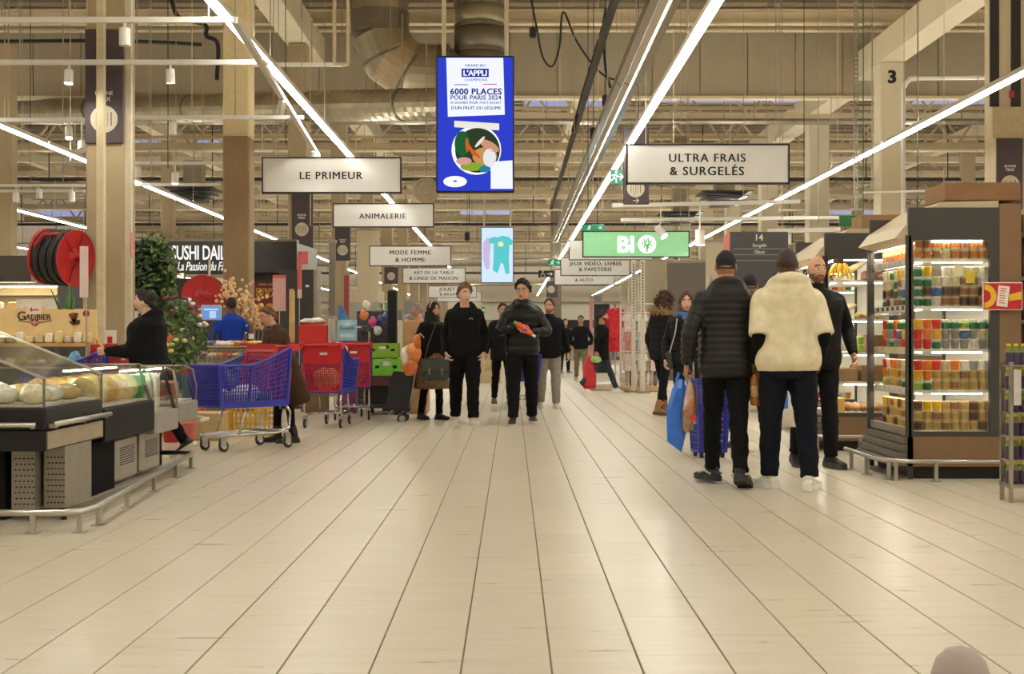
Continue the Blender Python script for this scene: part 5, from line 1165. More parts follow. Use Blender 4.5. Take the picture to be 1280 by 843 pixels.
def sellipse(c, ax, ay, hw, hd, n=28, e=2.4):
    out = []
    for j in range(n):
        a = 2 * pi * j / n; ca, sa = cos(a), sin(a)
        out.append(c + ax * (hw * math.copysign(abs(ca) ** (2 / e), ca)) + ay * (hd * math.copysign(abs(sa) ** (2 / e), sa)))
    return out
CLOUD = {}
def cloth_mods(o, voxel, wr=.010, wsize=.09):
    m = o.modifiers.new('merge', 'REMESH'); m.mode = 'VOXEL'; m.voxel_size = voxel; m.use_smooth_shade = True
    s = o.modifiers.new('soften', 'SMOOTH'); s.factor = .5; s.iterations = 1 if voxel < .0115 else 2
    if wr:
        key = round(wsize, 3)
        if key not in CLOUD:
            t = bpy.data.textures.new('folds', 'CLOUDS'); t.noise_scale = wsize; t.noise_depth = 2; CLOUD[key] = t
        d = o.modifiers.new('folds', 'DISPLACE'); d.texture = CLOUD[key]; d.strength = wr; d.mid_level = .5; d.texture_coords = 'GLOBAL'
TORSO = [(.80, .150, .10, 0), (.86, .168, .115, .005), (.95, .172, .12, .01), (1.02, .163, .112, .005), (1.12, .152, .105, 0), (1.22, .162, .113, 0), (1.32, .178, .12, .005), (1.39, .180, .112, .012), (1.44, .150, .088, .016), (1.475, .09, .07, .012), (1.50, .06, .06, .005)]
def person(label, loc, heading=0., H=1.75, skin='light', hair=None, top=None, bottom=None, shoes=None, pose=None, voxel=.014, group=None, build=1.0):
    """pose keys: legs ((pitch, knee, spread, foot_pitch) left, right), lh/rh wrist targets, lean, head (yaw, pitch, roll), curl (left, right), hand_dir"""
    pose = pose or {}; S = H / 1.75; top = top or {}; bottom = bottom or {}; shoes = shoes or {}; hair = hair or {}
    lean = pose.get('lean', .03); hip_z = .93
    # legs first, to find how high the hips stand
    legs = {}
    for side, key in ((1, 0), (-1, 1)):
        p, kn, sp, fp = pose.get('legs', ((.06, .05, .03, 0), (-.04, .05, .03, 0)))[key]
        hip = Vector((side * .092 * build, 0, 0)); d1 = Vector((side * sin(sp), -sin(p), -cos(p))).normalized(); d2 = Vector((side * sin(sp) * .6, -sin(p - kn), -cos(p - kn))).normalized()
        knee = hip + d1 * .435; ank = knee + d2 * .42
        legs[side] = (hip, knee, ank, fp)
    low = min(l[2].z - (.085 + (.10 * sin(l[3]) if l[3] > 0 else 0)) for l in legs.values())
    off = Vector((0, 0, -low)); legs = {s: (a + off, b + off, c + off, f) for s, (a, b, c, f) in legs.items()}
    hz = off.z; dz = hz - hip_z                                     # hips relative to the standing height
    pel = Vector((0, 0, .95 + dz)); Rl = Matrix.Rotation(lean, 3, 'X'); 
    def sp_(x, y, z): return pel + Rl @ Vector((x, y, z - .95))      # a point of the upper body
    axx = Vector((1, 0, 0)); axy = Rl @ Vector((0, 1, 0))
    shw = .185 * build * top.get('sw', 1)
    arms = {}
    for side, key in ((1, 'lh'), (-1, 'rh')):
        arr = top.get('arm', .060); sh = sp_(side * (shw - .012), .01, 1.462 - arr * 1.12); tgt = pose.get(key, (side * .27, .0, .86)); T_ = sp_(*tgt)
        l1, l2 = .29, .255; dv = T_ - sh; d = min(dv.length, l1 + l2 - .004); u = dv.normalized(); T_ = sh + u * d
        a = (l1 * l1 - l2 * l2 + d * d) / (2 * d); h = sqrt(max(0, l1 * l1 - a * a)); hint = Vector(pose.get('elbow_' + key, (side * .5, .8, -.3))); hint = (hint - u * hint.dot(u)).normalized()
        arms[side] = (sh, sh + u * a + hint * h, T_)
    yaw, pit, roll = pose.get('head', (0, 0, 0)); hc = sp_(0, -.015, 1.632)
    Th = Matrix.Translation(hc) @ (Rl.to_4x4()) @ Matrix.Rotation(-lean * .7, 4, 'X') @ Matrix.Rotation(yaw, 4, 'Z') @ Matrix.Rotation(pit, 4, 'X') @ Matrix.Rotation(roll, 4, 'Y')
    sk = SKIN[skin] if isinstance(skin, str) else skin
    dark = hair.get('rgb', (36, 28, 24))
    mats = [M(sk, .5, var=.06, scale=30), M(hair.get('brow', dark), .6), M([int(v * f) for v, f in zip(sk, (.88, .66, .66))], .5), M((226, 220, 212), .35), M([int(a_ * .45 + b_ * .55) for a_, b_ in zip(sk, dark)], .75, var=.2, scale=80)]
    mb = MB(); add_head(mb, Th, beard=hair.get('beard'))
    # neck, trunk, limbs under the clothes
    pts, rr = limb_pts([sp_(0, .012, 1.40), sp_(0, .015, 1.49), Th @ Vector((0, .025, -.06))], [.075, .06, .057], 4); mb.tube(pts, rr, 16)
    mb.rings([sellipse(sp_(0, yc, z), axx, axy, hw * build * .88, hd * build * .85, 20) for z, hw, hd, yc in TORSO[1:9]])
    for s in (1, -1):
        pts, rr = limb_pts([arms[s][0], arms[s][1], arms[s][2]], [.045, .036, .026], 4); mb.tube(pts, rr, 12)
        a_, b_, c_, f_ = legs[s]; pts, rr = limb_pts([a_, b_, c_], [.07, .05, .034], 4); mb.tube(pts, rr, 12)
    # hands
    hands = {}
    for s, key, ck in ((1, 'lh', 0), (-1, 'rh', 1)):
        el, w = arms[s][1], arms[s][2]; a = (w - el).normalized(); hd_ = pose.get('hand_dir_' + key)
        if hd_: a = (Rl @ Vector(hd_)).normalized()
        nrm = pose.get('palm_' + key); nrm = Vector(nrm) if nrm else Vector((-s, 0, .15))     # where the palm faces
        nrm = (nrm - a * nrm.dot(a)).normalized(); wd = a.cross(nrm).normalized()
        if wd.dot(Vector((0, -1, 0))) < 0 and abs(wd.y) > .2: wd = -wd                # thumb side leads
        elif abs(wd.y) <= .2 and wd.z < 0: wd = -wd
        mb.rings([sellipse(w + a * t_, wd, nrm, hw, ht, 14, 2.6) for t_, hw, ht in ((-.03, .024, .021), (.0, .027, .018), (.03, .038, .016), (.065, .042, .015), (.088, .038, .011), (.096, .03, .006))])
        curl = pose.get('curl', (.5, .5))[ck]
        for i, (o_, ln) in enumerate(((.030, .072), (.010, .080), (-.011, .074), (-.030, .058))):
            p0 = w + a * .078 + wd * o_; dirv = a; q = [p0]; ang = 0
            for seg in (.45, .32, .25): ang += curl * (.9 if seg == .45 else 1.0); dirv = (a * cos(ang) + nrm * sin(ang)).normalized(); q.append(q[-1] + dirv * ln * seg)
            mb.tube(q, [.0098, .0092, .0082, .0062], 8)
        t0 = w + a * .022 + wd * .030; td = (a * .62 + wd * .62 + nrm * .35).normalized(); t1 = t0 + td * .036; td2 = (a * .8 + wd * .15 + nrm * (.3 + .5 * curl)).normalized(); t2 = t1 + td2 * .034
        mb.tube([t0, t1, t2, t2 + td2 * .018], [.014, .0115, .0095, .006], 8)
        hands[key] = (w + a * .085 + nrm * .03, a, nrm)
    if S != 1: mb.v = [(v[0] * S, v[1] * S, v[2] * S) for v in mb.v]
    root = mb.build('person', mats, None, True, Vector(loc), heading, label=label, category='person')
    if group: root['group'] = group
    def child(b, nm, mat, smooth=True, lab=None, parent=None):
        if S != 1: b.v = [(v[0] * S, v[1] * S, v[2] * S) for v in b.v]
        o = b.build(nm, mat, parent or root, smooth)
        if lab: o['label'] = lab
        return o
    # trousers or tights
    bk = bottom.get('kind', 'trousers'); bm = bottom.get('mat') or M(dk(bottom.get('rgb', (30, 30, 32))), .9, var=.15, scale=14, bump=.25, bscale=90, spec=.2)
    lw = bottom.get('width', 1.0); b = MB()
    b.rings([sellipse(pel + Vector((0, yc, z - .95)), axx, Vector((0, 1, 0)), hw * build, hd * build, 24) for z, hw, hd, yc in ((.80, .150, .115, .01), (.86, .172, .128, .012), (.93, .178, .13, .014), (1.0, .170, .12, .008), (1.04, .165, .115, .004))])
    for s in (1, -1):
        a_, b_, c_, f_ = legs[s]; end = c_ + Vector((0, .003, .004)); pts, rr = limb_pts([a_ + Vector((0, .01, .03)), a_.lerp(b_, .5), b_, b_.lerp(c_, .45), c_.lerp(b_, .14), end], [.098 * build, .088 * lw, .070 * lw, .066 * lw, .057 * lw, .059 * lw], 4); b.tube(pts, rr, 14)
    o = child(b, bk, bm); cloth_mods(o, voxel, .022, .075)
    if bottom.get('skirt'):
        z0, z1, w0, w1, sm_ = bottom['skirt']; b = MB(); b.rings([sellipse(pel + Vector((0, 0, z0 + (z1 - z0) * i / 8 - .95)), axx, Vector((0, 1, 0)), w0 + (w1 - w0) * i / 8 + .012 * (i % 2), (w0 + (w1 - w0) * i / 8) * .8, 30, 2) for i in range(9)]); o = child(b, 'skirt', sm_); cloth_mods(o, voxel, .02, .08)
    # shoes
    for s in (1, -1):
        a_, b_, c_, fp = legs[s]; A = Matrix.Translation(c_ + Vector((0, 0, 0))) @ Matrix.Rotation(-fp if fp < 0 else 0, 4, 'X') @ Matrix.Rotation(pose.get('toe', .12) * s, 4, 'Z')
        if fp > 0: A = Matrix.Translation(c_) @ Matrix.Rotation(fp, 4, 'X') @ Matrix.Rotation(pose.get('toe', .12) * s, 4, 'Z')
        A = A @ Matrix.Diagonal((1.1, 1.1, 1, 1)); kind = shoes.get('kind', 'sneaker'); um = shoes.get('mat') or M(shoes.get('rgb', (30, 30, 30)), .55, var=.2, scale=40); som = M(shoes.get('sole', (214, 206, 192)), .6)
        prof = [(.075, .022, .035, .02), (.06, .034, .055, 0), (.02, .040, .07, .0), (-.03, .040, .064, 0), (-.08, .045, .045, 0), (-.13, .046, .033, 0), (-.175, .036, .026, 0), (-.195, .018, .014, 0)]
        b = MB(); b.rings([[A @ (Vector((x_, y_, -.06 + h_ * (.5 + .5 * z_)))) for x_, z_ in [(hw * math.copysign(abs(cos(q)) ** .8, cos(q)), math.copysign(abs(sin(q)) ** .8, sin(q))) for q in [2 * pi * j / 14 for j in range(14)]]] for y_, hw, h_, _ in prof])
        if kind in ('boot', 'ankle'): 
            hgt = shoes.get('height', .18); pts, rr = limb_pts([A @ Vector((0, .02, -.03)), A @ Vector((0, .015, .03)), c_.lerp(b_, min(.9, hgt / .42))], [.046, .05, .056], 4); b.tube(pts, rr, 14)
        else: b.tube([A @ Vector((0, .022, -.02)), A @ Vector((0, .02, .02))], [.045, .040], 14)
        o = child(b, 'boot' if kind in ('boot', 'ankle') else 'shoe', um)
        sb = MB(); out = [(.084, .02), (.07, .036), (.02, .043), (-.04, .042), (-.09, .048), (-.14, .048), (-.185, .036), (-.205, .015)]
        ring = [(w_, y_) for y_, w_ in out] + [(-w_, y_) for y_, w_ in reversed(out)]
        sb.rings([[A @ Vector((x_, y_, z_)) for x_, y_ in ring] for z_ in (-.085, -.045 if kind != 'boot' else -.06)]); sm2 = child(sb, 'sole', som, False, None, o)
        if kind == 'boot': hb = MB(); hb.rings([[A @ Vector((x_, y_, z_)) for x_, y_ in ((-.03, .075), (.03, .075), (.03, .02), (-.03, .02))] for z_ in (-.085, -.05)]); child(hb, 'heel', som, False, None, o)
        if shoes.get('stripe'):
            st = MB(); st.tube([A @ Vector((s * (-1) ** k_ * .046, y_, z_)) for y_, z_ in ((.05, -.03), (-.03, -.015), (-.1, -.03))] if False else [A @ Vector((.045, .05, -.028)), A @ Vector((.046, -.03, -.010)), A @ Vector((.047, -.1, -.03))], .009, 6); st.tube([A @ Vector((-.045, .05, -.028)), A @ Vector((-.046, -.03, -.010)), A @ Vector((-.047, -.1, -.03))], .009, 6); child(st, 'stripe', M(shoes['stripe'], .5), True, None, o)
    # upper garment
    tm = top.get('mat') or M(dk(top.get('rgb', (28, 28, 30))), top.get('rough', .85), var=.12, scale=12, bump=top.get('bump', .2), bscale=80, spec=top.get('spec', .2))
    inf = top.get('inf', .022); hem = top.get('hem', .84); q_ = top.get('quilt'); tw = top.get('width', 1.0); b = MB(); prof = []
    zs = [hem, hem + .03] + [z for z, *_ in TORSO if z > hem + .05 and z < 1.47]
    def tor(z):
        z = max(z, .80)
        for (z0, a0, b0, c0), (z1, a1, b1, c1_) in zip(TORSO, TORSO[1:]):
            if z0 <= z <= z1: f = (z - z0) / (z1 - z0); return a0 + (a1 - a0) * f, b0 + (b1 - b0) * f, c0 + (c1_ - c0) * f
        return TORSO[-1][1:]
    n_ = int((1.47 - hem) / .012) if q_ else 26
    belly = top.get('belly', .0)
    for i in range(n_ + 1):
        z = hem + (1.472 - hem) * i / n_; hw, hd, yc = tor(z)
        hw = max(hw, .165 if z < 1.36 else 0); hd = max(hd, .112 if z < 1.36 else 0)
        if hem < .8 and z < .95: hw += (.95 - z) * top.get('flare', .12); hd += (.95 - z) * top.get('flare', .12) * .8
        k_ = inf * (1 if z < 1.4 else max(.35, 1 - (z - 1.4) / .11)); bl = belly * exp(-((z - 1.02) / .16) ** 2)
        if z < hem + .03 and top.get('cinch', True): k_ -= top.get('cinch_d', .012)
        if q_ and z < 1.42: k_ += q_[1] * (abs(sin(pi * (z - hem) / q_[0])) ** .6 - .6)
        b.rings_tmp = getattr(b, 'rings_tmp', []); b.rings_tmp.append(sellipse(sp_(0, yc - bl * .6, z), axx, axy, (hw * build + k_) * tw, hd * build + k_ + bl, 36, 2.5))
    b.rings(b.rings_tmp)
    sl = top.get('sleeve', 1.0); ar = top.get('arm', .060)
    b2s = []
    for s in (1, -1):
        sh, el, wr = arms[s]; end = wr if sl >= 1 else el.lerp(wr, max(0, (sl - .5) * 2)) if sl > .5 else sh.lerp(el, sl * 2)
        chain = [sh + Vector((-s * .07, 0, .0)), sh + Vector((-s * .004, 0, -.006)), sh.lerp(el, .45), el, el.lerp(wr, .5), wr] if sl >= 1 else [sh + Vector((-s * .07, 0, .0)), sh + Vector((-s * .004, 0, -.008)), sh.lerp(el, .5), el, end] if sl > .5 else [sh + Vector((-s * .07, 0, .0)), sh + Vector((-s * .004, 0, -.008)), sh.lerp(el, .5), end]
        rad = ([ar * .95, ar * 1.08, ar * 1.03, ar * .95, ar * .86, ar * .68] if sl >= 1 else [ar * .95, ar * 1.06, ar * 1.06, ar * 1.04, ar * 1.05] if sl > .5 else [ar * .95, ar * 1.08, ar * 1.08, ar * 1.06])
        pts, rr = limb_pts(chain, rad, 6)
        if q_: pts, rr = quilt(pts, rr, q_[0], q_[1])
        b.tube(pts, rr, 20)
        if sl < 1:
            pts, rr = limb_pts([sh.lerp(el, .4), el, el.lerp(wr, .5), wr], [.05, .052, .048, .04], 5); b2s.append(MB().tube(pts, rr, 16))
    if top.get('hood'):
        hk = top['hood']                              # hood lying open on the back and shoulders
        pts = [sp_(.125 * cos(a) * hk, .02 + (.11 if sin(a) > 0 else .09) * sin(a) * hk, 1.475 + .045 * sin(a)) for a in [2 * pi * i / 20 for i in range(21)]]; b.tube(pts, [.030 * hk * (.8 + .6 * max(0, sin(2 * pi * i / 20))) for i in range(21)], 12)
        b.ball(sp_(0, .115, 1.415), .165 * hk, .060 * hk, .085 * hk, 20, 12); b.ball(sp_(0, .10, 1.475), .135 * hk, .062 * hk, .055 * hk, 18, 10)
        for s in (-1, 1): b.ball(sp_(s * .105 * hk, .04, 1.455), .062, .075, .045, 14, 9)
    if top.get('collar'):
        ck = top['collar']; b.rings([sellipse(sp_(0, .008, z), axx, axy, r_, r_ * .95, 24, 2) for z, r_ in ((1.42, .11), (1.47, .088), (1.50 + ck * .3, .082), (1.49 + ck, .084))])
    o = child(b, top.get('kind', 'jacket'), tm); cloth_mods(o, voxel if not q_ else min(voxel, .011), top.get('wr', .012), top.get('wsize', .10))
    jacket = o
    for b2 in b2s: o = child(b2, 'undershirt_sleeve', M(dk(top.get('under', (20, 20, 21))), .9, spec=.2)); cloth_mods(o, .01, .006, .06)
    if top.get('zip'): z_ = MB(); z_.tube([sp_(0, -(tor(zz)[1] * build + inf + .004 + belly * exp(-((zz - 1.02) / .16) ** 2) * 1.6), zz) for zz in [hem + .04 + (1.42 - hem) * i / 8 for i in range(9)]], .006, 6); child(z_, 'zip', M(top['zip'], .5), True, None, jacket)
    if top.get('fur'): f_ = MB(); rr_ = random.Random(5); [f_.add([p_, p_ + Vector((rr_.gauss(0, .012), rr_.gauss(0, .012), rr_.gauss(0, .012))), p_ + Vector((rr_.gauss(0, .04), rr_.gauss(.01, .04), rr_.gauss(0, .04)))], [(0, 1, 2)]) for p_ in [sp_(.13 * cos(a) + rr_.gauss(0, .02), .03 + .12 * sin(a) + rr_.gauss(0, .02), 1.475 + .04 * sin(a) + rr_.gauss(0, .022)) for a in [rr_.uniform(0, 2 * pi) for i in range(1600)]]]; child(f_, 'fur_trim', M(top['fur'], .9, var=.3), False)['kind'] = 'stuff'
    if top.get('scarf'): b = MB(); pts = [sp_(.085 * cos(a), .0 + .085 * sin(a), 1.475 + .012 * sin(2 * a)) for a in [2 * pi * i / 18 for i in range(19)]]; b.tube(pts, .034, 10); b.ball(sp_(0, -.09, 1.44), .05, .03, .07, 10, 8); child(b, 'scarf', M(top['scarf'], .9, var=.2, scale=30))
    if top.get('logo'): b = MB(); c_ = sp_(.085, -(tor(1.33)[1] * build + inf + .006), 1.335); [b.bar(c_ + Vector((-.024 + .017 * i, -.002, 0)), c_ + Vector((-.014 + .017 * i, -.002, .008 if i % 2 else -.008)), .008, .006) for i in range(3)]; child(b, 'chest_logo', white, False, None, jacket)
    # hair, caps
    hk = hair.get('kind')
    if hk and hk != 'bald':
        hm = M(dark, .65, var=.25, scale=40, bump=.5, bscale=140, stretch=(1, 1, .25) if hk in ('short', 'long', 'mop') else None)
        lim = {'short': (.64, 1.45, 1.95), 'mop': (.72, 1.30, 1.85), 'curly': (.62, 1.36, 1.95), 'shaved': (.72, 1.7, 2.0), 'receding': (.42, 1.75, 2.0), 'bun': (.62, 1.65, 2.0), 'long': (.66, 2.3, 2.5), 'bigcurl': (.7, 2.35, 2.6), 'cap': (1.02, 1.38, 1.45), 'beanie': (1.02, 1.55, 1.75), 'hijab': (.75, 2.4, 2.7)}[hk]
        th = {'short': .013, 'mop': .020, 'curly': .026, 'shaved': .003, 'receding': .010, 'bun': .012, 'long': .018, 'bigcurl': .045, 'cap': .012, 'beanie': .014, 'hijab': .02}[hk]
        nz_ = {'curly': .016, 'bigcurl': .022, 'mop': .007, 'bun': .004}.get(hk, .002); nu, nv = 44, 20; b = MB(); rings_ = []
        for i in range(nv + 1):
            ring = []
            for j in range(nu):
                ph = 2 * pi * j / nu; fr = -sin(ph); L_ = lim[0] + (lim[1] - lim[0]) * (1 - max(0, fr)) ** .8 if fr > 0 else lim[1] + (lim[2] - lim[1]) * (-fr)
                t_ = max(.001, L_ * i / nv); p_ = head_pt(t_, ph); out_ = p_.normalized(); e_ = min(1, (1 - i / nv) * 5)
                nn = noise.noise(p_ * (38 if hk in ('curly', 'bigcurl') else 24) + Vector((loc[0], loc[1], 0)))
                ring.append(Th @ (p_ + out_ * (th * (.25 + .75 * e_) + nz_ * nn * 1.5 - (.006 if i == nv else 0)) + Vector((0, 0, .012 if hk in ('mop', 'curly') and p_.z > .05 else 0))))
            rings_.append(ring)
        b.rings(rings_)
        if hk in ('short', 'mop', 'bun', 'long', 'receding', 'curly', 'bigcurl'):
            hr = random.Random(int(loc[0] * 100) + 3); nl = {'curly': 190, 'bigcurl': 260, 'mop': 150}.get(hk, 90)
            for q in range(nl):
                ph = hr.uniform(0, 2 * pi); fr = -sin(ph); L_ = lim[0] + (lim[1] - lim[0]) * (1 - max(0, fr)) ** .8 if fr > 0 else lim[1] + (lim[2] - lim[1]) * (-fr)
                t0 = L_ * hr.random() ** .6 * (.96 if hk in ('curly', 'bigcurl') else .98 if hk == 'mop' else .8)
                if hk in ('curly', 'bigcurl'):
                    p_ = head_pt(max(.02, t0), ph); c_ = Th @ (p_ + p_.normalized() * (th * hr.uniform(.5, 1.25) + (.012 if hk == 'bigcurl' else .004))); b.ball(c_, hr.uniform(.012, .021), n=7, m=5)
                else:
                    pp = [head_pt(max(.02, t0 + d_), ph + d_ * hr.uniform(-.6, .6)) for d_ in (0, .14, .3)]; lift = [th * .6, th * 1.15 + .003, th * .7]
                    b.tube([Th @ (a_ + a_.normalized() * l_ + Vector((0, 0, .012 if hk == 'mop' and a_.z > .05 else 0))) for a_, l_ in zip(pp, lift)], [.007, .011 if hk == 'mop' else .009, .003], 6)
        if hk == 'bun': b.ball(Th @ Vector((0, .10, .055)), .05, .045, .045, 14, 10); b.ball(Th @ Vector((0, .085, -.02)), .06, .04, .05, 12, 8)
        if hk in ('long', 'bigcurl'):
            for i in range(16):
                a = pi * (-.12 + 1.24 * i / 15); r_ = .088; ln = hair.get('length', .2); p0 = Th @ Vector((r_ * cos(a) * .9, r_ * sin(a) * 1.0 + .01, -.02)); wob = .03 if hk == 'bigcurl' else .008
                b.tube([p0, p0 + Vector((R.uniform(-wob, wob), .012 + R.uniform(-wob, wob), -ln * .5)), p0 + Vector((R.uniform(-wob, wob), .02, -ln * R.uniform(.85, 1.1)))], [.026, .03 if hk == 'bigcurl' else .022, .008], 8)
        if hk == 'hijab': pts, rr = limb_pts([Th @ Vector((0, .03, -.02)), sp_(0, .02, 1.47), sp_(0, .015, 1.40)], [.105, .12, .16], 5); b.tube(pts, rr, 20)
        ho = child(b, {'cap': 'cap', 'beanie': 'beanie', 'hijab': 'headscarf'}.get(hk, 'hair'), hm if hk not in ('cap', 'beanie', 'hijab') else M(dark, .85, var=.1))
        if hk == 'cap':
            pk_ = MB(); pk_.rings([[Th @ Vector((x_, -.085 - y_, z_ - .35 * x_ * x_ * 8 - y_ * .15)) for x_, y_ in [(.07 * cos(q), .085 * sin(q)) for q in [pi * i / 10 for i in range(11)]]] for z_ in (.052, .058)]); child(pk_, 'peak', M(dark, .85), True, None, ho)
            if hair.get('under'): u_ = MB(); u_.rings([[Th @ (head_pt(t_, 2 * pi * j / 40) * 1.02) for j in range(40) ] for t_ in (1.3, 1.5, 1.75)], True, False); child(u_, 'hair', M(hair['under'], .8))
        if hk == 'hijab' and hair.get('band'): bb = MB(); bb.tube([Th @ (head_pt(1.35 if True else 0, 0) * 0 + Vector((.092 * cos(a), -.012 , .02 + .118 * sin(a)))) for a in [pi * (.05 + .9 * i / 16) for i in range(17)]], .011, 8); child(bb, 'hairband', M(hair['band'], .7))
    if hair.get('glasses'):
        g = MB()
        for s in (-1, 1): g.tube([Th @ Vector((s * .032 + .021 * cos(a), -.101, .010 + .016 * sin(a))) for a in [2 * pi * i / 14 for i in range(15)]], .0022, 5); g.tube([Th @ Vector((s * .053, -.10, .014)), Th @ Vector((s * .077, -.03, .014)), Th @ Vector((s * .078, .015, .008))], .0022, 5)
        g.tube([Th @ Vector((-.011, -.103, .012)), Th @ Vector((.011, -.103, .012))], .0022, 5); child(g, 'glasses', M((40, 34, 30), .4))
    Mw = Matrix.Translation(Vector(loc)) @ Matrix.Rotation(heading, 4, 'Z')
    return root, {k: (Mw @ (v[0] * S), (Mw.to_3x3() @ v[1]), (Mw.to_3x3() @ v[2])) for k, v in hands.items()}, (lambda x, y, z: Mw @ (sp_(x, y, z) * S))
PI = pi
def at(px, py): Y = GY(py); return (XW(px, Y), Y, 0)
W_STEP = ((.30, .12, .03, 0), (-.22, .22, .03, .45))      # left foot forward, right toe pushing off
W_STEPR = ((-.22, .22, .03, .45), (.30, .12, .03, 0))
# A: black quilted jacket and cap, walking away
pA, hA, sA = person('man in black quilted hooded jacket and black cap walking away', at(908, 607), PI, 1.76, 'tan', {'kind': 'cap', 'rgb': (26, 25, 26), 'under': (30, 24, 22)},
    {'rgb': (36, 34, 36), 'quilt': (.050, .020), 'hood': .92, 'hem': .80, 'inf': .036, 'rough': .5, 'spec': .4, 'arm': .062, 'wr': .005, 'sw': 1.0}, {'rgb': (28, 28, 30), 'width': 1.02}, {'rgb': (30, 29, 28), 'sole': (40, 38, 36), 'stripe': (190, 180, 160)},
    {'legs': ((.26, .10, -.02, 0), (-.16, .22, -.04, .35)), 'lh': (.30, .02, .90), 'rh': (-.25, -.10, .90), 'head': (-.12, .05, 0), 'curl': (.9, .6), 'lean': .02, 'toe': .4}, .012, build=1.02)
# B: cream jacket, walking away
pB, hB, sB = person('broad man in cream short-sleeved jacket over black sleeves walking away', at(985, 611), PI, 1.775, 'brown', {'kind': 'shaved', 'rgb': (58, 42, 36)},
    {'rgb': (226, 214, 180), 'hood': 1.08, 'hem': .85, 'inf': .044, 'sleeve': .50, 'arm': .076, 'rough': .85, 'bump': .04, 'wr': .012, 'wsize': .45, 'under': (18, 18, 19), 'sw': .98, 'width': 1.03, 'cinch_d': .012}, {'rgb': (30, 37, 52), 'width': 1.16}, {'rgb': (228, 222, 210), 'sole': (234, 230, 220)},
    {'legs': ((.10, .03, .03, 0), (-.08, .06, .05, 0)), 'lh': (.235, -.08, .92), 'rh': (-.25, -.08, .93), 'elbow_lh': (.1, .95, -.2), 'elbow_rh': (-.1, .95, -.2), 'head': (-.12, .08, 0), 'curl': (.9, .5), 'toe': .5}, .013, build=1.10)
# C: bald man facing the camera behind the cream jacket
pC, hC, sC = person('bald bearded man in black jacket facing the camera', at(1019, 584), .12, 1.80, 'light', {'kind': 'bald', 'rgb': (40, 30, 26), 'beard': True},
    {'rgb': (24, 24, 26), 'collar': .035, 'hem': .80, 'inf': .034, 'rough': .7, 'arm': .062}, {'rgb': (26, 27, 32)}, {'rgb': (24, 24, 24), 'sole': (60, 58, 56)},
    {'legs': ((.10, .05, .02, 0), (-.12, .12, .02, .2)), 'lh': (.31, -.06, .93), 'rh': (-.30, -.05, .86), 'head': (.10, -.02, 0), 'curl': (.6, .9)}, .013, build=1.08)
# D: capped person between the two, farther off
pD, hD, sD = person('person in black cap and dark clothes half hidden between the two men', at(938, 562), PI + .1, 1.74, 'tan', {'kind': 'cap', 'rgb': (24, 24, 26), 'under': (26, 22, 20)},
    {'rgb': (30, 30, 34), 'hem': .82, 'inf': .03}, {'rgb': (30, 34, 44)}, {'rgb': (36, 34, 32), 'sole': (50, 48, 46), 'stripe': (180, 176, 170)}, {'legs': ((.18, .1, .03, 0), (-.18, .15, .03, .1)), 'lh': (.27, -.05, .88), 'rh': (-.27, -.05, .88)}, .016)
# E, F: two women by the clothes
pE, hE, sE = person('woman in dark quilted jacket with blue scarf facing the camera', at(858, 540), -.25, 1.63, 'pale', {'kind': 'long', 'rgb': (96, 66, 46), 'length': .2},
    {'rgb': (34, 36, 44), 'quilt': (.07, .012), 'hem': .86, 'inf': .034, 'scarf': (66, 108, 176), 'zip': (196, 96, 60), 'rough': .55, 'collar': .03}, {'rgb': (44, 48, 60), 'width': .9}, {'rgb': (32, 30, 30), 'sole': (40, 40, 40)}, {'legs': ((.05, .04, .03, 0), (-.05, .06, .03, 0)), 'lh': (.26, -.02, .86), 'rh': (-.26, -.05, .9), 'head': (.2, 0, 0)}, .015, build=.95)
b_ = MB(); pts = [sE(-.10, -.14, 1.36), sE(-.09, -.15, 1.2), sE(-.10, -.14, 1.0)]; Y_ = None
pF, hF, sF = person('woman with curly brown hair in dark coat with fur hood seen from behind', at(828, 519), PI - .9, 1.72, 'light', {'kind': 'bigcurl', 'rgb': (70, 44, 30), 'length': .16},
    {'rgb': (46, 46, 50), 'quilt': (.09, .010), 'hem': .80, 'inf': .036, 'fur': (176, 146, 104), 'hood': .95}, {'rgb': (32, 36, 50), 'width': .85}, {'kind': 'ankle', 'height': .12, 'rgb': (150, 104, 60), 'sole': (80, 60, 44)}, {'legs': ((.22, .08, .02, 0), (-.16, .1, .02, .1)), 'lh': (.24, -.05, .88), 'rh': (-.24, -.06, .88)}, .016)
# G, H: two young men walking towards the camera
pG, hG, sG = person('teenager in black hooded sweatshirt and black trousers with white shoes', at(581, 530), 0, 1.80, 'pale', {'kind': 'mop', 'rgb': (116, 82, 54), 'brow': (90, 64, 44)},
    {'kind': 'hooded_sweatshirt', 'rgb': (24, 23, 24), 'hood': .92, 'hem': .84, 'inf': .030, 'arm': .058, 'logo': True, 'wr': .016}, {'rgb': (24, 24, 25), 'width': 1.22}, {'rgb': (206, 196, 176), 'sole': (226, 220, 206)},
    {'legs': ((.26, .08, .03, -.08), (-.14, .20, .05, .08)), 'lh': (.235, -.05, .905), 'rh': (-.235, -.05, .905), 'elbow_lh': (.5, .9, -.2), 'elbow_rh': (-.5, .9, -.2), 'hand_dir_lh': (-.35, -.2, -1), 'hand_dir_rh': (.35, -.2, -1), 'toe': .25, 'head': (.45, 0, 0), 'curl': (.6, .6)}, .013)
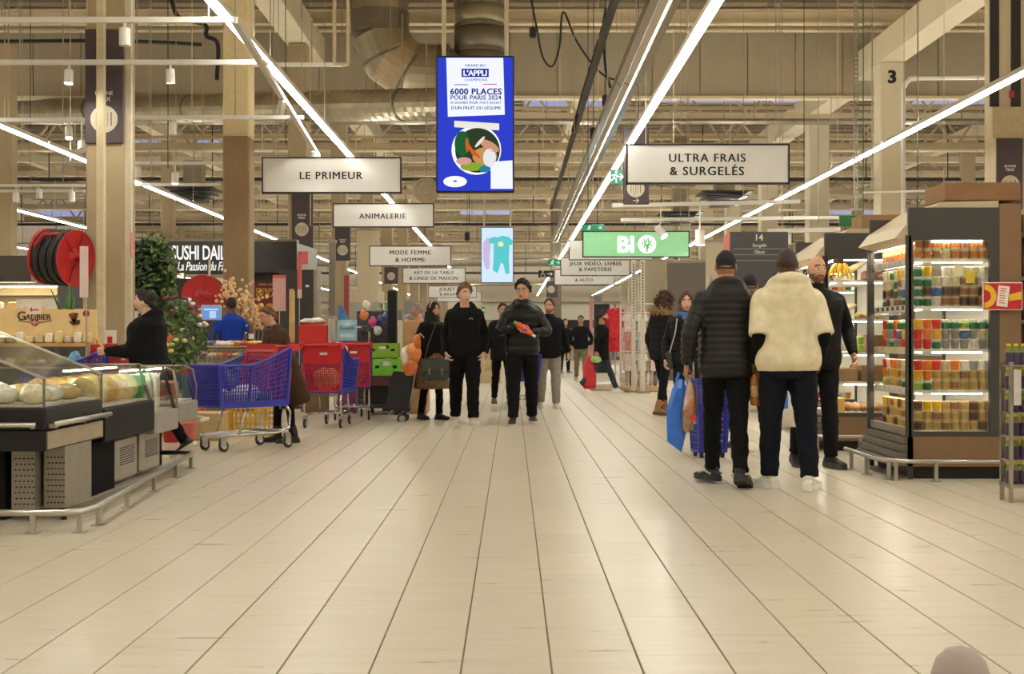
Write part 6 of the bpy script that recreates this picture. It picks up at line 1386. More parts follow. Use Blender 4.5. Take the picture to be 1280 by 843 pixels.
pH, hH, sH = person('young man with curly black hair in shiny black puffer jacket holding a bottle', at(653, 530), 0, 1.84, 'light', {'kind': 'curly', 'rgb': (26, 22, 22), 'glasses': True},
    {'rgb': (24, 23, 24), 'quilt': (.10, .012), 'hood': .9, 'collar': .05, 'hem': .86, 'inf': .040, 'arm': .062, 'rough': .38, 'spec': .3, 'wr': .008}, {'rgb': (27, 27, 28), 'width': 1.18}, {'rgb': (60, 56, 52), 'sole': (196, 188, 170), 'stripe': (222, 214, 198)},
    {'legs': ((-.16, .16, .04, .1), (.27, .12, .03, -.12)), 'lh': (.10, -.24, 1.14), 'rh': (-.06, -.25, 1.20), 'elbow_lh': (1, .3, -.6), 'elbow_rh': (-1, .3, -.6), 'hand_dir_lh': (-.9, -.25, .25), 'hand_dir_rh': (.8, -.3, -.1), 'palm_lh': (0, .3, 1), 'palm_rh': (0, .2, -1), 'head': (-.25, 0, 0), 'curl': (.8, .8)}, .012)
# I: man in grey trousers; J: person with the cart behind
pI, hI, sI = person('man in dark open jacket and light grey trousers walking behind the puffer jacket', at(686, 511), .1, 1.70, 'light', {'kind': 'receding', 'rgb': (60, 46, 38), 'beard': True},
    {'rgb': (28, 29, 33), 'hem': .80, 'inf': .034, 'collar': .025}, {'rgb': (150, 142, 132), 'width': 1.15}, {'rgb': (206, 198, 188), 'sole': (226, 220, 210)}, {'legs': ((.05, .05, .04, 0), (-.10, .2, .03, .2)), 'lh': (.31, -.02, .88), 'rh': (-.3, -.05, .9), 'head': (-.3, 0, 0)}, .017)
pJ, hJ, sJ = person('person in dark coat pushing the cart behind the puffer jacket', at(628, 505), .15, 1.68, 'tan', {'kind': 'short', 'rgb': (40, 32, 28)},
    {'rgb': (38, 36, 36), 'hem': .76, 'inf': .036}, {'rgb': (30, 28, 28)}, {'rgb': (96, 66, 44), 'sole': (60, 50, 40)}, {'legs': ((.2, .08, .03, 0), (-.2, .15, .03, .2)), 'lh': (.24, -.32, 1.0), 'rh': (-.30, -.10, .88), 'head': (0, .1, 0)}, .018)
# K, L: walkers farther down the aisle
pK, hK, sK = person('distant man in dark jacket and khaki trousers walking towards the camera', at(726, 476), 0, 1.66, 'tan', {'kind': 'short', 'rgb': (50, 42, 38)},
    {'rgb': (30, 32, 40), 'hem': .84, 'inf': .03}, {'rgb': (122, 112, 84), 'width': 1.1}, {'rgb': (170, 150, 120), 'sole': (200, 190, 170)}, {'legs': ((.15, .08, .03, 0), (-.15, .15, .03, .1)), 'lh': (.28, -.05, .95), 'rh': (-.28, -.05, .95)}, .022)
pL, hL, sL = person('bearded man in black coat striding to the right in white sneakers', at(752, 491), PI / 2 + .1, 1.70, 'tan', {'kind': 'short', 'rgb': (30, 24, 22), 'beard': True},
    {'rgb': (24, 24, 27), 'hem': .74, 'inf': .03}, {'rgb': (56, 60, 70)}, {'rgb': (232, 228, 220), 'sole': (236, 232, 226)}, {'legs': ((.42, .06, .02, -.2), (-.42, .30, .02, .7)), 'lh': (.24, -.12, .90), 'rh': (-.24, .15, .9)}, .02)
# M: woman pushing the blue and red cart; N: woman with headscarf; Q: woman in profile; P: man in blue; O: grey-haired man; shop helper
pM, hM, sM = person('elderly woman in long dark brown coat leaning on the blue and red cart', (XW(357, 13.6), 13.6, 0), -PI / 2 + .45, 1.46, 'light', {'kind': 'short', 'rgb': (104, 76, 52), 'glasses': True},
    {'kind': 'coat', 'rgb': (66, 48, 34), 'hem': .46, 'inf': .040, 'flare': .05, 'collar': .03, 'scarf': (84, 60, 46), 'wr': .02, 'wsize': .14}, {'rgb': (26, 24, 24), 'width': .8}, {'kind': 'ankle', 'height': .12, 'rgb': (26, 24, 24), 'sole': (30, 28, 28)},
    {'legs': ((-.05, .05, .02, 0), (.14, .08, .02, 0)), 'lean': .34, 'lh': (.20, -.40, 1.10), 'rh': (-.20, -.40, 1.10), 'elbow_lh': (.9, .3, -.5), 'elbow_rh': (-.9, .3, -.5), 'head': (.2, .12, 0), 'curl': (.8, .8)}, .014)
leop = M((112, 84, 60), .9, var=.75, scale=55)
pN, hN, sN = person('woman in black headscarf and jacket with leopard print skirt and black boots', at(540, 525), -PI / 2 - .9 + PI, 1.58, 'light', {'kind': 'hijab', 'rgb': (20, 18, 19), 'band': (186, 150, 150)},
    {'rgb': (25, 24, 25), 'hem': .88, 'inf': .035, 'wr': .016}, {'rgb': (22, 20, 20), 'skirt': (1.0, .46, .18, .30, leop), 'width': .9}, {'kind': 'boot', 'height': .34, 'rgb': (22, 20, 20), 'sole': (24, 22, 22)},
    {'legs': ((.06, .05, .04, 0), (-.10, .08, .03, 0)), 'lh': (.26, -.12, .92), 'rh': (-.28, .06, .86), 'head': (.2, 0, 0)}, .015)
pQ, hQ, sQ = person('woman with dark hair in black hooded coat seen in profile facing left', (XW(186, 11.75), 11.75, 0), -PI / 2, 1.54, 'pale', {'kind': 'bun', 'rgb': (28, 22, 21)},
    {'kind': 'coat', 'rgb': (22, 21, 22), 'hem': .66, 'inf': .066, 'hood': 1.05, 'flare': .12, 'arm': .074, 'wr': .016}, {'rgb': (22, 21, 22), 'width': .95}, {'rgb': (28, 26, 26), 'sole': (214, 206, 190)},
    {'legs': ((.05, .05, .02, 0), (-.28, .30, .02, .55)), 'lean': .06, 'lh': (.18, -.38, 1.14), 'rh': (-.18, -.40, 1.15), 'elbow_lh': (.3, .3, -.9), 'elbow_rh': (-.3, .3, -.9), 'curl': (.9, .9)}, .013, build=1.08)
pP, hP, sP = person('man in bright blue sweater standing with his back to the camera', (XW(289, 20.4), 20.4, 0), PI + .3, 1.73, 'brown', {'kind': 'short', 'rgb': (26, 22, 22)}, {'kind': 'sweater', 'rgb': (34, 66, 170), 'hem': .84, 'inf': .026, 'collar': .02}, {'rgb': (34, 34, 38)}, {'rgb': (30, 30, 30)}, {'rh': (-.28, -.15, 1.0), 'lh': (.28, -.15, 1.0)}, .018)
pO, hO, sO = person('grey-haired man whose head shows behind the brown cartons', (XW(524, 19.9), 19.9, 0), -1.2, 1.63, 'light', {'kind': 'receding', 'rgb': (140, 132, 122)}, {'rgb': (40, 38, 40), 'hem': .82, 'inf': .03}, {'rgb': (40, 40, 46)}, {'rgb': (30, 30, 30)}, {'head': (0, 0, 0)}, .02)
pS, hS, sS = person('shop helper with orange collar behind the flowers', (XW(219, 21), 21, 0), .3, 1.66, 'light', {'kind': 'short', 'rgb': (90, 62, 44)}, {'kind': 'shirt', 'rgb': (214, 120, 70), 'hem': .84, 'inf': .026, 'collar': .02}, {'rgb': (40, 40, 46)}, {'rgb': (30, 30, 30)}, {}, .02)
# far shoppers
pT, hT, sT = person('distant shopper in dark coat beside the far shelves', at(706, 467), .4, 1.66, 'light', {'kind': 'short', 'rgb': (50, 40, 34)}, {'rgb': (34, 34, 40), 'hem': .7, 'inf': .03}, {'rgb': (30, 30, 36)}, {'rgb': (30, 30, 30)}, {}, .03)
# ------------------------------------------------------------------ shopping carts
blue = M((44, 52, 160), .4, var=.06); redp = M((190, 30, 38), .4, var=.06); rubber = M((46, 44, 44), .7)
def build_cart():
    t = thing('shopping_cart', '', 'shopping cart'); zb = .44
    for s in (-1, 1):
        sp = MB(); B = lambda y: s * (.215 + .03 * (y + .5)); Tp = lambda y: s * (.255 + .03 * (y + .5))
        topz = lambda y: .84 + (.0 if y < -.1 else .17 * ((y + .1) / .52) ** 1.3)
        ys = [-.50, -.30, -.10, .08, .25, .42]
        for y0, y1 in zip(ys, ys[1:]): sp.lattice([(B(y0), y0 + (.06 if y0 == -.5 else 0), zb), (B(y1), y1, zb), (Tp(y1), y1, topz(y1)), (Tp(y0), y0, topz(y0))], 6, 11, .0085, None, .012)
        sp.tube([(Tp(y), y, topz(y)) for y in [-.50 + .92 * i / 20 for i in range(21)]], .014, 8); sp.poly([(B(-.44), -.44, zb - .015), (B(.42), .42, zb - .015), (B(.42), .42, zb + .05), (B(-.44), -.44, zb + .05)], (s * .012, 0, 0)); sp.tube([(B(.42), .42, zb), (Tp(.42), .43, topz(.42))], .022, 8); sp.tube([(B(-.44), -.44, zb), (Tp(-.5), -.5, .84)], .018, 8)
        sp.tube([(B(-.08), -.08, zb), (Tp(-.08), -.08, .84)], .012, 6)
        sp.build('side_panel', blue, t)
    fp = MB().lattice([(-.217, -.44, zb), (.217, -.44, zb), (.255, -.50, .84), (-.255, -.50, .84)], 22, 11, .0085, .018, .012); fp.build('front_panel', blue, t)
    MB().lattice([(-.21, -.44, zb), (.21, -.44, zb), (.24, .42, zb), (-.24, .42, zb)], 12, 20, .009, .02).build('floor_grid', blue, t)
    fl = MB().lattice([(-.235, .43, zb + .02), (.235, .43, zb + .02), (.265, .45, .80), (-.265, .45, .80)], 18, 12, .008, .022, .01); fl.build('rear_flap', redp, t)
    rp = MB().poly([(-.262, .455, .80), (.262, .455, .80), (.275, .47, 1.0), (-.275, .47, 1.0)], (0, -.015, 0)).build('seat_back', redp, t); MB().box(-.07, .03, .468, .475, .90, .93).build('paper_sticker', white, rp)
    cs = MB().lattice([(-.235, .14, .60), (.235, .14, .60), (.25, .26, .98), (-.25, .26, .98)], 14, 9, .008, .03); cs.box(-.25, .25, .25, .275, .95, 1.05); cs.build('child_seat', redp, t)
    h = MB().tube([(-.28, .52, 1.02), (.28, .52, 1.02)], .018, 10).build('handle', redp, t, smooth=True)
    for s in (-1, 1): MB().rbox(s * .27 - .025, s * .27 + .025, .40, .55, .96, 1.06, .02).build('handle_block', redp, h)
    ch = MB()
    for s in (-1, 1):
        ch.tube([(s * .24, .40, zb), (s * .25, .46, .36), (s * .25, .44, .2), (s * .23, .3, .16), (s * .17, -.42, .16), (s * .10, -.46, .16)], .014, 8); ch.tube([(s * .20, -.1, zb), (s * .2, -.2, .16)], .012, 8); ch.tube([(s * .2, .35, .17), (s * .16, -.30, .17)], .008, 6)
    ch.tube([(-.10, -.46, .16), (.10, -.46, .16)], .014, 8); ch.tube([(-.24, .36, .18), (.24, .36, .18)], .010, 8)
    for i in range(5): ch.tube([(-.16 + .08 * i, .34, .175), (-.12 + .06 * i, -.40, .165)], .006, 6)
    ch.build('chassis', chrome, t, smooth=True)
    for sx, y in ((.245, .40), (-.245, .40), (.165, -.40), (-.165, -.40)):
        c = MB().box(sx - .026, sx - .018, y - .02, y + .05, .05, .15).box(sx + .018, sx + .026, y - .02, y + .05, .05, .15).box(sx - .026, sx + .026, y - .02, y + .04, .135, .155).build('caster', steel, t)
        w = MB().lathe([(.01, -.016), (.045, -.016), (.058, -.010), (.058, .010), (.045, .016), (.01, .016)], (sx, y + .03, .058), 18, 'x').build('wheel', rubber, c); MB().lathe([(.008, -.020), (.03, -.0175), (.03, .0175), (.008, .020)], (sx, y + .03, .058), 12, 'x').build('hub', white, c)
    return t
c0 = build_cart()
def place_cart(o, label, px, Y, hd): o.location = (XW(px, Y), Y, 0); o.rotation_euler.z = hd; o.scale = (.92, .92, 1); o['label'] = label; o['group'] = 'blue and red shopping carts'
spots = [('blue and red cart pushed by the woman in the brown coat', 303, 12.8, -PI / 2 + .86), ('blue and red cart seen from behind with its red rear flap', 414, 16.1, PI - .12), ('blue cart partly hidden behind the second cart', 439, 17.6, PI + .15), ('blue and red cart of the woman in profile behind the counters', 98, 12.15, -PI / 2 - .12), ('blue cart partly hidden by the young man in the puffer jacket', 655, 20.2, .05)]
for i, (lb, px, Y, hd) in enumerate(spots):
    o = c0 if i == 0 else dup(c0); place_cart(o, lb, px, Y, hd)
def in_cart(i, x, y, z):
    lb, px, Y, hd = spots[i]; return Vector((XW(px, Y), Y, 0)) + Matrix.Rotation(hd, 3, 'Z') @ Vector((x, y, z))
def lump(name, label, cat, loc, r, rgb, seed, rough=.35, amp=.25, var=.3, sc=22, coat=.4, group=None):
    b = MB().ball((0, 0, r[2]), r[0], r[1], r[2], 16, 10); b.v = [(v[0] * (1 + amp * noise.noise(Vector(v) * 12 + Vector((seed, 0, 0)))), v[1] * (1 + amp * noise.noise(Vector(v) * 12 + Vector((0, seed, 0)))), max(0, v[2] * (1 + amp * noise.noise(Vector(v) * 14 + Vector((0, 0, seed)))))) for v in b.v]
    o = b.build(name, M(rgb, rough, var=var, scale=sc, coat=coat), loc=loc, smooth=True, label=label, category=cat)
    if group: o['group'] = group
    return o
lump('egg_pack', 'pale pink pack lying in the front of the near cart', 'package', in_cart(0, .02, -.28, .46), (.15, .10, .07), (214, 170, 160), 1)
lump('white_bag', 'white bag lying in the rear of the near cart', 'bag', in_cart(0, .0, .02, .46), (.15, .14, .09), (226, 220, 208), 2)
lump('green_bag', 'green bag in the rear of the near cart', 'bag', in_cart(0, .03, .20, .46), (.12, .10, .05), (70, 130, 100), 3)
lump('white_bag', 'plastic bag of oranges in the cart seen from behind', 'bag', in_cart(1, .0, .22, .46), (.17, .13, .14), (206, 170, 150), 4, var=.6, sc=40)
lump('red_bag', 'dark red bag in the cart seen from behind', 'bag', in_cart(1, -.02, -.12, .46), (.16, .14, .12), (120, 40, 46), 5)
lump('bag', 'checked bag in the blue cart behind', 'bag', in_cart(2, 0, .1, .46), (.18, .16, .15), (190, 120, 100), 6, var=.7, sc=60)
lump('bread_bag', 'tan loaf bag on top of the cart seen from behind', 'bread', in_cart(1, -.12, .04, .86), (.10, .09, .09), (206, 170, 120), 7)
lump('black_bag', 'black bag on top of the cart seen from behind', 'bag', in_cart(1, .09, .06, .86), (.13, .09, .07), (26, 26, 28), 8)
lump('white_bag', 'white bag in the cart of the puffer jacket group', 'bag', in_cart(4, 0, -.1, .46), (.17, .16, .13), (222, 214, 200), 9)
lump('blue_packet', 'light blue packet on the cart of the woman in profile', 'packet', in_cart(3, .05, -.02, .46), (.12, .10, .26), (70, 140, 176), 10, amp=.1)

# ------------------------------------------------------------------ carried things
def hang_from(h, d=.0): return h[0] + Vector((0, 0, -d))
# blue bag and bread bag in the left hand of the quilted man
hp = hA['lh'][0]; Y = hp.y
t = thing('blue_bag', 'flat bright blue plastic bag carried by the man in the cap', 'bag', hp)
pl = lambda px, py: Vector((XW(px, Y) - hp.x, 0, ZW(py, Y) - hp.z))
b = MB(); o_ = [(846, 474), (853, 474), (862, 492), (858, 540), (852, 566), (834, 552), (833, 512), (840, 487)]
front = [pl(*q) for q in o_]; n_ = len(front); cen = sum(front, Vector()) / n_
b.rings([[cen + (q - cen) * s_ + Vector((0, dy, 0)) for q in front] for s_, dy in ((.7, -.03), (1, 0), (.7, .03))]); b.build('pouch', M((36, 110, 214), .35, var=.12, scale=12, coat=.3), t)
MB().tube([pl(849, 466), pl(846, 476)], .012, 8).build('strap', M((36, 110, 214), .4), t)
t = thing('bread_bag', 'clear bag with a long brown loaf carried by the man in the cap', 'bread', hp)
pts = [pl(862, 478), pl(862, 490), pl(861, 505), pl(860, 520), pl(858, 534), pl(857, 540)]; MB().tube([p + Vector((0, -.06, 0)) for p in pts], [.02, .05, .066, .068, .05, .02], 14, flat=.7).build('loaf', M((186, 128, 72), .6, var=.25, scale=20, bump=.2), t, smooth=True)
MB().tube([pl(853, 466) + Vector((0, -.03, 0))] + [p + Vector((0, -.06, 0)) for p in pts], [.012, .035, .064, .078, .08, .06, .03], 14, flat=.75).build('film', glass_mat((.96, .95, .93), .35), t, smooth=True)
MB().box(-.02, .02, -.135, -.128, -.02, .03).build('print', M((196, 60, 60), .5), t, loc=pl(863, 522))
# bottle in the left hand of the cream jacket
hp = hB['lh'][0]; Y = hp.y
t = thing('juice_bottle', 'amber bottle with green cap held by the man in the cream jacket', 'bottle', hp)
MB().lathe([(.030, -.27), (.042, -.26), (.044, -.12), (.042, -.06), (.018, -.01), (.016, .0)], (0, 0, .0), 16).build('bottle_body', M((178, 110, 40), .2, var=.2, coat=.5), t, smooth=True); MB().lathe([(.045, -.2), (.045, -.12)], n=16).build('paper_label', M((206, 170, 110), .5, var=.3, scale=40), t); MB().lathe([(.018, 0), (.018, .028)], n=12).build('cap', M((50, 130, 70), .4), t)
# white and blue carrier bag by the bald man's right hand
hp = hC['rh'][0]; Y = hp.y; t = thing('carrier_bag', 'white carrier bag with blue top carried by the bald man', 'bag', hp)
def bagmesh(w, d, h, seed):
    b = MB(); rings_ = []
    for z, s_ in ((0, .8), (.03, 1), (.35, 1.04), (.7, .95), (.92, .55), (1, .2)):
        rings_.append([Vector((w * s_ * math.copysign(abs(cos(q)) ** .7, cos(q)) * (1 + .12 * noise.noise(Vector((cos(q) * 2, sin(q) * 2, z * 3 + seed)))), d * s_ * math.copysign(abs(sin(q)) ** .7, sin(q)), -h + h * z)) for q in [2 * pi * j / 22 for j in range(22)]])
    return b.rings(rings_)
bagmesh(.19, .10, .46, 1).build('pouch', M((228, 222, 212), .35, var=.08, scale=8), t, smooth=True)
MB().tube([(-.15, -.09, -.2), (-.05, -.09, -.10), (0, -.02, 0), (.05, .0, -.12)], .02, 8).build('handle_loop', M((70, 140, 206), .4), t); MB().rbox(-.16, .0, -.112, -.10, -.30, -.16, .006).build('blue_print', M((60, 120, 200), .4), t)
# bottle of the young man in the puffer jacket
h1, h2 = hH['lh'][0], hH['rh'][0]; mid = (h1 + h2) / 2 + Vector((0, -.03, .0)); dd = (h1 - h2); dd = Vector((.78, 0, -.55)); dd.normalize()
t = thing('orange_bottle', 'orange squeeze bottle with blue button held by the young man in puffer jacket', 'bottle', mid); MB().tube([-dd * .13, -dd * .09, -dd * .02, dd * .07, dd * .12], [.022, .038, .04, .036, .02], 14).build('bottle_body', M((222, 84, 44), .35, var=.12), t, smooth=True); MB().tube([dd * .12, dd * .17], .018, 12).build('cap', white, t); MB().ball(dd * .02 + Vector((0, -.038, 0)), .02, .008, .02, 12, 8).build('button', M((60, 90, 190), .4), t, smooth=True); MB().tube([-dd * .13, -dd * .16], .02, 12).build('base_rim', M((70, 170, 90), .4), t)
lump('paper_packet', 'yellowish packet held by the person behind the puffer jacket', 'packet', hJ['rh'][0] + Vector((0, -.02, -.22)), (.06, .05, .11), (196, 186, 130), 11)
lump('green_packet', 'pale green packet held by the striding bearded man', 'packet', hL['rh'][0] + Vector((0, -.02, -.14)), (.12, .06, .07), (150, 190, 110), 12)
t = thing('red_bag', 'tall red bag carried by the striding bearded man', 'bag', hL['rh'][0] + Vector((-.12, .1, 0))); bagmesh(.13, .08, .66, 4).build('pouch', M((196, 36, 52), .5), t, smooth=True)
# shoulder strap of the woman with blue scarf
t = thing('shoulder_bag', 'grey shoulder bag strap and bag of the woman with blue scarf', 'bag', sE(-.17, 0, 1.0)); p0 = sE(-.17, 0, 1.0)
MB().tube([sE(-.10, -.13, 1.43) - p0, sE(-.12, -.17, 1.25) - p0, sE(-.18, -.15, 1.05) - p0, sE(-.22, .0, .95) - p0], .018, 6, flat=.4).build('strap', M((190, 180, 166), .6), t); MB().rbox(-.10, .02, -.06, .12, -.2, .02, .03).build('pouch', M((60, 56, 54), .6), t)
# wheeled blue basket
Y = 11.95; t = thing('wheeled_basket', 'tall blue wheeled shopping basket behind the man in the cap', 'basket', (XW(886, Y), Y, 0), .15); w = .125
for k, (a, b_) in enumerate((((-1, -1), (1, -1)), ((1, -1), (1, 1)), ((1, 1), (-1, 1)), ((-1, 1), (-1, -1)))):
    MB().lattice([(a[0] * w, a[1] * w, .06), (b_[0] * w, b_[1] * w, .06), (b_[0] * w * 1.25, b_[1] * w * 1.25, .72), (a[0] * w * 1.25, a[1] * w * 1.25, .72)], 8, 18, .010, .022).build('side', blue, t)
    q0 = Vector((a[0] * w, a[1] * w, .2)) * .985; q1 = Vector((b_[0] * w, b_[1] * w, .2)) * .985
MB().poly([(-w * .95, -w * 1.0, .1), (w * .95, -w * 1.0, .1), (w * 1.1, -w * 1.14, .5), (-w * 1.1, -w * 1.14, .5)], (0, .008, 0)).build('solid_panel', blue, t)
lt = MB()
for i in range(7): lt.bar((.05, -w * 1.03 - .012 * i * .18, .14 + .05 * i), (.09, -w * 1.03 - .012 * i * .18, .165 + .05 * i), .012, .006, (0, 1, 0))
lt.build('white_print', white, t); MB().box(-w, w, -w, w, .05, .065).build('floor_panel', blue, t)
for s in (-1, 1):
    for y in (-1, 1): MB().lathe([(.01, -.012), (.03, -.012), (.03, .012), (.01, .012)], (s * w * .8, y * w * .8, .03), 12, 'x').build('wheel', rubber, t)
    MB().tube([(s * .1, w * 1.2, .70), (s * .1, w * 1.4, 1.0)], .009, 6).build('handle_rod', steel, t)
MB().tube([(-.11, w * 1.4, 1.0), (.11, w * 1.4, 1.0)], .014, 8).build('handle', darkgrey, t)
# things of the woman with the headscarf
Y = GY(526); t = thing('shopping_caddy', 'black two-wheeled shopping caddy of the woman in the headscarf', 'caddy', (XW(497, Y), Y, 0)); k = Y / F
P_ = lambda px, py, dy=0: Vector((XW(px, Y) - t.location.x, dy, ZW(py, Y)))
b = MB(); o_ = [(482, 510), (490, 472), (493, 464), (516, 466), (512, 515)]; b.poly([P_(*q, -.14) for q in o_], (0, .28, 0)); b.build('bag', M((36, 35, 36), .7, var=.15), t)
for dy in (-.13, .13): MB().tube([P_(510, 518, dy), P_(514, 500, dy), P_(521, 462, dy), P_(523, 452, dy)], .009, 8).build('frame_rod', steel, t)
for dy in (-.15, .15):
    wh = MB().tube([P_(504, 522.5, dy - .012), P_(504, 522.5, dy + .012)], .068, 20).build('wheel', rubber, t); MB().tube([P_(504, 522.5, dy - .015), P_(504, 522.5, dy + .015)], .04, 16).build('hub', M((150, 146, 140), .4), t)
for dy in (-.1, .1): MB().tube([P_(490, 513, dy), P_(484, 525, dy)], .008, 6).build('prop', steel, t)
hp = hN['rh'][0]
Yq = 16.95; t = thing('orange_bag', 'orange and white plastic bag beside the woman in the headscarf', 'bag', (XW(514, Yq), Yq, ZW(470, Yq)))
for i_, (x_, z_, rx_, rz_, cc) in enumerate(((-.02, .12, .10, .13, (214, 112, 44)), (.03, .30, .10, .14, (222, 130, 60)), (-.07, .26, .06, .14, (222, 206, 186)), (.08, .44, .05, .12, (214, 120, 54)))):
    q_ = MB().ball((x_, 0, z_), rx_, .09, rz_, 16, 10); q_.v = [(v[0] + .03 * noise.noise(Vector(v) * 14), v[1] + .03 * noise.noise(Vector(v) * 15 + Vector((3, 0, 0))), max(0, v[2] + .03 * noise.noise(Vector(v) * 13 + Vector((0, 5, 0))))) for v in q_.v]; q_.build('pouch', M(cc, .3, var=.3, scale=9, coat=.4), t, smooth=True)
MB().tube([(.08, 0, .5), (.12, .0, .56), (.17, 0, .5)], .010, 6).build('handle_loop', M((226, 150, 90), .4), t)
Yq = 16.3; t = thing('green_handbag', 'dark green handbag at the hip of the woman in the headscarf', 'handbag', (XW(545, Yq), Yq, ZW(476, Yq))); MB().rbox(-.17, .17, -.06, .08, 0, .26, .04).build('pouch', M((38, 50, 40), .5, var=.12), t); MB().rbox(-.172, .172, -.07, -.055, .12, .27, .02).build('front_flap', M((44, 58, 46), .5), t)
for s in (-.08, .08): MB().box(s - .012, s + .012, -.078, -.068, .08, .17).build('buckle', M((120, 110, 80), .4, .5), t)
MB().tube([(-.15, 0, .25), (-.10, -.02, .45), (.0, -.06, .72)], .010, 6, flat=.5).build('strap', M((60, 40, 34), .5), t)
# stock trolley with green crates and wrapped cartons
Y = 18.6; t = thing('stock_trolley', 'dark stock trolley loaded with crates behind the carts', 'trolley', (XW(480, Y), Y, 0)); hw = 22 * Y / F
MB().rbox(-hw, hw, -.3, .4, .10, .16, .01).build('deck', darkgrey, t); MB().box(-hw + .02, hw - .02, -.26, .36, .161, .42).build('black_load', M((30, 29, 29), .7, var=.2), t); MB().box(-hw, hw, -.28, .38, .421, .56).build('brown_tray', M((92, 52, 44), .6, var=.15), t)
for s in (-1, 1):
    for y in (-.22, .32): MB().lathe([(.01, -.02), (.05, -.02), (.05, .02), (.01, .02)], (s * hw * .8, y, .05), 14, 'x').build('wheel', rubber, t)
    MB().box(s * hw - .015, s * hw + .015, .36, .40, .16, 1.2).build('side_post', galv, t)
lime = M((120, 190, 50), .45, var=.08)
def crate(label, px, z, w, h, Yc, tint):
    t = thing('green_crate', label, 'crate', (XW(px, Yc), Yc, z)); b = MB()
    for y in (-.16, .16): b.box(-w / 2, w / 2, y - .012, y + .012, 0, h * .62); b.box(-w / 2, -w * .2, y - .012, y + .012, h * .62, h); b.box(w * .2, w / 2, y - .012, y + .012, h * .62, h); b.box(-w * .2, w * .2, y - .012, y + .012, h * .86, h)
    b.build('long_side', tint, t)
    for s in (-1, 1): MB().box(s * w / 2 - .01, s * w / 2 + .01, -.17, .17, 0, h).build('short_side', tint, t)
    MB().box(-w / 2, w / 2, -.16, .16, 0, .012).build('base', tint, t)
    for s in (-1, 1): MB().rbox(s * w * .34 - .03, s * w * .34 + .03, -.176, -.171, h * .45, h * .62, .004).build('grip_hole', black, t)
    MB().box(-w * .12, w * .1, -.176, -.171, h * .6, h * .8).build('label_card', white, t)
crate('lower lime green crate on the stock trolley', 484, .563, .37, .24, Y - .05, M((122, 200, 54), .45, var=.08)); crate('upper olive green crate on the stock trolley', 480, .82, .42, .21, Y + .05, M((134, 172, 40), .45, var=.08))
lump('plastic_sheet', 'crumpled clear plastic in the lower green crate', 'plastic', (XW(483, Y - .05), Y - .05, .58), (.15, .12, .12), (214, 206, 188), 13)
b = MB().rbox(-.18, .2, -.2, .2, 0, 1.37, .03); b.build('wrapped_cartons', M((176, 136, 92), .35, var=.2, scale=6, coat=.6), loc=(XW(520, 18.9), 18.9, .0), label='stack of brown cartons wrapped in film beside the stock trolley', category='cartons')
t = thing('black_post', 'black wrapped upright post behind the green crates', 'post', (XW(490.5, 19.4), 19.4, 0)); MB().rbox(-.07, .07, -.07, .07, 0, ZW(363, 19.4), .02).build('shaft', M((20, 19, 19), .8, var=.2, bump=.3), t); MB().box(-.14, .14, -.14, .14, 0, .05).build('foot', darkgrey, t)
# ------------------------------------------------------------------ shop floor behind
def gondola(label, x, y, L, h, tint, seed, facing=1, hdr=None):
    """shelf run along the hall; facing = +1 opens to +X"""
    t = thing('gondola', label, 'shelving', (x, y, 0)); rr_ = random.Random(seed)
    MB().box(-.04, .04, 0, L, .1, h).build('back_panel', M((196, 186, 164), .6), t); MB().box(-.45, .45, 0, L, 0, .14).build('base', M((120, 112, 100), .6), t)
    for y_ in (0, L): MB().box(-.44, .44, y_ - .02, y_ + .02, .14, h).build('end_panel', M(tint, .55, var=.06), t)
    nsh = int((h - .15) / .36)
    for k in range(1, nsh + 1): MB().box(-.42, .42, .02, L - .02, .14 + .36 * k - .02, .14 + .36 * k).build('shelf', M((206, 198, 180), .5), t)
    pal = [(190, 60, 50), (220, 190, 80), (70, 110, 160), (226, 218, 204), (90, 140, 80), (206, 130, 60), (150, 90, 130), (60, 60, 66)]
    for s in (-1, 1):
        for ci in range(4):
            b = MB()
            for k in range(nsh + 1):
                y_ = .1
                while y_ < L - .15:
                    w_ = rr_.uniform(.1, .3)
                    if rr_.randrange(4) == ci: b.box(s * .18, s * .40, y_, y_ + w_ - .02, .145 + .36 * k, .145 + .36 * k + rr_.uniform(.14, .30)) if s > 0 else b.box(-.40, -.18, y_, y_ + w_ - .02, .145 + .36 * k, .145 + .36 * k + rr_.uniform(.14, .30))
                    y_ += w_
            if b.v: b.build('goods', M(pal[rr_.randrange(8)], .5, var=.3, scale=8), t, kind='stuff')
    if hdr: MB().box(-.43, .43, -.03, L * .3, h, h + .35).build('header', M(hdr, .5), t)
    return t
gi = 0
for side, xs in ((-1, (-4.2, -6.8)), (1, (5.6, 8.0))):
    for x in xs:
        for y in ((30, 38, 47, 57, 68, 80) if x != -4.2 and x != 5.6 else (36, 44, 53, 63, 75)):
            if side < 0 and y == 30 and x < -6: continue
            gi += 1; gk = ((30, 38, 47, 57, 68, 80) if x != -4.2 and x != 5.6 else (36, 44, 53, 63, 75)).index(y); gondola('%s shelf run %s of the main aisle, %s one down the hall, %s row' % (['tan', 'grey', 'cream'][gi % 3], 'left' if side < 0 else 'right', ORD[gk], ['inner', 'outer'][xs.index(x)]), x, y, 6, [1.9, 2.1, 1.7][gi % 3], [(170, 150, 116), (150, 146, 140), (206, 194, 168)][gi % 3], gi, 1, [None, (182, 168, 140), (120, 114, 106), None][gi % 4])
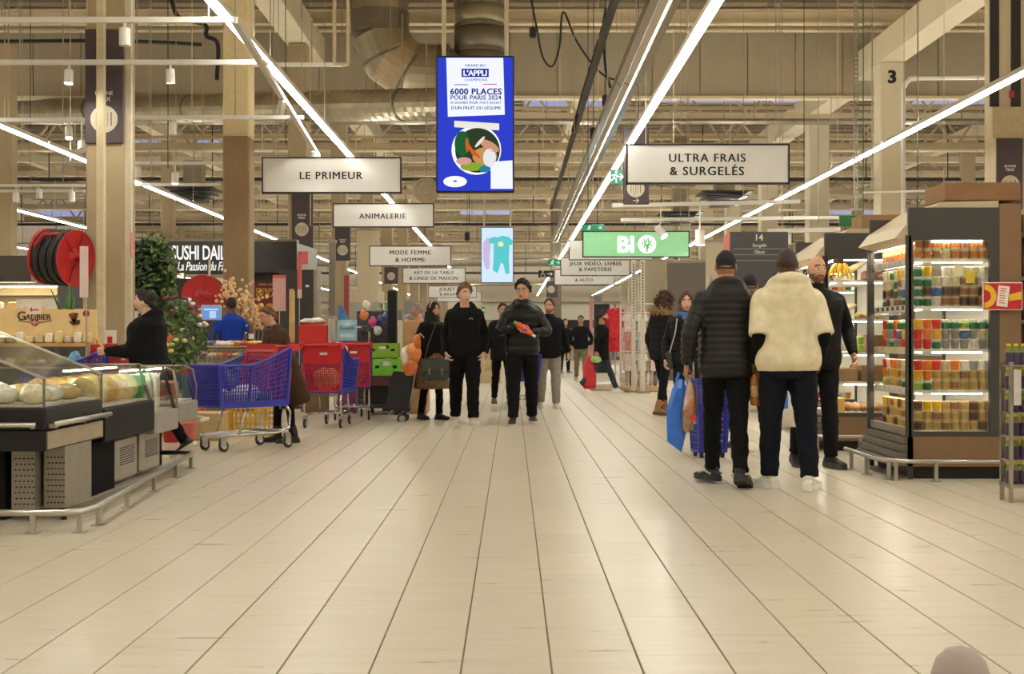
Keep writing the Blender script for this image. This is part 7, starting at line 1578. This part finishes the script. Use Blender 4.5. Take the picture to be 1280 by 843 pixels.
# blank partition and tall pale panels behind the clothes
def board(label, x0, x1, y0, y1, Y, rgb, d=.08, cat='panel', nm='partition_board', base=True):
    z0, z1 = (0 if base else ZW(y1, Y)), ZW(y0, Y); t = thing(nm, label, cat, (XW((x0 + x1) / 2, Y), Y, 0 if base else z0)); w = (x1 - x0) * Y / F / 2
    MB().box(-w, w, 0, d, 0 if base else 0, z1 - (0 if base else z0)).build('sheet', M(rgb, .6, var=.05, scale=2), t); MB().box(-w - .02, w + .02, -.01, d + .01, (z1 - (0 if base else z0)) - .06, z1 - (0 if base else z0)).build('cap_rail', M((150, 140, 124), .5), t)
    return t
board('tall tan partition behind the curly-haired woman', 806, 832, 324, 470, 34, (168, 156, 132)); board('tall dark grey partition behind the woman with blue scarf', 834, 882, 326, 470, 33, (104, 98, 90)); board('pale partition left of the aisle sign', 883, 914, 300, 470, 30, (186, 172, 144))
board('grey partition right of the toy sign', 705, 765, 415, 440, 60, (168, 160, 146)); board('grey poster stand beside the bearded man', 742, 752, 368, 420, 44, (118, 116, 118)); board('pink poster stand beside the grey one', 737, 741, 371, 440, 45, (206, 140, 140)); board('black panel behind the striding bearded man', 743, 762, 378, 470, 40, (26, 26, 28))
board('cream wall panel on the left of the far aisle', 560, 602, 376, 460, 85, (206, 196, 172)); board('grey noticeboard left of the headscarf', 505, 517, 374, 393, 30, (130, 130, 132), base=False); board('brown low counter between the teenager and puffer jacket', 596, 626, 440, 486, 31, (186, 164, 128))
board('cream partition between the pet banners', 446, 474, 286, 430, 42, (196, 182, 150))
for i, (px, Y, lb) in enumerate(((792, 26, 'left'), (803.5, 25.5, 'right'))):
    t = thing('perforated_post', '%s white perforated upright post above the clothes rack' % lb, 'post', (XW(px, Y), Y, 0)); hgt = ZW(325, Y); MB().box(-.045, .045, 0, .05, 0, hgt).build('upright', M((206, 198, 182), .45), t)
    for k in range(30): MB().box(-.012, .012, -.003, 0, 1.5 + .06 * k, 1.53 + .06 * k).build('slot', darkmetal, t) if 1.5 + .06 * k < hgt - .05 else None
    MB().box(-.12, .12, -.2, .25, 0, .04).build('foot', galv, t)
# clothes rack
YR = 26.5; t = thing('clothes_rack', 'white rack of small pink and white baby clothes', 'clothes rack', (XW(800, YR), YR, 0)); k = YR / F
rx = lambda px: XW(px, YR) - XW(800, YR)
for px in (776, 824): MB().box(rx(px) - .02, rx(px) + .02, .0, .04, 0.04, ZW(380, YR)).build('upright', white, t)
for py in (380, 391, 415, 440): MB().tube([(rx(776), .0, ZW(py, YR)), (rx(824), .0, ZW(py, YR))], .014, 8).build('rail', white, t)
MB().box(rx(774), rx(828), -.35, .35, .02, .10).build('base', M((196, 170, 120), .6), t)
for s in (-.3, .3):
    for px in (780, 822): MB().lathe([(.005, -.012), (.03, -.012), (.03, .012), (.005, .012)], (rx(px), s, .03), 10, 'x').build('wheel', darkgrey, t)
MB().box(rx(776), rx(806), -.15, .15, ZW(382, YR), ZW(379, YR)).build('top_shelf', M((170, 176, 180), .5), t)
gm = {}
def garment(cc):
    if cc in gm: return gm[cc]
    b = MB(); o_ = [(-.03, 0), (-.13, -.02), (-.17, -.14), (-.12, -.16), (-.10, -.10), (-.11, -.36), (.11, -.36), (.10, -.10), (.12, -.16), (.17, -.14), (.13, -.02), (.03, 0), (0, -.03)]
    b.rings([[Vector((dy, x * s_, z * (1 if s_ == 1 else .99) - .03)) for x, z in o_] for s_, dy in ((.9, -.016), (1, -.008), (1, .008), (.9, .016))]); b.tube([(0, 0, -.03), (0, 0, .0), (0, .01, .012), (0, .018, .0)], .004, 5)
    gm[cc] = b.mesh('garment', M(cc, .9, var=.3, scale=26)); return gm[cc]
GC = [((232, 216, 208), 'cream'), ((226, 172, 172), 'pink'), ((236, 228, 220), 'white'), ((214, 150, 140), 'rose'), ((226, 200, 206), 'pale pink'), ((190, 200, 214), 'pale blue')]
for tier, py in enumerate((391, 415, 440)):
    for c_ in range(3):
        MB().tube([(rx(784 + 16 * c_), 0, ZW(py, YR)), (rx(784 + 16 * c_), -.40, ZW(py - 1, YR))], .008, 6).build('hanging_arm', white, t)
        for d_ in range(4):
            cc, cn = GC[(c_ * 2 + tier * 3 + d_ * 5) % 6]; o = link('garment', garment(cc), None, (XW(784 + 16 * c_, YR), YR - .36 + .09 * d_, ZW(py - 1, YR) - .012), PI / 2 + R.uniform(-.08, .08)); o.scale = (1, .78, 1); o['label'] = '%s baby garment, %s tier of the rack, %s column, %s from front' % (cn, ['upper', 'middle', 'lower'][tier], ['left', 'middle', 'right'][c_], ORD[d_]); o['category'] = 'garment'; o['group'] = 'baby clothes on the rack'
for i in range(9): lump('plush_bundle', 'whitish soft bundle at the foot of the clothes rack, %s from left' % ORD[i], 'toy', (XW(779 + 5 * i, YR - .2), YR - .2, .101), (.06, .06, .16 + .04 * (i % 2)), [(226, 216, 200), (190, 176, 160), (120, 110, 110)][i % 3], 20 + i, .9, .4, .4, 30, 0, 'soft bundles under the clothes rack')
t = thing('red_garment_rack', 'rack of red coats left of the baby clothes', 'clothes rack', (XW(769, 28), 28, 0)); MB().tube([(0, 0, .03), (0, 0, ZW(380, 28))], .015, 8).build('post', steel, t); MB().box(-.2, .2, -.2, .2, 0, .03).build('foot', darkgrey, t); MB().tube([(0, -.2, ZW(381, 28)), (0, .2, ZW(381, 28))], .01, 6).build('rail', steel, t)
for i in range(4):
    o = link('red_garment', garment((186, 36, 46)), None, (XW(769, 28), 27.85 + .09 * i, ZW(382, 28)), 1.4 + .1 * i); o.scale = (1.3, 1.3, 2.6 if i % 2 else 1.8); o['label'] = '%s red coat on the small rack, %s from front' % (['short', 'long'][i % 2], ORD[i]); o['category'] = 'garment'; o['group'] = 'red coats on the small rack'
MB().rbox(-.3, .3, -.3, .3, 0, .16, .03).build('low_plinth', M((206, 196, 176), .5), loc=(XW(754, 27), 27, 0), label='low pale plinth left of the clothes rack', category='plinth')
# goods between the carts and the kiosk
Y = 19.2
t = thing('red_chest', 'red display box topped with clear wrapping', 'display box', (XW(394, Y), Y, 0)); hw = 18 * Y / F; MB().rbox(-hw, hw, -.2, .2, ZW(436, Y), ZW(406, Y), .01).build('box', M((206, 40, 34), .5), t); MB().box(-hw + .03, hw - .03, -.17, .17, 0, ZW(436, Y)).build('plinth', M((120, 96, 70), .6), t); MB().rbox(hw + .005, hw + .05, -.2, .2, ZW(436, Y), ZW(399, Y), .01).build('side_board', M((196, 190, 180), .4), t)
lump('film_roll', 'clear plastic wrapping lying on the red display box', 'plastic', (XW(392, Y), Y, ZW(406, Y)), (hw * .9, .15, .05), (226, 222, 214), 31)
Y = 18.9; t = thing('pet_treat_display', 'pale blue cardboard display reading Dentalife', 'display stand', (XW(434, Y), Y, 0)); hw = 12 * Y / F
MB().box(-hw, hw, -.02, .02, ZW(426, Y), ZW(400, Y)).build('card', M((150, 196, 214), .5, var=.08), t); sb = MB()
for i in range(9): a_ = pi * (.15 + .7 * i / 8); sb.bar((0, -.023, ZW(408, Y)), (.13 * cos(a_), -.023, ZW(408, Y) + .1 * sin(a_)), .010, .003, (0, 1, 0))
sb.build('sunburst', M((226, 236, 236), .5), t); letter('lettering', 'Dentalife', M((50, 90, 130), .5), t, (0, -.022, ZW(410.5, Y)), w=19 * Y / F)
MB().box(-hw * .7, hw * .7, -.023, -.02, ZW(422, Y), ZW(417, Y)).build('text_block', M((210, 226, 228), .5), t); MB().poly([(-hw, .05, ZW(400, Y)), (-hw * .95, .05, ZW(381, Y)), (-hw * .5, .05, ZW(383, Y)), (hw * .1, .05, ZW(399, Y))], (0, .02, 0)).build('blue_wing', M((60, 130, 190), .5, var=.3, scale=6), t); MB().box(-hw, hw, -.15, .15, 0, ZW(426, Y)).build('body', M((120, 60, 110), .5, var=.1), t)
t = thing('peg_rack', 'dark peg rack hung with pet toys and leads', 'rack', (XW(466, 20.5), 20.5, 0)); hw = 21 * 20.5 / F; MB().box(-hw, hw, .1, .14, .1, ZW(389, 20.5)).build('backboard', M((66, 62, 62), .6, var=.3, scale=16), t); MB().box(-hw, hw, -.25, .25, 0, .12).build('base', darkgrey, t)
MB().box(-hw, hw * .0, -.1, .1, ZW(410, 20.5), ZW(408, 20.5)).build('shelf_edge', white, t)
for i, (px, py, cc, nm) in enumerate(((466, 404, (206, 70, 140), 'pink'), (476, 402, (40, 56, 110), 'navy'), (481, 399, (60, 70, 120), 'blue'), (453, 416, (30, 30, 32), 'black'), (460, 416, (30, 30, 32), 'charcoal'), (472, 415, (190, 190, 186), 'silver'), (455, 396, (214, 120, 60), 'orange'), (458, 384, (226, 214, 196), 'white'))):
    lump('pet_toy', '%s pet toy hanging on the dark peg rack' % nm, 'toy', (XW(px, 20.35), 20.35, ZW(py, 20.35) - .06), (.07, .05, .08), cc, 40 + i, group='pet toys on the peg rack')
board('slim brown sign stand beside the kiosk corner', 430, 436, 340, 430, 22, (150, 60, 60)); board('grey slatted stand beside the kiosk corner', 411, 419, 300, 430, 27.5, (120, 112, 100))
# tall shelving with books far left of the teenager
for i, (px0, px1, py0, Y, rgb, lb) in enumerate(((400, 416, 395, 24, (150, 130, 100), 'brown crate stack right of the kiosk'), (560, 572, 408, 40, (206, 190, 160), 'cream plinth far behind the teenager'), (604, 616, 400, 48, (180, 150, 120), 'tan plinth left of the puffer jacket'))): board(lb, px0, px1, py0, 460, Y, rgb, .5, 'plinth', 'plinth')
# grey post near the lens, bottom right corner
t = thing('barrier_post', 'grey rounded post top in the bottom right corner', 'post', (XW(1201, 2.14), 2.14, 0)); MB().lathe([(.05, 0), (.05, .53), (.048, .555), (.040, .58), (.024, .597), (.004, .603)], n=28).build('cap_tube', M((168, 156, 146), .55), t, smooth=True); MB().lathe([(.09, 0), (.09, .01), (.055, .02)], n=24).build('foot', steel, t)

t = thing('yellow_crate', 'yellow wire crate on the floor behind the near cart', 'crate', (XW(316, 14.6), 14.6, 0))
for y_ in (-.16, .16): MB().lattice([(-.26, y_, 0), (.26, y_, 0), (.28, y_, .32), (-.28, y_, .32)], 10, 5, .012, .024).build('long_side', M((220, 176, 50), .5), t)
for x_ in (-.27, .27): MB().lattice([(x_, -.16, 0), (x_, .16, 0), (x_, .16, .32), (x_, -.16, .32)], 6, 5, .012, .024).build('short_side', M((220, 176, 50), .5), t)
MB().box(-.26, .26, -.16, .16, 0.002, .02).build('base', M((200, 160, 50), .5), t)
